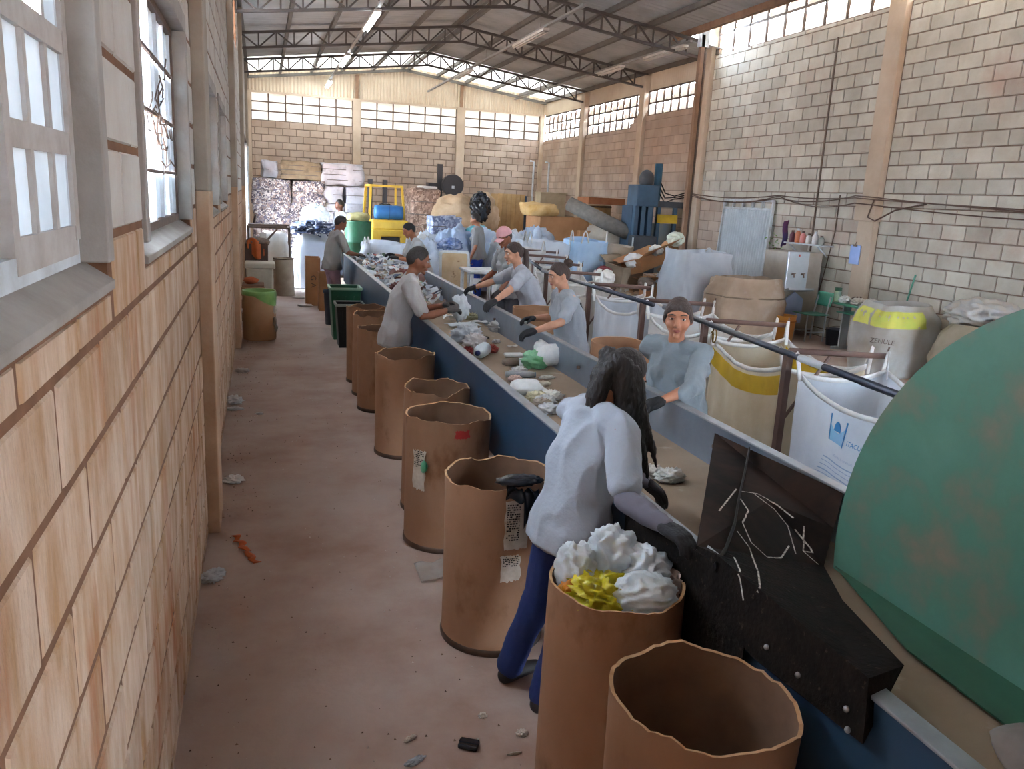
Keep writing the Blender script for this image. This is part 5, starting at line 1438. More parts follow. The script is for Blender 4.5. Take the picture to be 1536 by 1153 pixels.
pl = thing('shelf_plant', (9.0, 12.3, 1.35), 'small trailing green plant beside the wall shelf', 'plant')
rr = random.Random(8); lf = MB()
for k in range(26):
    c = V(9.0 + rr.uniform(-.12, .1), 12.32 + rr.uniform(-.14, .14), 1.46 + rr.uniform(-.18, .18)); d = V(rr.uniform(-1, 1), rr.uniform(-1, 1), rr.uniform(-.6, .8)).normalized(); s_ = d.cross(V(0, 0, 1)).normalized()
    lf.add([c, c + d * 0.04 + s_ * 0.02, c + d * 0.09, c + d * 0.04 - s_ * 0.02], [(0, 1, 2, 3)])
lf.build('leaves', mat('leaf_green', '#5d8a3c', '#7da552', rough=0.6, scale=20), pl); MB().lathe([(0.001, 0), (0.05, 0), (0.07, 0.12), (0.06, 0.12)], (9.02, 12.3, 1.25), 16).build('pot', mat('pot_brown', '#5d4636', rough=0.8), pl)
MB().box((9.0, 12.2, 1.22), (9.2, 12.4, 1.245)).build('pot_bracket', m_bar_dark, pl)

# clipboard on the column
cl = thing('clipboard', (9.10, 10.42, 1.26), 'blue clipboard hanging on the concrete column', 'clipboard')
MB().box((9.098, 10.30, 1.26), (9.112, 10.52, 1.55)).build('board', mat('clip_blue', '#9db8ee', '#8ba8e4', rough=0.5), cl, bevel=0.004)
MB().cbox((9.093, 10.41, 1.545), (0.012, 0.08, 0.03)).tube([(9.095, 10.41, 1.56), (9.105, 10.41, 1.60)], 0.005, 6).build('clip', m_bar_dark, cl)

# school chair and desk
m_sgreen = mat('school_green', '#4f9b84', '#418a74', rough=0.45, scale=4)
m_sleg = mat('school_leg', '#b4bac0', '#9aa0a4', rough=0.45, scale=6)
scq = thing('school_chair', (8.75, 10.75, 0), 'green school chair with grey legs beside the concrete column', 'chair')
MB().grid(lambda u, v: V(8.52 + 0.42 * u, 10.58 + 0.38 * v, 0.435 - 0.012 * math.sin(math.pi * u)), 8, 8).build('seat', m_sgreen, scq, smooth=True, solid=0.014)
MB().grid(lambda u, v: V(8.93 + 0.05 * v, 10.58 + 0.38 * u, 0.56 + 0.22 * v - 0.0), 8, 8).build('backrest', m_sgreen, scq, smooth=True, solid=0.014)
for y in (10.62, 10.92):
    MB().tube([(8.56, y, 0.0), (8.56, y, 0.42)], 0.013, 8).build('leg', m_sleg, scq); MB().tube([(8.90, y, 0.0), (8.90, y, 0.42), (8.95, y, 0.72)], 0.013, 8).build('leg', m_sleg, scq)
MB().tube([(8.56, 10.62, 0.15), (8.90, 10.62, 0.15)], 0.01, 8).tube([(8.56, 10.92, 0.15), (8.90, 10.92, 0.15)], 0.01, 8).build('stretcher', m_sleg, scq)
dk = thing('school_desk', (8.85, 9.9, 0), 'green-topped school desk covered with rags by the column', 'desk')
MB().box((8.58, 9.45, 0.68), (9.10, 10.10, 0.71)).build('desktop', m_sgreen, dk, bevel=0.005)
MB().box((8.62, 9.50, 0.56), (9.06, 10.05, 0.575)).build('book_tray', m_sgreen, dk)
for y in (9.52, 10.03):
    MB().box((8.72, y - 0.012, 0.04), (8.86, y + 0.012, 0.68)).build('leg', m_sleg, dk); MB().box((8.60, y - 0.02, 0), (9.08, y + 0.02, 0.04)).build('foot', m_sleg, dk)
rr = random.Random(4)
for k, (dx_, dy_, sx, colr, lab) in enumerate(((8.70, 10.0, 0.07, '#d9dcdc', 'white crumpled film at the left end of the school desk'), (8.82, 9.86, 0.08, '#6d5a52', 'dark brown rag on the school desk'), (8.72, 9.72, 0.09, '#cfc8be', 'pale paper heap in the middle of the school desk'), (8.86, 9.62, 0.09, '#e0ddd6', 'white plastic on the right end of the school desk'))):
    bag('desk_rag', (dx_, dy_, 0.71 + 0.04), (sx, sx * 1.1, 0.055), 40 + k, mat('rag_' + colr, colr, rough=0.8), lab, 'rag', 'rags on the school desk', amp=0.5, flat=0.038)
jr = thing('green_jar', (8.64, 10.03, 0.71), 'jar with a dark green lid standing on the school desk', 'jar')
MB().lathe([(0.001, 0), (0.05, 0), (0.055, 0.03), (0.055, 0.14), (0.04, 0.16)], (8.66, 10.12, 0.712), 16).build('glass', mat('jar_glass', '#b8cf9a', '#6f8f86', rough=0.2, scale=5), jr, smooth=True); MB().cyl((8.66, 10.12, 0.872), 0.052, 0.05, 16).build('lid', m_green_d, jr)
bk = thing('black_bucket', (8.95, 10.35, 0), 'black plastic bucket at the foot of the concrete column', 'bucket')
MB().lathe([(0.001, 0.004), (0.12, 0.0), (0.145, 0.25), (0.152, 0.26), (0.14, 0.255), (0.115, 0.02), (0.001, 0.02)], (8.88, 10.32, 0), 24).build('pail', mat('bucket_black', '#2c3240', rough=0.5), bk, smooth=True)
MB().tube([(8.88 + 0.15 * math.cos(a), 10.32, 0.25 + 0.05 * math.sin(a)) for a in [i * math.pi / 8 for i in range(9)]], 0.004, 6).build('bail', m_bar_dark, bk)
ob = thing('orange_bucket', (7.98, 10.3, 0.0), 'low orange bucket in front of the water cooler', 'bucket')
MB().lathe([(0.001, 0.004), (0.14, 0.0), (0.17, 0.44), (0.178, 0.45), (0.165, 0.445), (0.135, 0.02), (0.001, 0.02)], (8.02, 10.45, 0), 24).build('pail', mat('bucket_orange', '#c98a3c', '#b87a30', rough=0.5, scale=5), ob, smooth=True)
MB().lathe([(0.175, 0.36), (0.182, 0.37), (0.175, 0.38)], (8.02, 10.45, 0), 24).build('band', mat('bucket_orange_dark', '#a86a26', rough=0.5), ob, smooth=True)
br = thing('green_broom', (9.15, 9.2, 0), 'green broom stick leaning on the right wall', 'broom')
MB().tube([(9.0, 9.26, 0.08), (9.19, 9.22, 1.22)], 0.012, 8).build('stick', m_sgreen, br); MB().box((8.9, 9.12, 0.0), (9.05, 9.38, 0.08)).build('brush_head', m_green_d, br)
# printed sacks near the green guard
t, pt = sack('printed_sack', (8.22, 8.42, 0), (0.95, 0.85, 0.92), 41, 'white and yellow printed sack bulging beside the school desk', m_weave, fold=0.10, flare=0.8)
MB().grid(lambda u, v: pt(0.45 + u * 0.32, 0.70 + 0.22 * v) + (pt(0.45 + u * 0.32, 0.70 + 0.22 * v) - V(8.22, 8.42, 0.6)).normalized() * 0.006, 24, 6).build('yellow_band', mat('sack_yellow', '#d3cf62', '#bccb5c', rough=0.7, scale=5), t, smooth=True)
text_mesh('lettering', 'ZENULE', 0.085, m_bar_dark, t, pt(0.60, 0.52) + V(-0.03, -0.02, 0), (0.92, -0.35, -0.08), (0, 0, 1))
t, pt = sack('plain_sack', (8.62, 7.40, 0), (0.95, 0.9, 0.80), 42, 'pale cream sack slumped against the printed one', m_weave_y, fold=0.12, flare=0.8)
bag('film_bundle', (8.70, 7.55, 0.90), (0.42, 0.34, 0.17), 43, mat('film_pale', '#cfc6ba', '#b9c0c8', rough=0.5, scale=4, trans=0.2), 'loose bundle of pale film heaped on the cream sack', 'bundle', amp=0.35)
bag('brown_rag', (8.55, 7.05, 0.80), (0.20, 0.18, 0.10), 44, mat('rag_red', '#8a5a4a', '#a3705c', rough=0.9, scale=6), 'reddish brown rag on the cream sack', 'rag', amp=0.4)
bag('plain_sack', (8.84, 8.95, 0.40), (0.30, 0.42, 0.45), 45, mat('sack_tan', '#b9a184', '#a58a6c', rough=0.9, scale=4), 'tan sack at the wall behind the printed one', 'bag', amp=0.12, flat=0.44)
# ================================================================ waste on the belt
m_plas = mat('plastic_white', '#e2e6ea', '#cfd6dc', rough=0.35, scale=8, trans=0.2)
m_foam = mat('foam_white', '#eceff0', '#dde2e4', rough=0.7, scale=30, bump=0.1, bscale=150)
m_paper = mat('paper_white', '#e0dfda', '#cfcac2', rough=0.85, scale=10)
m_greenfilm = mat('film_green', '#b4ecc4', '#8edba8', rough=0.25, scale=6, trans=0.35)
def BP(px, py): return P(px, py, z=BZ + 0.006)
def scrap(px, py, r, colr, label, seed, cat='scrap', z=None, amp=0.5, group='scraps on the belt', rot=0):
    c = BP(px, py) if z is None else P(px, py, z=z)
    m_ = mat('scrap_' + colr, colr, rough=0.6)
    h = r[2]
    o = MB().blob((0, 0, 0), r, seed, amp * 1.5, 3.4, 32, 20, h * 0.75, True).build('waste_scrap', m_, smooth=True)
    o.location = (c.x, c.y, c.z + h * 0.78); o.rotation_euler = (0, 0, rot)
    return tag(o, label, cat, group)
def sheet_scrap(px, py, w, l, colr, label, seed, rot=0, lift=0.02, z=None, group='scraps on the belt', name='paper_sheet'):
    c = BP(px, py) if z is None else P(px, py, z=z); so = Vector((seed * 2.2, seed, 0))
    mb = MB().grid(lambda u, v: V((u - .5) * w + 0.02 * mnoise.noise(Vector((u, v * 3, 1)) + so), (v - .5) * l + 0.02 * mnoise.noise(Vector((u * 3, v, 2)) + so), lift * (0.6 + mnoise.noise(Vector((u * 2.2, v * 2.2, 0)) + so)) + 0.012), 12, 12)
    o = mb.build(name, mat('sheet_' + colr, colr, rough=0.8, trans=0.1), smooth=True, solid=0.003)
    o.location = c; o.rotation_euler = (0, 0, rot)
    return tag(o, label, 'sheet', group)
# jug with blue cap
jg = thing('plastic_jug', BP(722, 535), 'white plastic jug with a dark blue cap lying on the belt', 'bottle')
c = BP(722, 536) + V(0, 0, 0.055); ax_ = V(-0.5, -0.85, 0).normalized()
MB().tube([c + ax_ * t for t in (0.105, 0.10, 0.075, 0.05, 0.0, -0.10, -0.125, -0.13)], [0.018, 0.026, 0.04, 0.054, 0.056, 0.055, 0.045, 0.01], 18).build('jug_body', m_plas, jg, smooth=True)
MB().tube([c + ax_ * 0.105, c + ax_ * 0.13], 0.021, 14).build('cap', mat('cap_blue', '#232a6e', rough=0.4), jg, smooth=True)
scrap(700, 512, (0.11, 0.12, 0.07), '#d5dae2', 'clear crumpled plastic bag beside the jug', 3)
scrap(712, 522, (0.08, 0.09, 0.06), '#ddd5d6', 'whitish crumpled wrapper touching the jug', 4)
scrap(702, 531, (0.035, 0.04, 0.03), '#a8403e', 'dark red wrapper at the belt edge by the jug', 5)
scrap(738, 528, (0.04, 0.05, 0.03), '#c05e58', 'red and white wrapper right of the jug', 6)
sheet_scrap(694, 490, 0.30, 0.20, '#cfd6df', 'large pale blue-white sheet near the grey-shirted sorter', 1, 0.3)
sheet_scrap(675, 481, 0.12, 0.14, '#dfe0e0', 'small white folded paper left of the pale sheet', 2, 0.8, 0.05)
scrap(705, 479, (0.08, 0.06, 0.035), '#b9b48e', 'white and olive packet behind the pale sheet', 7)
sheet_scrap(722, 488, 0.22, 0.08, '#dadbdc', 'long white strip of plastic right of the pale sheet', 3, -0.2, 0.04)
scrap(753, 497, (0.11, 0.10, 0.055), '#b4b2b0', 'grey crumpled film bag in the middle of the belt', 8)
scrap(786, 506, (0.035, 0.04, 0.03), '#7c7c80', 'small grey can-like scrap against the right panel', 9)
tr = thing('foam_tray', BP(770, 534), 'flat pale foam tray lying on the belt', 'tray')
c = BP(770, 534); MB().prism([(c.x - 0.09, c.y - 0.06, c.z), (c.x + 0.09, c.y - 0.05, c.z), (c.x + 0.08, c.y + 0.05, c.z), (c.x - 0.07, c.y + 0.05, c.z)], (0, 0, 0.022)).build('tray_body', m_foam, tr, bevel=0.008)
sheet_scrap(768, 523, 0.10, 0.03, '#d8d6d0', 'thin white strip behind the foam tray', 5, 0.4)
scrap(744, 514, (0.03, 0.03, 0.015), '#e3e3e2', 'tiny white scrap right of the jug', 10)
scrap(727, 508, (0.035, 0.02, 0.012), '#4a4038', 'tiny dark scrap behind the jug', 11)
bo = thing('plastic_bottle', BP(780, 549), 'brown and white squeezed bottle on the belt', 'bottle')
c = BP(778, 549) + V(0, 0, 0.03); MB().tube([c + V(-0.13, 0.02, 0), c + V(-0.10, 0.015, 0), c + V(0.0, 0, 0)], [0.015, 0.030, 0.032], 14).build('bottle_body', mat('bottle_brown', '#8a7a6e', '#6f6058', rough=0.5, scale=9), bo, smooth=True)
MB().tube([c + V(0.0, 0, 0), c + V(0.10, -0.02, 0), c + V(0.12, -0.025, 0)], [0.033, 0.034, 0.02], 14).build('bottle_end', m_foam, bo, smooth=True)
scrap(778, 560, (0.05, 0.04, 0.025), '#dcd8d6', 'white twisted scrap behind the grey tube', 12)
tb = thing('grey_tube', BP(783, 567), 'grey cosmetic tube with a dark end lying on the belt', 'tube')
c = BP(783, 567) + V(0, 0, 0.025); MB().tube([c + V(-0.12, 0.02, 0), c + V(0.06, -0.005, 0), c + V(0.09, -0.01, 0)], [0.022, 0.024, 0.02], 14).build('tube_body', mat('tube_grey', '#a3a7a6', '#8d9296', rough=0.4), tb, smooth=True); MB().tube([c + V(0.09, -0.01, 0), c + V(0.10, -0.012, 0)], 0.021, 14).build('tube_end', mat('tube_blue', '#5d6c80', rough=0.4), tb)
scrap(772, 571, (0.04, 0.03, 0.02), '#d9b8a8', 'pinkish scrap left of the grey tube', 13)
fb = thing('foam_box', BP(788, 586), 'white foam food box with a dented lid on the belt edge', 'box')
c = BP(788, 590); o = MB().blob((c.x, c.y, c.z + 0.045), (0.115, 0.10, 0.05), 14, 0.16, 1.8, 28, 16, 0.044).build('lower_shell', m_foam, fb, smooth=True)
MB().prism([(c.x + 0.02, c.y - 0.10, c.z + 0.01), (c.x + 0.16, c.y - 0.05, c.z + 0.01), (c.x + 0.12, c.y + 0.07, c.z + 0.03), (c.x + 0.0, c.y + 0.07, c.z + 0.05)], (0, 0, 0.018)).build('lid_flap', m_foam, fb, bevel=0.006)
scrap(812, 578, (0.05, 0.03, 0.015), '#d9d2c2', 'thin cream shavings right of the foam box', 15); scrap(820, 568, (0.05, 0.02, 0.012), '#ddd8cc', 'thin cream sliver behind the shavings', 16)
for k, (px_, py_, colr, lab) in enumerate(((805, 600, '#d8cfae', 'cream packet in the clutter by the long-haired woman'), (818, 606, '#c9c9c8', 'clear cup in the clutter by the long-haired woman'), (828, 598, '#e4e2da', 'white lid in the clutter by the long-haired woman'), (812, 612, '#b7a89a', 'tan wrapper in the clutter by the long-haired woman'), (822, 618, '#d6d8dc', 'silver film in the clutter by the long-haired woman'))):
    scrap(px_, py_, (0.055, 0.05, 0.03), colr, lab, 20 + k)
# tray and green bag held by the bun woman
ct = thing('clamshell_box', P(826, 528, z=0.86), 'white foam clamshell box lifted off the belt by the bun-haired woman', 'box')
c = P(826, 532, z=0.83); MB().blob(c, (0.12, 0.10, 0.085), 17, 0.14, 1.6, 28, 18).build('box_shell', m_foam, ct, smooth=True)
MB().blob(P(812, 520, z=0.86), (0.06, 0.06, 0.05), 18, 0.3, 2, 18, 12).build('torn_lid', m_foam, ct, smooth=True)
o = MB().blob(P(803, 540, z=0.785), (0.095, 0.085, 0.065), 19, 0.45, 2.6, 30, 20, None, True).build('green_bag', m_greenfilm, smooth=True); tag(o, 'light green plastic bag under the white clamshell box', 'bag')
o = MB().blob(P(690, 462, z=1.03), (0.07, 0.06, 0.10), 22, 0.5, 2.6, 26, 18, None, True).build('white_bag', m_plas, smooth=True); tag(o, 'white plastic bag in the hands of the grey-shirted sorter', 'bag')
MB().blob(P(672, 466, z=1.06), (0.03, 0.02, 0.03), 23, 0.4, 2.6, 14, 10, None, True)
o = MB().blob(P(986, 606, z=0.93), (0.022, 0.016, 0.018), 24, 0.3, 2, 12, 8).build('white_scrap', m_foam, smooth=True); tag(o, 'small white foam piece pinched by the woman who looks up', 'scrap')
pr = thing('glove_pair', BP(988, 716), 'pair of crumpled white gloves lying on the near belt', 'gloves')
MB().blob(BP(972, 713) + V(0, 0, 0.018), (0.062, 0.035, 0.028), 25, 0.8, 3.6, 34, 22, 0.02, True).build('left_half', m_paper, pr, smooth=True); MB().blob(BP(1003, 720) + V(0, 0, 0.02), (0.055, 0.045, 0.032), 26, 0.8, 3.6, 34, 22, 0.022, True).build('right_half', m_paper, pr, smooth=True)

# heap of mixed waste on the far half of the belt
m_mix = palette('mixed_waste', ['#e6eaef', '#d5dae2', '#b9c6d6', '#eeeeec', '#a88078', '#c4b6a8', '#e0e3e8', '#dfe6ee', '#b86058', '#7c967e', '#d8cfc2', '#66708a', '#eceff2', '#cfd8e2'], rough=0.5, trans=0.12)
rr = random.Random(11); mb = MB()
for k in range(900):
    y = 8.8 + 4.9 * rr.random() ** 0.75; x = rr.uniform(CL + 0.14, CR - 0.10)
    f = max(0, min(1, (y - 8.6) / 3.0)); top = BZ + 0.02 + 0.20 * f * (1 - ((x - 2.07) / 0.6) ** 2)
    z = BZ + 0.02 + (top - BZ) * rr.random() ** 0.5
    if rr.random() > 0.35 + 0.65 * f: continue
    s_ = rr.uniform(0.03, 0.10)
    c = V(x, y, z); n_ = 7
    ring = []; e1_ = V(rr.uniform(-1, 1), rr.uniform(-1, 1), rr.uniform(-.5, .5)).normalized(); e2_ = e1_.cross(V(rr.uniform(-1, 1), rr.uniform(-1, 1), 1)).normalized()
    for q in range(n_):
        a = 2 * math.pi * q / n_; ring.append(c + e1_ * (math.cos(a) * s_ * rr.uniform(.6, 1.2)) + e2_ * (math.sin(a) * s_ * rr.uniform(.4, 1.0)) + V(0, 0, rr.uniform(-.02, .02)))
    mb.add([c + V(0, 0, s_ * 0.4), c - V(0, 0, 0.02)] + ring, [(0, 2 + q, 2 + (q + 1) % n_) for q in range(n_)] + [(1, 2 + (q + 1) % n_, 2 + q) for q in range(n_)])
tag(mb.build('mixed_waste', m_mix), 'loose heap of mixed plastic waste on the far half of the belt', 'waste', kind='stuff')
# larger bags riding on the heap
for k, (x, y, r_, colr, lab) in enumerate(((1.95, 13.0, 0.16, '#c8d4e2', 'pale blue film bag on the far heap, nearest the pink trousers'), (2.25, 12.6, 0.17, '#d9dee6', 'white film bag on the far heap under the bending worker'), (1.98, 11.4, 0.13, '#cfd2d8', 'grey film bag on the aisle side of the far heap'), (2.2, 10.9, 0.13, '#8a5048', 'maroon packet in the far heap'), (2.1, 10.0, 0.12, '#d6d0c8', 'cream bag at the front of the far heap'), (1.9, 9.55, 0.10, '#7c4a44', 'dark red carton at the front of the far heap'))):
    bag('heap_bag', (x, y, BZ + 0.16), (r_, r_, r_ * 0.6), 60 + k, mat('heap_' + colr, colr, rough=0.45, trans=0.15), lab, 'bag', 'bags in the far heap', amp=0.4)

# ================================================================ litter on the floor
def litter(px, py, r, colr, label, seed, rot=0.0, amp=0.5, group='litter on the floor'):
    c = P(px, py, z=0.0)
    o = MB().blob((0, 0, 0), r, seed, amp * 1.5, 3.4, 30, 18, r[2] * 0.7, True).build('litter', mat('litter_' + colr, colr, rough=0.7), smooth=True)
    o.location = (c.x, c.y, r[2] * 0.70 + 0.001); o.rotation_euler = (0, 0, rot)
    return tag(o, label, 'litter', group)
litter(363, 558, (0.06, 0.05, 0.022), '#dcd9d6', 'small white crumpled paper on the aisle floor, farthest by the wall', 1)
litter(350, 604, (0.07, 0.06, 0.035), '#e0dedc', 'white feathered film at the wall foot past the first pilaster', 2)
litter(351, 614, (0.07, 0.03, 0.012), '#d8d5d2', 'flat white strip just in front of the white feathered film', 3)
litter(389, 621, (0.028, 0.016, 0.008), '#dcdad6', 'tiny white chip alone in the aisle', 4)
litter(351, 722, (0.055, 0.045, 0.022), '#e2e0de', 'white scrap of plastic near the first pilaster foot', 5)
litter(320, 868, (0.055, 0.04, 0.025), '#cdd0d4', 'grey and white crumpled packet at the foot of the left wall', 6, 0.8)
litter(326, 776, (0.03, 0.05, 0.02), '#9a7a66', 'dusty rubble at the first pilaster foot', 7)
litter(608, 737, (0.03, 0.022, 0.018), '#c9c0ba', 'small white packet left of the labelled drums', 8)
litter(724, 1075, (0.014, 0.012, 0.008), '#d8cfc4', 'tiny cream chip in front of the labelled drum', 9)
litter(783, 1101, (0.018, 0.016, 0.008), '#d4c9bc', 'cream paper corner beside the filled drum', 10)
litter(615, 1109, (0.022, 0.010, 0.006), '#c4b8a8', 'thin cream sliver in the near aisle', 11, 0.6)
litter(622, 1143, (0.035, 0.014, 0.006), '#aab0b8', 'silver foil strip at the bottom of the near aisle', 12, 0.4)
litter(640, 820, (0.02, 0.02, 0.016), '#d9d2cb', 'white bottle cap at the foot of the red-taped drum', 13)
litter(772, 1131, (0.022, 0.006, 0.004), '#c8beb0', 'thin pale thread of plastic by the nearest drum', 14)
oz = MB(); c0 = P(352, 805, z=0.0); c1 = P(384, 845, z=0.0)
oz.grid(lambda u, v: c0.lerp(c1, u) + V(0.010 * math.sin(u * 26), 0.006 * math.cos(u * 20), 0.008 + 0.005 * math.sin(u * 31)) + (c1 - c0).cross(V(0, 0, 1)).normalized() * ((v - 0.5) * 0.035 * (1 + 0.25 * math.sin(u * 45))), 40, 4)
tag(oz.build('orange_peel', mat('peel_orange', '#d9713a', '#c4602c', rough=0.6, scale=20), smooth=True, solid=0.004), 'curly orange peel-like strip on the aisle floor', 'litter', 'litter on the floor')
fs_ = MB(); c0 = P(655, 862, z=0.0)
fs_.grid(lambda u, v: V(c0.x - 0.10 + 0.20 * u, c0.y - 0.08 + 0.22 * v, 0.006 + 0.02 * (0.6 + mnoise.noise(Vector((u * 3, v * 3, 5)))) * (0.4 + u)), 14, 14)
tag(fs_.build('clear_film', mat('film_clear', '#cfc6bc', '#b5a89c', rough=0.3, scale=9, clear=0.45), smooth=True, solid=0.002), 'clear crumpled film on the floor by the labelled drum', 'litter', 'litter on the floor')
wl = thing('flat_packet', P(703, 1120, z=0), 'flat black packet lying on the floor in the near aisle', 'packet')
c = P(703, 1120, z=0.0)
MB().obox((c.x, c.y, 0.012), (0.075, 0.05, 0.02), Matrix.Rotation(-0.5, 3, 'Z')).build('packet_body', m_film_black, wl, bevel=0.006); MB().obox((c.x, c.y, 0.0235), (0.072, 0.012, 0.003), Matrix.Rotation(-0.5, 3, 'Z')).build('flap', m_film_black, wl)
grit = MB(); rr = random.Random(21)
for k in range(700):
    x = rr.uniform(0.05, 1.2) if rr.random() < 0.6 else rr.uniform(0.03, 0.25); y = rr.uniform(1.2, 12); s_ = rr.uniform(0.002, 0.006)
    grit.add([(x - s_, y - s_, 0.0005), (x + s_, y - s_, 0.0005), (x, y + s_ * 1.3, 0.0005), (x, y, s_ * 1.1)], [(0, 1, 3), (1, 2, 3), (2, 0, 3)])
tag(grit.build('floor_grit', palette('grit', ['#6b5548', '#c8bcb0', '#8d7564', '#5a463c', '#d8d0c6'], rough=0.9)), 'fine grit and crumbs scattered on the aisle floor', 'grit', kind='stuff')
# ================================================================ far end: bales, forklift, presses, cardboard
def noisy_box(c, d, seed, amp=0.03, n=10, rot=0.0, freq=2.5, round_=0.12):
    """soft-edged box, c = base centre"""
    mb = MB(); so = Vector((seed * 3.1, seed * 7.3, seed)); c = Vector(c); d = Vector(d)
    vs = {}; faces = []
    def key(i, j, k):
        q = Vector((i / n * 2 - 1, j / n * 2 - 1, k / n * 2 - 1))
        s = q.normalized() * max(abs(q.x), abs(q.y), abs(q.z)) * 1.3
        p = q.lerp(s, round_)
        p = Vector((p.x * d.x / 2, p.y * d.y / 2, p.z * d.z / 2 + d.z / 2))
        nn = fbm(Vector((p.x, p.y, p.z)) * freq + so, 3)
        p += Vector((q.x, q.y, q.z * 0.6)) * amp * nn
        if p.z < 0.0: p.z = 0.0
        p.rotate(Matrix.Rotation(rot, 3, 'Z'))
        return c + p
    idx = {}
    def vid(i, j, k):
        if (i, j, k) not in idx: idx[(i, j, k)] = len(mb.v); mb.v.append(tuple(key(i, j, k)))
        return idx[(i, j, k)]
    for a in range(n):
        for b in range(n):
            for f, rev in ((lambda a, b: (a, b, 0), 1), (lambda a, b: (a, b, n), 0), (lambda a, b: (a, 0, b), 0), (lambda a, b: (a, n, b), 1), (lambda a, b: (0, a, b), 1), (lambda a, b: (n, a, b), 0)):
                q = [vid(*f(a, b)), vid(*f(a + 1, b)), vid(*f(a + 1, b + 1)), vid(*f(a, b + 1))]
                mb.f.append(tuple(q[::-1] if rev else q))
    return mb
m_balemix = palette('bale_mixed', ['#8f8688', '#b9b0ac', '#5d5660', '#a58f86', '#cfc8c4', '#6f6a7c', '#8c7a74', '#d8d2cc', '#4a4650'], rough=0.7, noise=13.0)
m_balebrown = palette('bale_brown', ['#9a7d6e', '#b59886', '#7d6458', '#c4ab9a', '#8c7264', '#a88c7c'], rough=0.85, noise=11.0)
m_baleblue = palette('bale_blue', ['#8c96b4', '#a9b2c8', '#6d7694', '#c5cad6', '#7f86a0'], rough=0.6, noise=11.0)
m_balewhite = mat('bale_white', '#c9c8ce', '#b4b2ba', rough=0.6, scale=4, col3='#9c979c', scale3=7, lo3=0.58)
m_baletan = mat('bale_tan', '#9a8a70', '#857660', rough=0.8, scale=5, col3='#6d604e', scale3=4)
m_wire = mat('bale_wire', '#6a6460', rough=0.5)
def bale(c, d, seed, material, label, group='bales stacked at the far left', amp=0.08, cat='bale', rot=0.0, wires=3, z0=None):
    t = thing('bale', c, label, cat, group)
    noisy_box(c, d, seed, amp, 12, rot).build('bale_body', material, t, smooth=True)
    w = MB(); c = Vector(c)
    for k in range(wires):
        zz = d[2] * (k + 1) / (wires + 1); ex, ey = d[0] / 2 + 0.012, d[1] / 2 + 0.012
        pts = [c + Vector((sx * ex, sy * ey, zz)) for sx, sy in ((-1, -1), (1, -1), (1, 1), (-1, 1), (-1, -1))]
        w.tube(pts, 0.008, 5)
    w.build('baling_wire', m_wire, t)
    return t
YBAL = 20.6
bale((0.60, YBAL, 0.0), (0.85, 0.9, 1.05), 1, m_balemix, 'mixed grey bale at the lower left of the far stack')
bale((1.42, YBAL, 0.0), (0.78, 0.9, 1.05), 2, m_balemix, 'mixed grey bale beside the lower left one in the far stack')
bale((0.60, YBAL, 1.06), (0.86, 0.9, 1.08), 3, m_balemix, 'tall mixed bale at the upper left of the far stack')
bale((1.42, YBAL, 1.06), (0.74, 0.9, 1.08), 4, m_balemix, 'tall mixed bale next to the white bales')
bale((1.28, YBAL, 2.15), (0.92, 0.8, 0.42), 5, m_baletan, 'olive brown bale on top of the mixed bales')
bale((0.55, YBAL + 0.1, 2.15), (0.34, 0.6, 0.40), 6, m_balewhite, 'small pale bale on the top left of the stack', wires=1)
bale((2.24, YBAL, 2.06), (0.96, 0.8, 0.50), 7, m_balewhite, 'white bale on top of the white columns')
for col, x in enumerate((2.02, 2.56)):
    for k in range(5):
        bale((x, YBAL, 0.02 + 0.405 * k), (0.50, 0.8, 0.40), 10 + col * 5 + k, m_balewhite, 'white bale, %s from the floor in the %s white column' % (('lowest', 'second', 'third', 'fourth', 'topmost')[k], ('left', 'right')[col]), amp=0.05, wires=1)
bale((4.16, 20.0, 0.0), (0.74, 0.9, 2.08), 31, m_balebrown, 'tall brown cardboard bale right of the forklift', 'bales on the far floor', wires=6)
tag(noisy_box((4.24, 19.9, 2.09), (0.42, 0.5, 0.07), 32, 0.015, 5).build('paper_stack', m_paper, smooth=True), 'white paper stack lying on the tall brown bale', 'paper')
bale((4.02, 16.9, 0.95), (0.62, 0.7, 0.58), 33, m_baleblue, 'bluish striped bale in front of the beige bags', 'bales on the far floor', wires=2)
bale((4.02, 16.9, 0.0), (0.66, 0.74, 0.94), 34, m_balebrown, 'brown bale under the bluish striped one', 'bales on the far floor', wires=3)

# forklift
m_fly = mat('forklift_yellow', '#d8b23c', '#c49c30', rough=0.45, scale=4)
m_flb = mat('forklift_black', '#39363a', rough=0.5)
FY = 18.6
fk = thing('forklift', (3.05, FY, 0), 'yellow forklift with overhead guard parked at the far end', 'forklift')
gu = MB()
MB().box((2.68, FY - 0.45, 1.14), (3.50, FY + 0.1, 1.36)).build('rear_deck', m_fly, fk, bevel=0.04)
cw = [(2.66, FY - 0.5, 0.30), (2.88, FY - 0.5, 0.30), (2.88, FY - 0.5, 1.0), (3.32, FY - 0.5, 1.0), (3.32, FY - 0.5, 0.30), (3.54, FY - 0.5, 0.30), (3.52, FY - 0.5, 1.15), (2.68, FY - 0.5, 1.15)]
MB().prism(cw, (0, 0.5, 0)).build('counterweight', m_fly, fk, bevel=0.02)
MB().box((2.88, FY - 0.35, 0.30), (3.32, FY + 0.8, 1.0)).build('radiator', m_flb, fk)
MB().box((2.72, FY - 0.1, 0.25), (3.48, FY + 1.3, 0.9)).build('chassis', m_fly, fk, bevel=0.03)
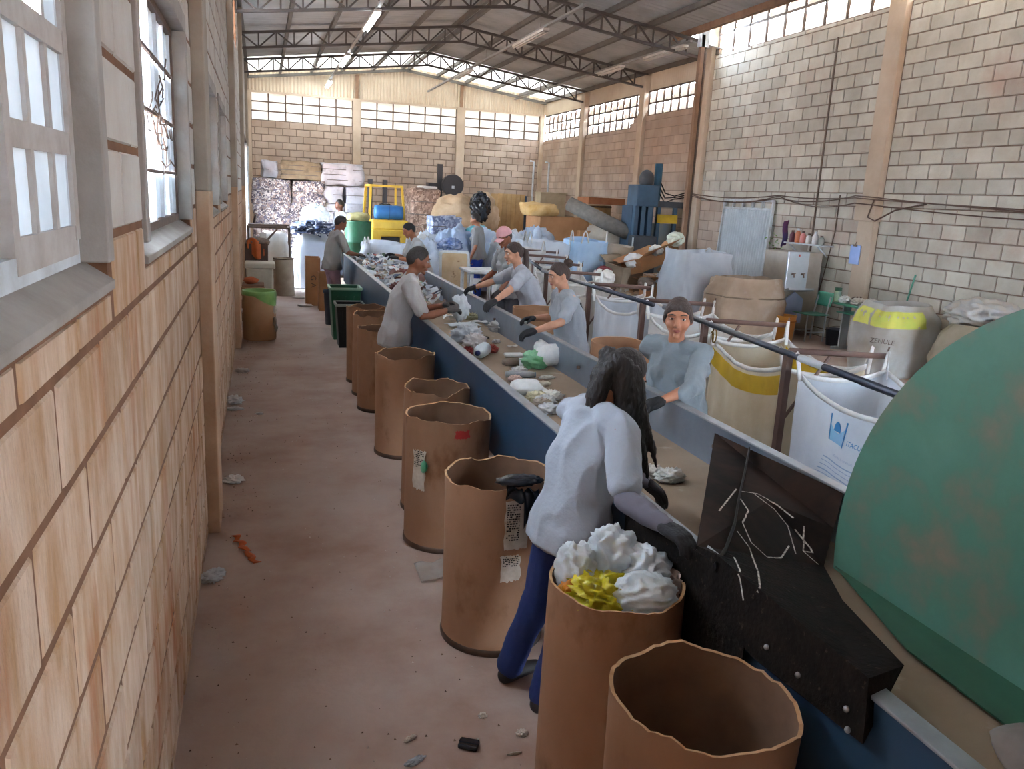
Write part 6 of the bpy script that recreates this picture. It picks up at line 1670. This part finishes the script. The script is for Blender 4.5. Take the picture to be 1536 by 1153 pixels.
for x in (2.66, 3.46):
    MB().bar((x, FY - 0.1, 1.30), (x + (0.05 if x < 3 else -0.05), FY + 0.05, 2.10), 0.05).build('guard_post', m_fly, fk)
    MB().bar((x, FY + 1.2, 0.9), (x + (0.05 if x < 3 else -0.05), FY + 0.95, 2.10), 0.05).build('guard_post', m_fly, fk)
MB().bar((2.70, FY + 0.05, 2.10), (3.42, FY + 0.05, 2.10), 0.05).bar((2.70, FY + 0.95, 2.10), (3.42, FY + 0.95, 2.10), 0.05).bar((2.71, FY + 0.05, 2.10), (2.71, FY + 0.95, 2.10), 0.05).bar((3.41, FY + 0.05, 2.10), (3.41, FY + 0.95, 2.10), 0.05).build('guard_roof', m_fly, fk)
for k in range(4): MB().bar((2.85 + 0.14 * k, FY + 0.05, 2.09), (2.85 + 0.14 * k, FY + 0.95, 2.09), 0.03).build('roof_bar', m_flb, fk)
for x in (2.88, 3.24): MB().box((x - 0.05, FY + 1.45, 0.05), (x + 0.05, FY + 1.6, 2.25)).build('mast', m_flb, fk)
MB().box((2.80, FY + 1.6, 0.5), (3.32, FY + 1.66, 0.9)).build('fork_carriage', m_flb, fk)
for x in (2.72, 3.48):
    for y in (FY - 0.15, FY + 1.1):
        MB().tube([(x - 0.08, y, 0.24), (x + 0.08, y, 0.24)], 0.24, 20).build('wheel', m_flb, fk)
bb = thing('blue_barrel', (3.08, FY - 0.2, 1.36), 'blue plastic barrel lying on the forklift deck', 'barrel')
MB().tube([(2.76, FY - 0.18, 1.525)] + [(2.77 + 0.62 * i / 8, FY - 0.18, 1.525) for i in range(9)] + [(3.40, FY - 0.18, 1.525)], [0.10, 0.15, 0.158, 0.160, 0.155, 0.162, 0.155, 0.160, 0.158, 0.15, 0.10], 20).build('barrel_body', mat('barrel_blue', '#2f6fa8', '#285f94', rough=0.45, scale=5), bb, smooth=True)
MB().tube([(3.075, FY - 0.18, 1.525), (3.095, FY - 0.18, 1.525)], 0.166, 20).build('barrel_hoop', mat('barrel_blue_dark', '#224f7c', rough=0.45), bb)
tag(MB().blob((3.02, FY - 0.08, 1.68), (0.14, 0.08, 0.04), 4, 0.3, 2).build('black_hose', m_film_black, smooth=True), 'coil of black hose on the blue barrel', 'hose')
gbx = thing('green_barrel', (2.32, 17.6, 0), 'dark green steel barrel standing left of the forklift', 'barrel')
MB().lathe([(0.001, 0.0), (0.27, 0.0), (0.285, 0.02), (0.28, 0.05), (0.28, 0.44), (0.29, 0.46), (0.28, 0.48), (0.28, 0.88), (0.29, 0.90), (0.28, 0.92), (0.28, 1.32), (0.288, 1.34), (0.27, 1.34), (0.26, 1.31), (0.001, 1.31)], (2.32, 17.6, 0), 28).build('barrel_body', mat('barrel_green', '#2f6a48', '#24563a', rough=0.5, scale=6, col3='#4d5a40', scale3=5), gbx, smooth=True)
tag(noisy_box((2.32, 17.6, 1.345), (0.40, 0.40, 0.16), 8, 0.06, 8, round_=0.5).build('leaf_trimmings', mat('trim_olive', '#8a8458', '#a89c6c', rough=0.9, scale=14), smooth=True), 'olive trimmings heaped on the green barrel', 'trimmings')

# bags around the forklift and the far floor
t, pt = sack('bulk_bag', (2.55, 15.2, 0), (0.95, 0.85, 1.06), 51, 'pale blue bulk bag with white loops in front of the forklift', m_weave_b, flare=1.0); loops(t, pt, 1.06, (0.5, 0.62, 0.88, 0.97), 0.14)
t, pt = sack('bulk_bag', (1.38, 16.9, 0), (0.84, 0.85, 1.12), 52, 'bulging white bulk bag near the left door', m_weave_b, flare=0.9, fold=0.05)
bag('dark_film_heap', (1.36, 16.9, 1.16), (0.44, 0.42, 0.16), 53, palette('film_navy', ['#2c3a5c', '#3d4c70', '#c9d2de', '#1f2940', '#5a6a8c'], rough=0.4, noise=10), 'dark blue film heaped on the bulging white bag', 'film', amp=0.4)
t, pt = sack('bulk_bag', (0.62, 17.7, 0), (0.62, 0.7, 0.98), 54, 'small white bulk bag behind the bulging one', m_weave, flare=0.9)
bag('white_bundle', (1.50, 19.0, 1.32), (0.30, 0.32, 0.28), 55, m_bag_white, 'white plastic bundle in front of the white bales', 'bundle', amp=0.3)
tag(noisy_box((1.50, 19.0, 0.0), (0.62, 0.7, 1.06), 56, 0.05, 8).build('waste_crate', m_balemix, smooth=True), 'grey crate of waste under the white plastic bundle', 'crate')
# low sea of white film bags behind the table
rr = random.Random(31)
FB = [(3.3, 15.0, .34), (3.55, 16.2, .30), (4.0, 15.7, .36), (3.35, 15.9, .34), (4.75, 16.3, .40), (5.1, 15.6, .36), (5.4, 17.0, .44), (4.7, 17.4, .36), (5.85, 16.2, .40), (6.1, 17.5, .42)]
FBN = ['left of the dark-haired bending worker', 'behind the leaning tray', 'by the bluish bale', 'in front of the forklift wheel', 'behind the blue-trousered worker', 'right of the blue-trousered worker', 'under the wooden crate', 'behind the bluish bale', 'left of the brown carton', 'below the brown carton', 'beside the green barrel', 'touching the forklift']
for k, (x, y, r_) in enumerate(FB):
    bag('film_bag', (x, y, 0.52 + 0.1 * (k % 3)), (r_ * 1.2, r_, r_ + 0.24), 70 + k, mat('filmbag_%d' % (k % 4), ('#cdd9e8', '#dde3ea', '#b9cbe2', '#d8dadc')[k % 4], ('#b5c6dc', '#c8d2de', '#9fb8da', '#c4c6ca')[k % 4], rough=0.4, scale=5, trans=0.2), 'crumpled white film bag on the far floor, ' + FBN[k], 'bag', 'film bags on the far floor', amp=0.28, flat=r_ + 0.15)
bag('teal_bag', (4.75, 16.75, 1.12), (0.30, 0.24, 0.24), 90, mat('film_teal', '#4fb4c8', '#7cc8d6', rough=0.35, scale=5), 'turquoise plastic bag behind the blue-trousered worker', 'bag', amp=0.3)
bag('blue_bag', (3.72, 14.9, 1.05), (0.20, 0.16, 0.13), 91, mat('film_blue', '#3f68b0', '#c4d2e8', rough=0.35, scale=6), 'blue and white plastic bag on the film bags', 'bag', amp=0.4)
bag('blue_bag', (5.45, 16.2, 1.06), (0.26, 0.18, 0.10), 92, mat('film_blue2', '#4c86d6', '#a8c8ee', rough=0.35, scale=6), 'bright blue plastic strip on the film bags right of the blue-trousered worker', 'bag', amp=0.4)
bag('beige_bag', (4.85, 19.2, 1.40), (0.62, 0.55, 0.58), 93, mat('sack_sand', '#cdb394', '#b89a78', rough=0.8, scale=3), 'big sand-coloured sack in the far heap', 'bag', amp=0.14)
bag('beige_bag', (5.50, 19.3, 1.50), (0.38, 0.5, 0.55), 94, MATS['sack_sand'], 'smaller sand-coloured sack beside the black bag', 'bag', amp=0.16)
bag('black_bag', (5.30, 18.8, 1.72), (0.24, 0.25, 0.34), 95, m_film_black, 'shiny black rubbish bag on the sand-coloured sacks', 'bag', amp=0.25)
tag(noisy_box((5.1, 19.3, 0.0), (1.7, 1.3, 0.95), 96, 0.10, 10).build('carton_heap', palette('cartons', ['#b08c6a', '#c7a684', '#8f6e50', '#d2bda0'], rough=0.9, noise=4), smooth=True), 'low heap of flattened cartons under the sand-coloured sacks', 'cardboard')
cr = thing('wooden_crate', (6.62, 21.0, 0), 'tall pale wooden crate near the far corner', 'crate')
for k in range(6): MB().box((6.26 + 0.122 * k, 20.6, 0.0), (6.26 + 0.122 * k + 0.115, 20.63, 2.08)).build('slat', mat('crate_wood', '#c9a878', '#b6935f', rough=0.8, scale=5, rand=0.12), cr)
MB().box((6.26, 20.63, 0.0), (6.98, 21.3, 2.07)).build('crate_body', MATS['crate_wood'], cr)
dp = thing('dark_press', (5.7, 24.3, 0), 'dark old press with a flywheel against the far wall', 'press')
MB().box((5.20, 24.0, 0), (6.0, 24.7, 1.9)).build('press_body', m_flb, dp, bevel=0.03); MB().tube([(5.80, 23.9, 2.25), (5.80, 24.1, 2.25)], 0.32, 28).build('flywheel', m_flb, dp, smooth=False)
MB().box((5.40, 24.2, 1.9), (5.54, 24.35, 2.85)).build('ram', m_flb, dp); MB().cbox((5.80, 23.89, 2.2), (0.08, 0.02, 0.08)).build('hub', m_steel_white, dp); MB().box((5.1, 24.1, 1.9), (5.5, 24.5, 2.3)).build('hopper', m_flb, dp)
wb = thing('white_chest', (8.55, 23.2, 1.5), 'pale chest standing before the right wall near the far corner', 'chest')
MB().box((8.25, 23.0, 0.0), (9.05, 23.5, 2.16)).build('chest_body', mat('chest_cream', '#c9bda4', '#b5a98e', rough=0.7, scale=4), wb, bevel=0.01); MB().box((8.23, 22.97, 2.16), (9.07, 23.52, 2.2)).build('chest_lid', MATS['chest_cream'], wb, bevel=0.01)
pf = thing('pipe_frame', (8.6, 24.4, 0), 'pale upright pipes standing behind the chest', 'pipes')
for x in (8.45, 8.95): MB().tube([(x, 24.4, 0), (x, 24.4, 3.1), (x - 0.12, 24.4, 3.12)], 0.03, 8).build('pipe', m_steel_white, pf)
wbk = thing('steel_cabinet', (7.15, 21.5, 0), 'dark blue cabinet beside the wooden crate', 'cabinet'); MB().box((7.02, 21.2, 0), (7.24, 21.6, 2.05)).build('cabinet_body', mat('cab_blue', '#33465e', rough=0.5), wbk); MB().box((7.03, 21.19, 0.9), (7.23, 21.2, 1.8)).build('cabinet_door', mat('cab_blue_l', '#4d6684', rough=0.4), wbk)

# cartons
m_cart = mat('carton', '#b88a62', '#a5774f', rough=0.85, scale=3, rand=0.12)
m_cart_in = mat('carton_inside', '#8f6848', '#7d583a', rough=0.9, scale=3)
def carton(c, d, label, rz=0.0, tilt=0.0, flaps=True, group='cartons', material=None, roll=0.0):
    t = thing('cardboard_box', c, label, 'box', group)
    c = Vector(c); R_ = Matrix.Rotation(rz, 3, 'Z') @ Matrix.Rotation(tilt, 3, 'X') @ Matrix.Rotation(roll, 3, 'Y'); w, l, h = d; th = 0.008
    def q(x, y, z): return c + R_ @ Vector((x, y, z))
    mb = MB()
    for (a, b) in (((-w/2, -l/2, 0), (w/2, -l/2 + th, h)), ((-w/2, l/2 - th, 0), (w/2, l/2, h)), ((-w/2, -l/2, 0), (-w/2 + th, l/2, h)), ((w/2 - th, -l/2, 0), (w/2, l/2, h)), ((-w/2, -l/2, 0), (w/2, l/2, th))):
        o = len(mb.v); mb.box(a, b)
        for i in range(o, len(mb.v)): mb.v[i] = tuple(q(*mb.v[i]))
    mb.build('box_walls', material or m_cart, t)
    if flaps:
        fl = 0.4 * min(w, l)
        for (p0, p1, out) in (((-w/2, -l/2, h), (w/2, -l/2, h), (0, -fl, fl * 0.35)), ((-w/2, l/2, h), (w/2, l/2, h), (0, fl, fl * 0.5)), ((-w/2, -l/2, h), (-w/2, l/2, h), (-fl, 0, fl * 0.2)), ((w/2, -l/2, h), (w/2, l/2, h), (fl, 0, fl * 0.4))):
            a, b, o = Vector(p0), Vector(p1), Vector(out)
            MB().add([q(*a), q(*b), q(*(b + o)), q(*(a + o))], [(0, 1, 2, 3)]).build('flap', material or m_cart, t, solid=0.006)
    return t
carton((6.75, 17.4, 0), (1.15, 1.0, 1.62), 'large brown pallet carton in the far middle', flaps=False)
tag(noisy_box((6.40, 17.6, 1.62), (0.75, 0.6, 0.26), 97, 0.10, 10, round_=0.6).build('foam_cushion', mat('foam_ochre', '#c29a5c', '#d8b884', rough=0.9, scale=5), smooth=True), 'ochre foam cushion lying on the pallet carton', 'cushion')
rl = thing('carpet_roll', (7.5, 16.8, 1.5), 'grey carpet roll lying across the cartons', 'roll')
MB().tube([(6.95, 17.2, 1.92), (7.4, 16.7, 1.66), (8.0, 16.2, 1.36)], [0.16, 0.17, 0.16], 16).build('roll_body', mat('roll_grey', '#6f6c66', '#85817a', rough=0.95, scale=9), rl, smooth=True)
t = bag('white_sack', (7.75, 16.9, 1.22), (0.55, 0.4, 0.32), 98, mat('sack_offwhite', '#cfc8bc', '#bdb2a2', rough=0.8, scale=4), 'off-white sack lying under the carpet roll', 'bag', amp=0.15)
carton((7.75, 16.9, 0.0), (1.0, 0.8, 0.95), 'brown carton under the off-white sack', flaps=False)
tag(noisy_box((7.35, 17.0, 0.95), (0.62, 0.6, 0.42), 99, 0.03, 6, round_=0.03).build('cardboard_block', m_cart), 'squat brown carton block left of the off-white sack', 'box')
dr12 = thing('fibre_drum', (8.55, 19.6, 0), 'tan fibre drum standing on the flattened cartons near the press', 'drum'); MB().lathe([(0.001, 1.35), (0.32, 1.35), (0.33, 1.38), (0.33, 1.90), (0.32, 1.92), (0.001, 1.92)], (8.5, 19.2, 0), 24).build('drum_body', mat('fibre_tan', '#b59468', '#a08054', rough=0.8, scale=4), dr12, smooth=True); MB().lathe([(0.335, 1.86), (0.345, 1.88), (0.335, 1.90)], (8.5, 19.2, 0), 24).build('drum_hoop', m_ring, dr12)
# flattened cardboard stack behind the press
rr = random.Random(3)
for k in range(14):
    z = 0.02 + 0.10 * k; a = rr.uniform(-.12, .12)
    o = MB().obox((8.36 + rr.uniform(-.05, .05), 19.1 + rr.uniform(-.08, .08), z + 0.045), (1.2, 1.1, rr.uniform(0.05, 0.085)), Matrix.Rotation(a, 3, 'Z')).build('flat_carton', m_cart)
    tag(o, 'flattened carton in the stack behind the blue press, layer %s from the floor' % ('one two three four five six seven eight nine ten eleven twelve thirteen fourteen'.split()[k]), 'cardboard', 'flattened cartons behind the press')
tag(MB().obox((8.35, 18.7, 2.02), (1.0, 0.6, 0.16), Matrix.Rotation(0.1, 3, 'Z')).build('flat_box', mat('carton_red', '#a8704e', '#945c3c', rough=0.85, scale=4)), 'long reddish carton lying on top of the fibre drum', 'box')

# blue-grey vertical press
m_pr = mat('press_blue', '#44617a', '#385369', rough=0.5, scale=4, coords='POS'); m_prd = mat('press_dark', '#454a50', '#383c42', rough=0.55, scale=4)
pb = thing('baling_press', (8.1, 16.2, 0), 'tall blue-grey baling press by the rusty post', 'press')
MB().box((7.95, 15.85, 1.95), (8.46, 16.35, 2.40)).build('cylinder_housing', m_pr, pb, bevel=0.02)
for x in (7.93, 8.08, 8.24): MB().box((x, 15.86, 1.20), (x + 0.09, 15.98, 1.96)).build('guide_rail', m_pr, pb)
MB().box((7.92, 15.98, 0.0), (8.42, 16.5, 1.96)).build('chamber', mat('press_blue_d', '#35506a', '#2c4358', rough=0.5, scale=4), pb)
MB().box((7.86, 15.62, 0.35), (8.38, 15.95, 1.34)).build('door_panel', m_prd, pb, bevel=0.02)
MB().tube([(7.84, 15.66, 0.4), (7.84, 15.66, 1.3)], 0.02, 8).build('hinge_bar', m_steel_white, pb)
MB().tube([(8.52, 16.1, 2.0), (8.52, 16.1, 2.86)], 0.085, 18).build('hydraulic_cylinder', mat('press_teal', '#2f6482', '#28546e', rough=0.4), pb, smooth=True)
MB().blob((8.25, 16.1, 2.52), (0.16, 0.18, 0.20), 3, 0.03, 1, 24, 16).build('motor', m_prd, pb, smooth=True)
MB().box((8.40, 15.9, 1.95), (9.08, 16.3, 2.08)).build('side_beam', m_prd, pb); MB().box((8.5, 15.92, 1.62), (8.98, 15.98, 1.80)).build('yellow_plate', mat('plate_yellow', '#d9b62c', '#c49f24', rough=0.5), pb)
for x in (8.50, 8.90): MB().box((x, 15.95, 0.7), (x + 0.08, 16.03, 1.95)).build('column', m_pr, pb)
MB().box((8.45, 16.2, 0.0), (9.05, 16.4, 1.6)).build('back_plate', mat('press_haze', '#7e8c94', '#9a9488', rough=0.6, scale=4), pb)
for k in range(3):
    MB().tube([(8.55, 16.05, 2.5 - 0.12 * k), (8.65, 15.95, 2.25 - 0.1 * k), (8.85, 15.9, 2.2 - 0.03 * k), (9.10, 15.9, 2.28 - 0.05 * k)], 0.014, 6).build('hose', m_film_black, pb, smooth=True)

# cardboard heap between press and post
tag(noisy_box((7.2, 14.0, 0.0), (2.4, 1.9, 0.62), 101, 0.18, 14, round_=0.4).build('waste_heap', palette('heap_card', ['#a88464', '#8f6c4e', '#c4a688', '#6f5a4a', '#b8b0a6', '#9c8a78'], rough=0.9, noise=6), smooth=True), 'loose heap of cardboard and paper waste by the press', 'waste', kind='stuff')
carton((7.05, 13.1, 0.92), (0.95, 0.50, 0.24), 'long open carton tilted on the cardboard heap', 0.25, -0.25, roll=-0.30)
carton((6.55, 13.3, 0.55), (0.55, 0.45, 0.38), 'grey-brown open carton at the left of the heap', 0.4, 0.15, material=mat('carton_grey', '#a39684', '#8f8270', rough=0.85, scale=4))
carton((7.35, 12.95, 0.42), (0.42, 0.36, 0.34), 'small carton low in the heap near the post', 0.9, 0.2)
carton((6.90, 12.8, 0.40), (0.40, 0.36, 0.30), 'small carton at the front of the heap', -0.5, -0.1)
for k, (x, y, z, r_, colr, lab) in enumerate(((6.62, 13.0, 1.02, .16, '#e0e4e6', 'white paper ball inside the heap, left'), (6.98, 12.9, 1.22, .12, '#dfe6e4', 'white foam scrap inside the tilted carton'), (7.40, 13.0, 1.42, .15, '#cfd8c8', 'pale green packaging at the tilted carton end'), (7.10, 12.6, 0.72, .20, '#b9c2cc', 'silver crumpled bag at the heap front'), (6.15, 13.2, 0.78, .14, '#8a3e44', 'maroon cloth among the heap'), (6.02, 12.9, 0.72, .18, '#e4e2dd', 'white crumpled bag at the left edge of the heap'), (6.70, 12.6, 0.66, .14, '#6f625a', 'dark brown rag at the heap front'))):
    bag('heap_scrap', (x, y, z), (r_, r_, r_ * 0.8), 110 + k, mat('hs_' + colr, colr, rough=0.7), lab, 'scrap', 'scraps on the cardboard heap', amp=0.22, freq=1.6)
# open bulk bags standing behind the rack
t, pt = sack('bulk_bag', (5.30, 14.1, 0), (0.98, 0.85, 1.24), 61, 'pale blue bulk bag standing left of the light blue one behind the rack', m_weave_b); loops(t, pt, 1.24, (0.55, 0.62, 0.9), 0.2)
t, pt = sack('bulk_bag', (6.05, 13.9, 0), (0.75, 0.8, 1.30), 62, 'light blue bulk bag with tall white loops behind the rack', mat('woven_sky', '#b8d4f0', '#9fc2e6', rough=0.7, scale=2.5, trans=0.3, coords='POS')); loops(t, pt, 1.30, (0.55, 0.70, 0.95), 0.22)
t, pt = sack('bulk_bag', (6.62, 14.1, 0), (0.85, 0.8, 1.22), 63, 'beige-grey bulk bag beside the cardboard heap', mat('woven_beige', '#c4b8a8', '#b0a494', rough=0.8, scale=2.5, trans=0.2, coords='POS'))
t, pt = sack('bulk_bag', (4.55, 13.1, 0), (0.8, 0.8, 1.15), 64, 'white bulk bag with loops behind the pink-capped worker', m_weave); loops(t, pt, 1.15, (0.6, 0.7, 0.85), 0.2)

# table and leaning tray by the belt
tl = thing('white_table', (3.28, 10.9, 0), 'white plastic table standing behind the reaching woman', 'table')
MB().box((3.02, 10.55, 0.96), (3.50, 11.2, 1.0)).build('tabletop', m_steel_white, tl, bevel=0.012)
for x in (3.06, 3.46):
    for y in (10.60, 11.15): MB().tube([(x, y, 0), (x, y, 0.96)], 0.026, 10).build('leg', m_steel_white, tl, smooth=True)
MB().box((3.06, 10.58, 0.82), (3.46, 10.60, 0.90)).build('apron_rail', m_steel_white, tl)
lt = thing('leaning_board', (3.05, 11.6, 0.3), 'rust-stained white board with rounded corners leaning by the table', 'board')
def rr_outline(x0, x1, z0, z1, r, y, dy): 
    pts = []
    for cx_, cz_, a0 in ((x1 - r, z1 - r, 0), (x0 + r, z1 - r, 90), (x0 + r, z0 + r, 180), (x1 - r, z0 + r, 270)):
        for k in range(5): a = math.radians(a0 + 22.5 * k); pts.append((cx_ + r * math.cos(a), y + dy * (cz_ + r * math.sin(a)), cz_ + r * math.sin(a)))
    return pts
MB().prism(rr_outline(2.80, 3.26, 0.45, 1.20, 0.05, 11.45, 0.08), (0, 0.03, 0)).build('board_edge', m_steel_white, lt, bevel=0.004)
MB().prism(rr_outline(2.84, 3.22, 0.49, 1.16, 0.03, 11.438, 0.08), (0, 0.008, 0)).build('board_face', mat('board_rust', '#cbb595', '#b59a74', rough=0.7, scale=4, col3='#7a5a3c', scale3=9, lo3=0.62, hi3=0.7), lt)
MB().box((2.85, 11.5, 0.0), (2.89, 11.56, 0.5)).box((3.17, 11.5, 0.0), (3.21, 11.56, 0.5)).build('board_stand', m_bar_dark, lt)
# ================================================================ left side of the aisle
dl = thing('cardboard_drum', (0.29, 11.02, 0), 'tan cardboard drum with a green liner by the left wall', 'drum')
c = V(0.29, 11.02, 0)
MB().lathe([(0.208, 0.0), (0.21, 0.02), (0.21, 0.55), (0.208, 0.63), (0.20, 0.63), (0.198, 0.03), (0.001, 0.03)], c, 40).build('shell', mat('drum_pale', '#b48f6e', '#a27c5a', rough=0.8, scale=3), dl, smooth=True)
MB().lathe([(0.214, 0.585), (0.222, 0.60), (0.218, 0.63), (0.212, 0.645), (0.196, 0.64), (0.19, 0.45)], c, 40, lambda i, a, r, z: (r * (1 + 0.03 * mnoise.noise(Vector((math.cos(a) * 3, math.sin(a) * 3, i)))), z - (0.14 * max(0, math.cos(a + 0.3)) if i < 1 else 0))).build('green_liner', mat('liner_green', '#6f9a52', '#8ab064', rough=0.4, scale=6), dl, smooth=True)
for k, (da, z, colr) in enumerate(((0.35, 0.40, '#c9c2b4'), (0.45, 0.25, '#b8ab98'), (0.25, 0.15, '#d2ccc2'))):
    MB().blob(c + V(0.20 * math.cos(-da), 0.2 * math.sin(-da), z), (0.035, 0.05, 0.06), 5 + k, 0.4, 2, 14, 10).build('stuck_film', mat('film_' + colr, colr, rough=0.6), dl, smooth=True)
wbn = thing('white_bin', (0.31, 13.15, 0), 'off-white plastic waste bin with a thick lid by the left wall', 'bin')
m_binw = mat('bin_white', '#c9c4b4', '#b5ae9c', rough=0.6, scale=4)
MB().prism([(0.13, 12.95, 0.0), (0.47, 12.95, 0.0), (0.50, 12.92, 0.74), (0.10, 12.92, 0.74)], (0, 0.42, 0)).build('bin_body', m_binw, wbn, bevel=0.02)
MB().box((0.08, 12.88, 0.74), (0.53, 13.38, 0.82)).build('lid', m_binw, wbn, bevel=0.02)
for x in (0.2, 0.3, 0.4): MB().box((x - 0.012, 12.915, 0.45), (x + 0.012, 12.935, 0.68)).build('rib', m_binw, wbn)
tag(MB().blob((0.18, 12.0, 0.66), (0.10, 0.08, 0.05), 3, 0.2, 2).build('orange_cloth', mat('cloth_rust', '#b5603a', rough=0.9), smooth=True), 'rust-orange cloth behind the green-lined drum', 'cloth')
bx = thing('wood_crate', (0.2, 12.05, 0), 'low wooden crate against the left wall behind the green-lined drum', 'crate')
MB().box((0.06, 11.85, 0.0), (0.36, 12.25, 0.61)).build('crate_body', mat('crate_brown', '#7c5a44', rough=0.85), bx, bevel=0.01)
for z in (0.1, 0.28, 0.46): MB().box((0.05, 11.835, z), (0.37, 11.85, z + 0.12)).build('slat', mat('crate_brown_l', '#94704f', rough=0.85, rand=0.1), bx)
pd = thing('pale_drum', (0.72, 15.55, 0), 'pale dented metal drum beyond the white bin', 'drum')
MB().lathe([(0.19, 0.0), (0.195, 0.02), (0.19, 0.05), (0.185, 0.30), (0.192, 0.34), (0.185, 0.38), (0.187, 0.68), (0.18, 0.68), (0.176, 0.04), (0.001, 0.04)], (0.72, 15.55, 0), 32, lambda i, a, r, z: (r * (1 + 0.02 * math.cos(3 * a + z * 4)), z)).build('drum_body', mat('drum_metal', '#b5aa98', '#9d9180', rough=0.5, metal=0.3, scale=5), pd, smooth=True)
MB().lathe([(0.188, 0.67), (0.196, 0.68), (0.188, 0.69)], (0.72, 15.55, 0), 32).build('drum_rim', m_ring, pd, smooth=True)
# trolley with a hanging bag and an orange cloth
tly = thing('steel_trolley', (0.45, 16.1, 0), 'dark steel trolley frame against the left wall', 'trolley')
for a, b in (((0.10, 15.8, 1.22), (0.84, 15.8, 1.22)), ((0.10, 16.4, 1.22), (0.84, 16.4, 1.22)), ((0.10, 15.8, 1.22), (0.10, 16.4, 1.22)), ((0.84, 15.8, 1.22), (0.84, 16.4, 1.22)), ((0.36, 15.8, 0.9), (0.62, 15.8, 1.2))):
    MB().bar(a, b, 0.035).build('frame_bar', m_bar_dark, tly)
for x in (0.10, 0.84):
    for y in (15.8, 16.4): MB().bar((x, y, 0), (x, y, 1.22), 0.035).build('leg', m_bar_dark, tly)
for y in (15.95, 16.1, 16.25): MB().bar((0.10, y, 1.26), (0.84, y, 1.26), 0.04, 0.02).build('rack_slat', m_bar_dark, tly)
t, pt = sack('bulk_bag', (0.56, 16.1, 0.0), (0.52, 0.52, 1.12), 81, 'grey-white sack standing inside the trolley frame', m_weave, flare=1.0)
tag(MB().grid(lambda u, v: V(0.10 + 0.28 * u, 14.55 + 0.03 * math.sin(9 * u), 0.97 + 0.13 * math.sin(3 * u + 0.6) - 0.22 * v * (0.5 + math.sin(math.pi * u))), 16, 10).build('orange_towel', mat('towel_orange', '#d2703c', '#b85a2c', rough=0.9, scale=9), smooth=True, solid=0.02), 'orange towel draped over the dark carton by the left wall', 'towel')
dkx = thing('dark_carton', (0.25, 14.7, 0), 'dark carton of rags against the left wall beyond the white bin', 'box')
MB().box((0.06, 14.56, 0.0), (0.44, 15.0, 1.0)).build('carton_body', mat('carton_dark', '#5f4d42', '#4d3e36', rough=0.9, scale=5), dkx, bevel=0.01); MB().blob((0.28, 14.7, 1.02), (0.18, 0.16, 0.07), 6, 0.4, 2.4, 18, 12, None, True).build('rags', mat('rag_grey', '#6d625c', '#948a80', rough=0.9, scale=9), dkx, smooth=True)
# tall cartons and bins in front of the belt's far end
t = carton((1.17, 14.35, 0), (0.24, 0.40, 0.82), 'tall brown carton printed with dark marks at the aisle end', flaps=False); text_mesh('print', 'G A', 0.13, m_bar_dark, t, (1.17, 14.147, 0.42), (0, 0, -1), (1, 0, 0))
t = carton((1.37, 13.75, 0), (0.28, 0.36, 0.62), 'shorter brown carton in front of the tall one', flaps=False)
db = thing('blue_bin', (1.38, 12.35, 0), 'dark blue-grey plastic bin in the aisle row', 'bin')
MB().lathe([(0.001, 0.0), (0.13, 0.0), (0.155, 0.50), (0.165, 0.51), (0.15, 0.50), (0.125, 0.02), (0.001, 0.02)], (1.36, 12.2, 0), 28).build('bin_body', mat('bin_navy', '#3f4a5a', '#343e4c', rough=0.6, scale=5), db, smooth=True); MB().lathe([(0.158, 0.47), (0.170, 0.49), (0.165, 0.515)], (1.36, 12.2, 0), 28).build('bin_rim', MATS['bin_navy'], db, smooth=True)
def square_bin(name, c, w, h, material, label, rim):
    t = thing(name, (c[0], c[1], 0), label, 'bin'); a, b = w * 0.40, w * 0.5; x, y = c
    def ring(r, z): return [(x - r, y - r, z), (x + r, y - r, z), (x + r, y + r, z), (x - r, y + r, z)]
    vs = ring(a, 0.0) + ring(b, h) + ring(b - 0.012, h) + ring(a - 0.012, 0.02)
    fs = [(3, 2, 1, 0), (12, 13, 14, 15)]
    for k in range(3):
        for i in range(4): j = (i + 1) % 4; fs.append((k*4+i, k*4+j, k*4+4+j, k*4+4+i))
    MB().add(vs, fs).build('bin_body', material, t, bevel=0.006)
    rb_ = MB()
    for p, q in ((0, 1), (1, 2), (2, 3), (3, 0)): r_ = ring(b + 0.006, h - 0.005); rb_.bar(r_[p], r_[q], 0.024, 0.03)
    rb_.build('bin_rim', rim, t)
    for s in (-0.5, 0, 0.5): MB().bar((x + s * a * 1.1, y - a - 0.002, 0.05), (x + s * b * 1.1, y - b - 0.002, h * 0.85), 0.014, 0.008, up=(0, 1, 0)).build('rib', material, t)
    return t
m_bing = mat('bin_green', '#2f6b50', '#265a42', rough=0.5, scale=5); m_binb = mat('bin_black', '#23272a', '#1b1e20', rough=0.5, scale=5)
square_bin('green_bin', (1.40, 11.05), 0.40, 0.70, m_bing, 'dark green square bin with a pale rim in the aisle row', mat('rim_pale_green', '#8fb59a', rough=0.5))
square_bin('black_bin', (1.40, 10.45), 0.34, 0.56, m_binb, 'black square bin standing in front of the green one', mat('rim_grey', '#8f9a94', rough=0.5))
for k, (px_, py_, r_, lab) in enumerate(((400, 436, .09, 'white paper by the pale drum foot'), (445, 432, .10, 'white film on the far aisle floor left'), (505, 430, .08, 'white scrap beside the tall carton'), (450, 447, .11, 'flat white paper in the far aisle'), (458, 459, .09, 'pale paper strip in the far aisle'))):
    litter_c = P(px_, py_, z=0)
    o = MB().blob((0, 0, 0), (r_ * 1.3, r_, 0.02), 130 + k, 0.4, 2, 16, 10, 0.014, True).build('litter', m_paper if 'm_paper' in globals() else m_bag_white, smooth=True); o.location = (litter_c.x, litter_c.y, 0.015); tag(o, lab, 'litter', 'litter in the far aisle')
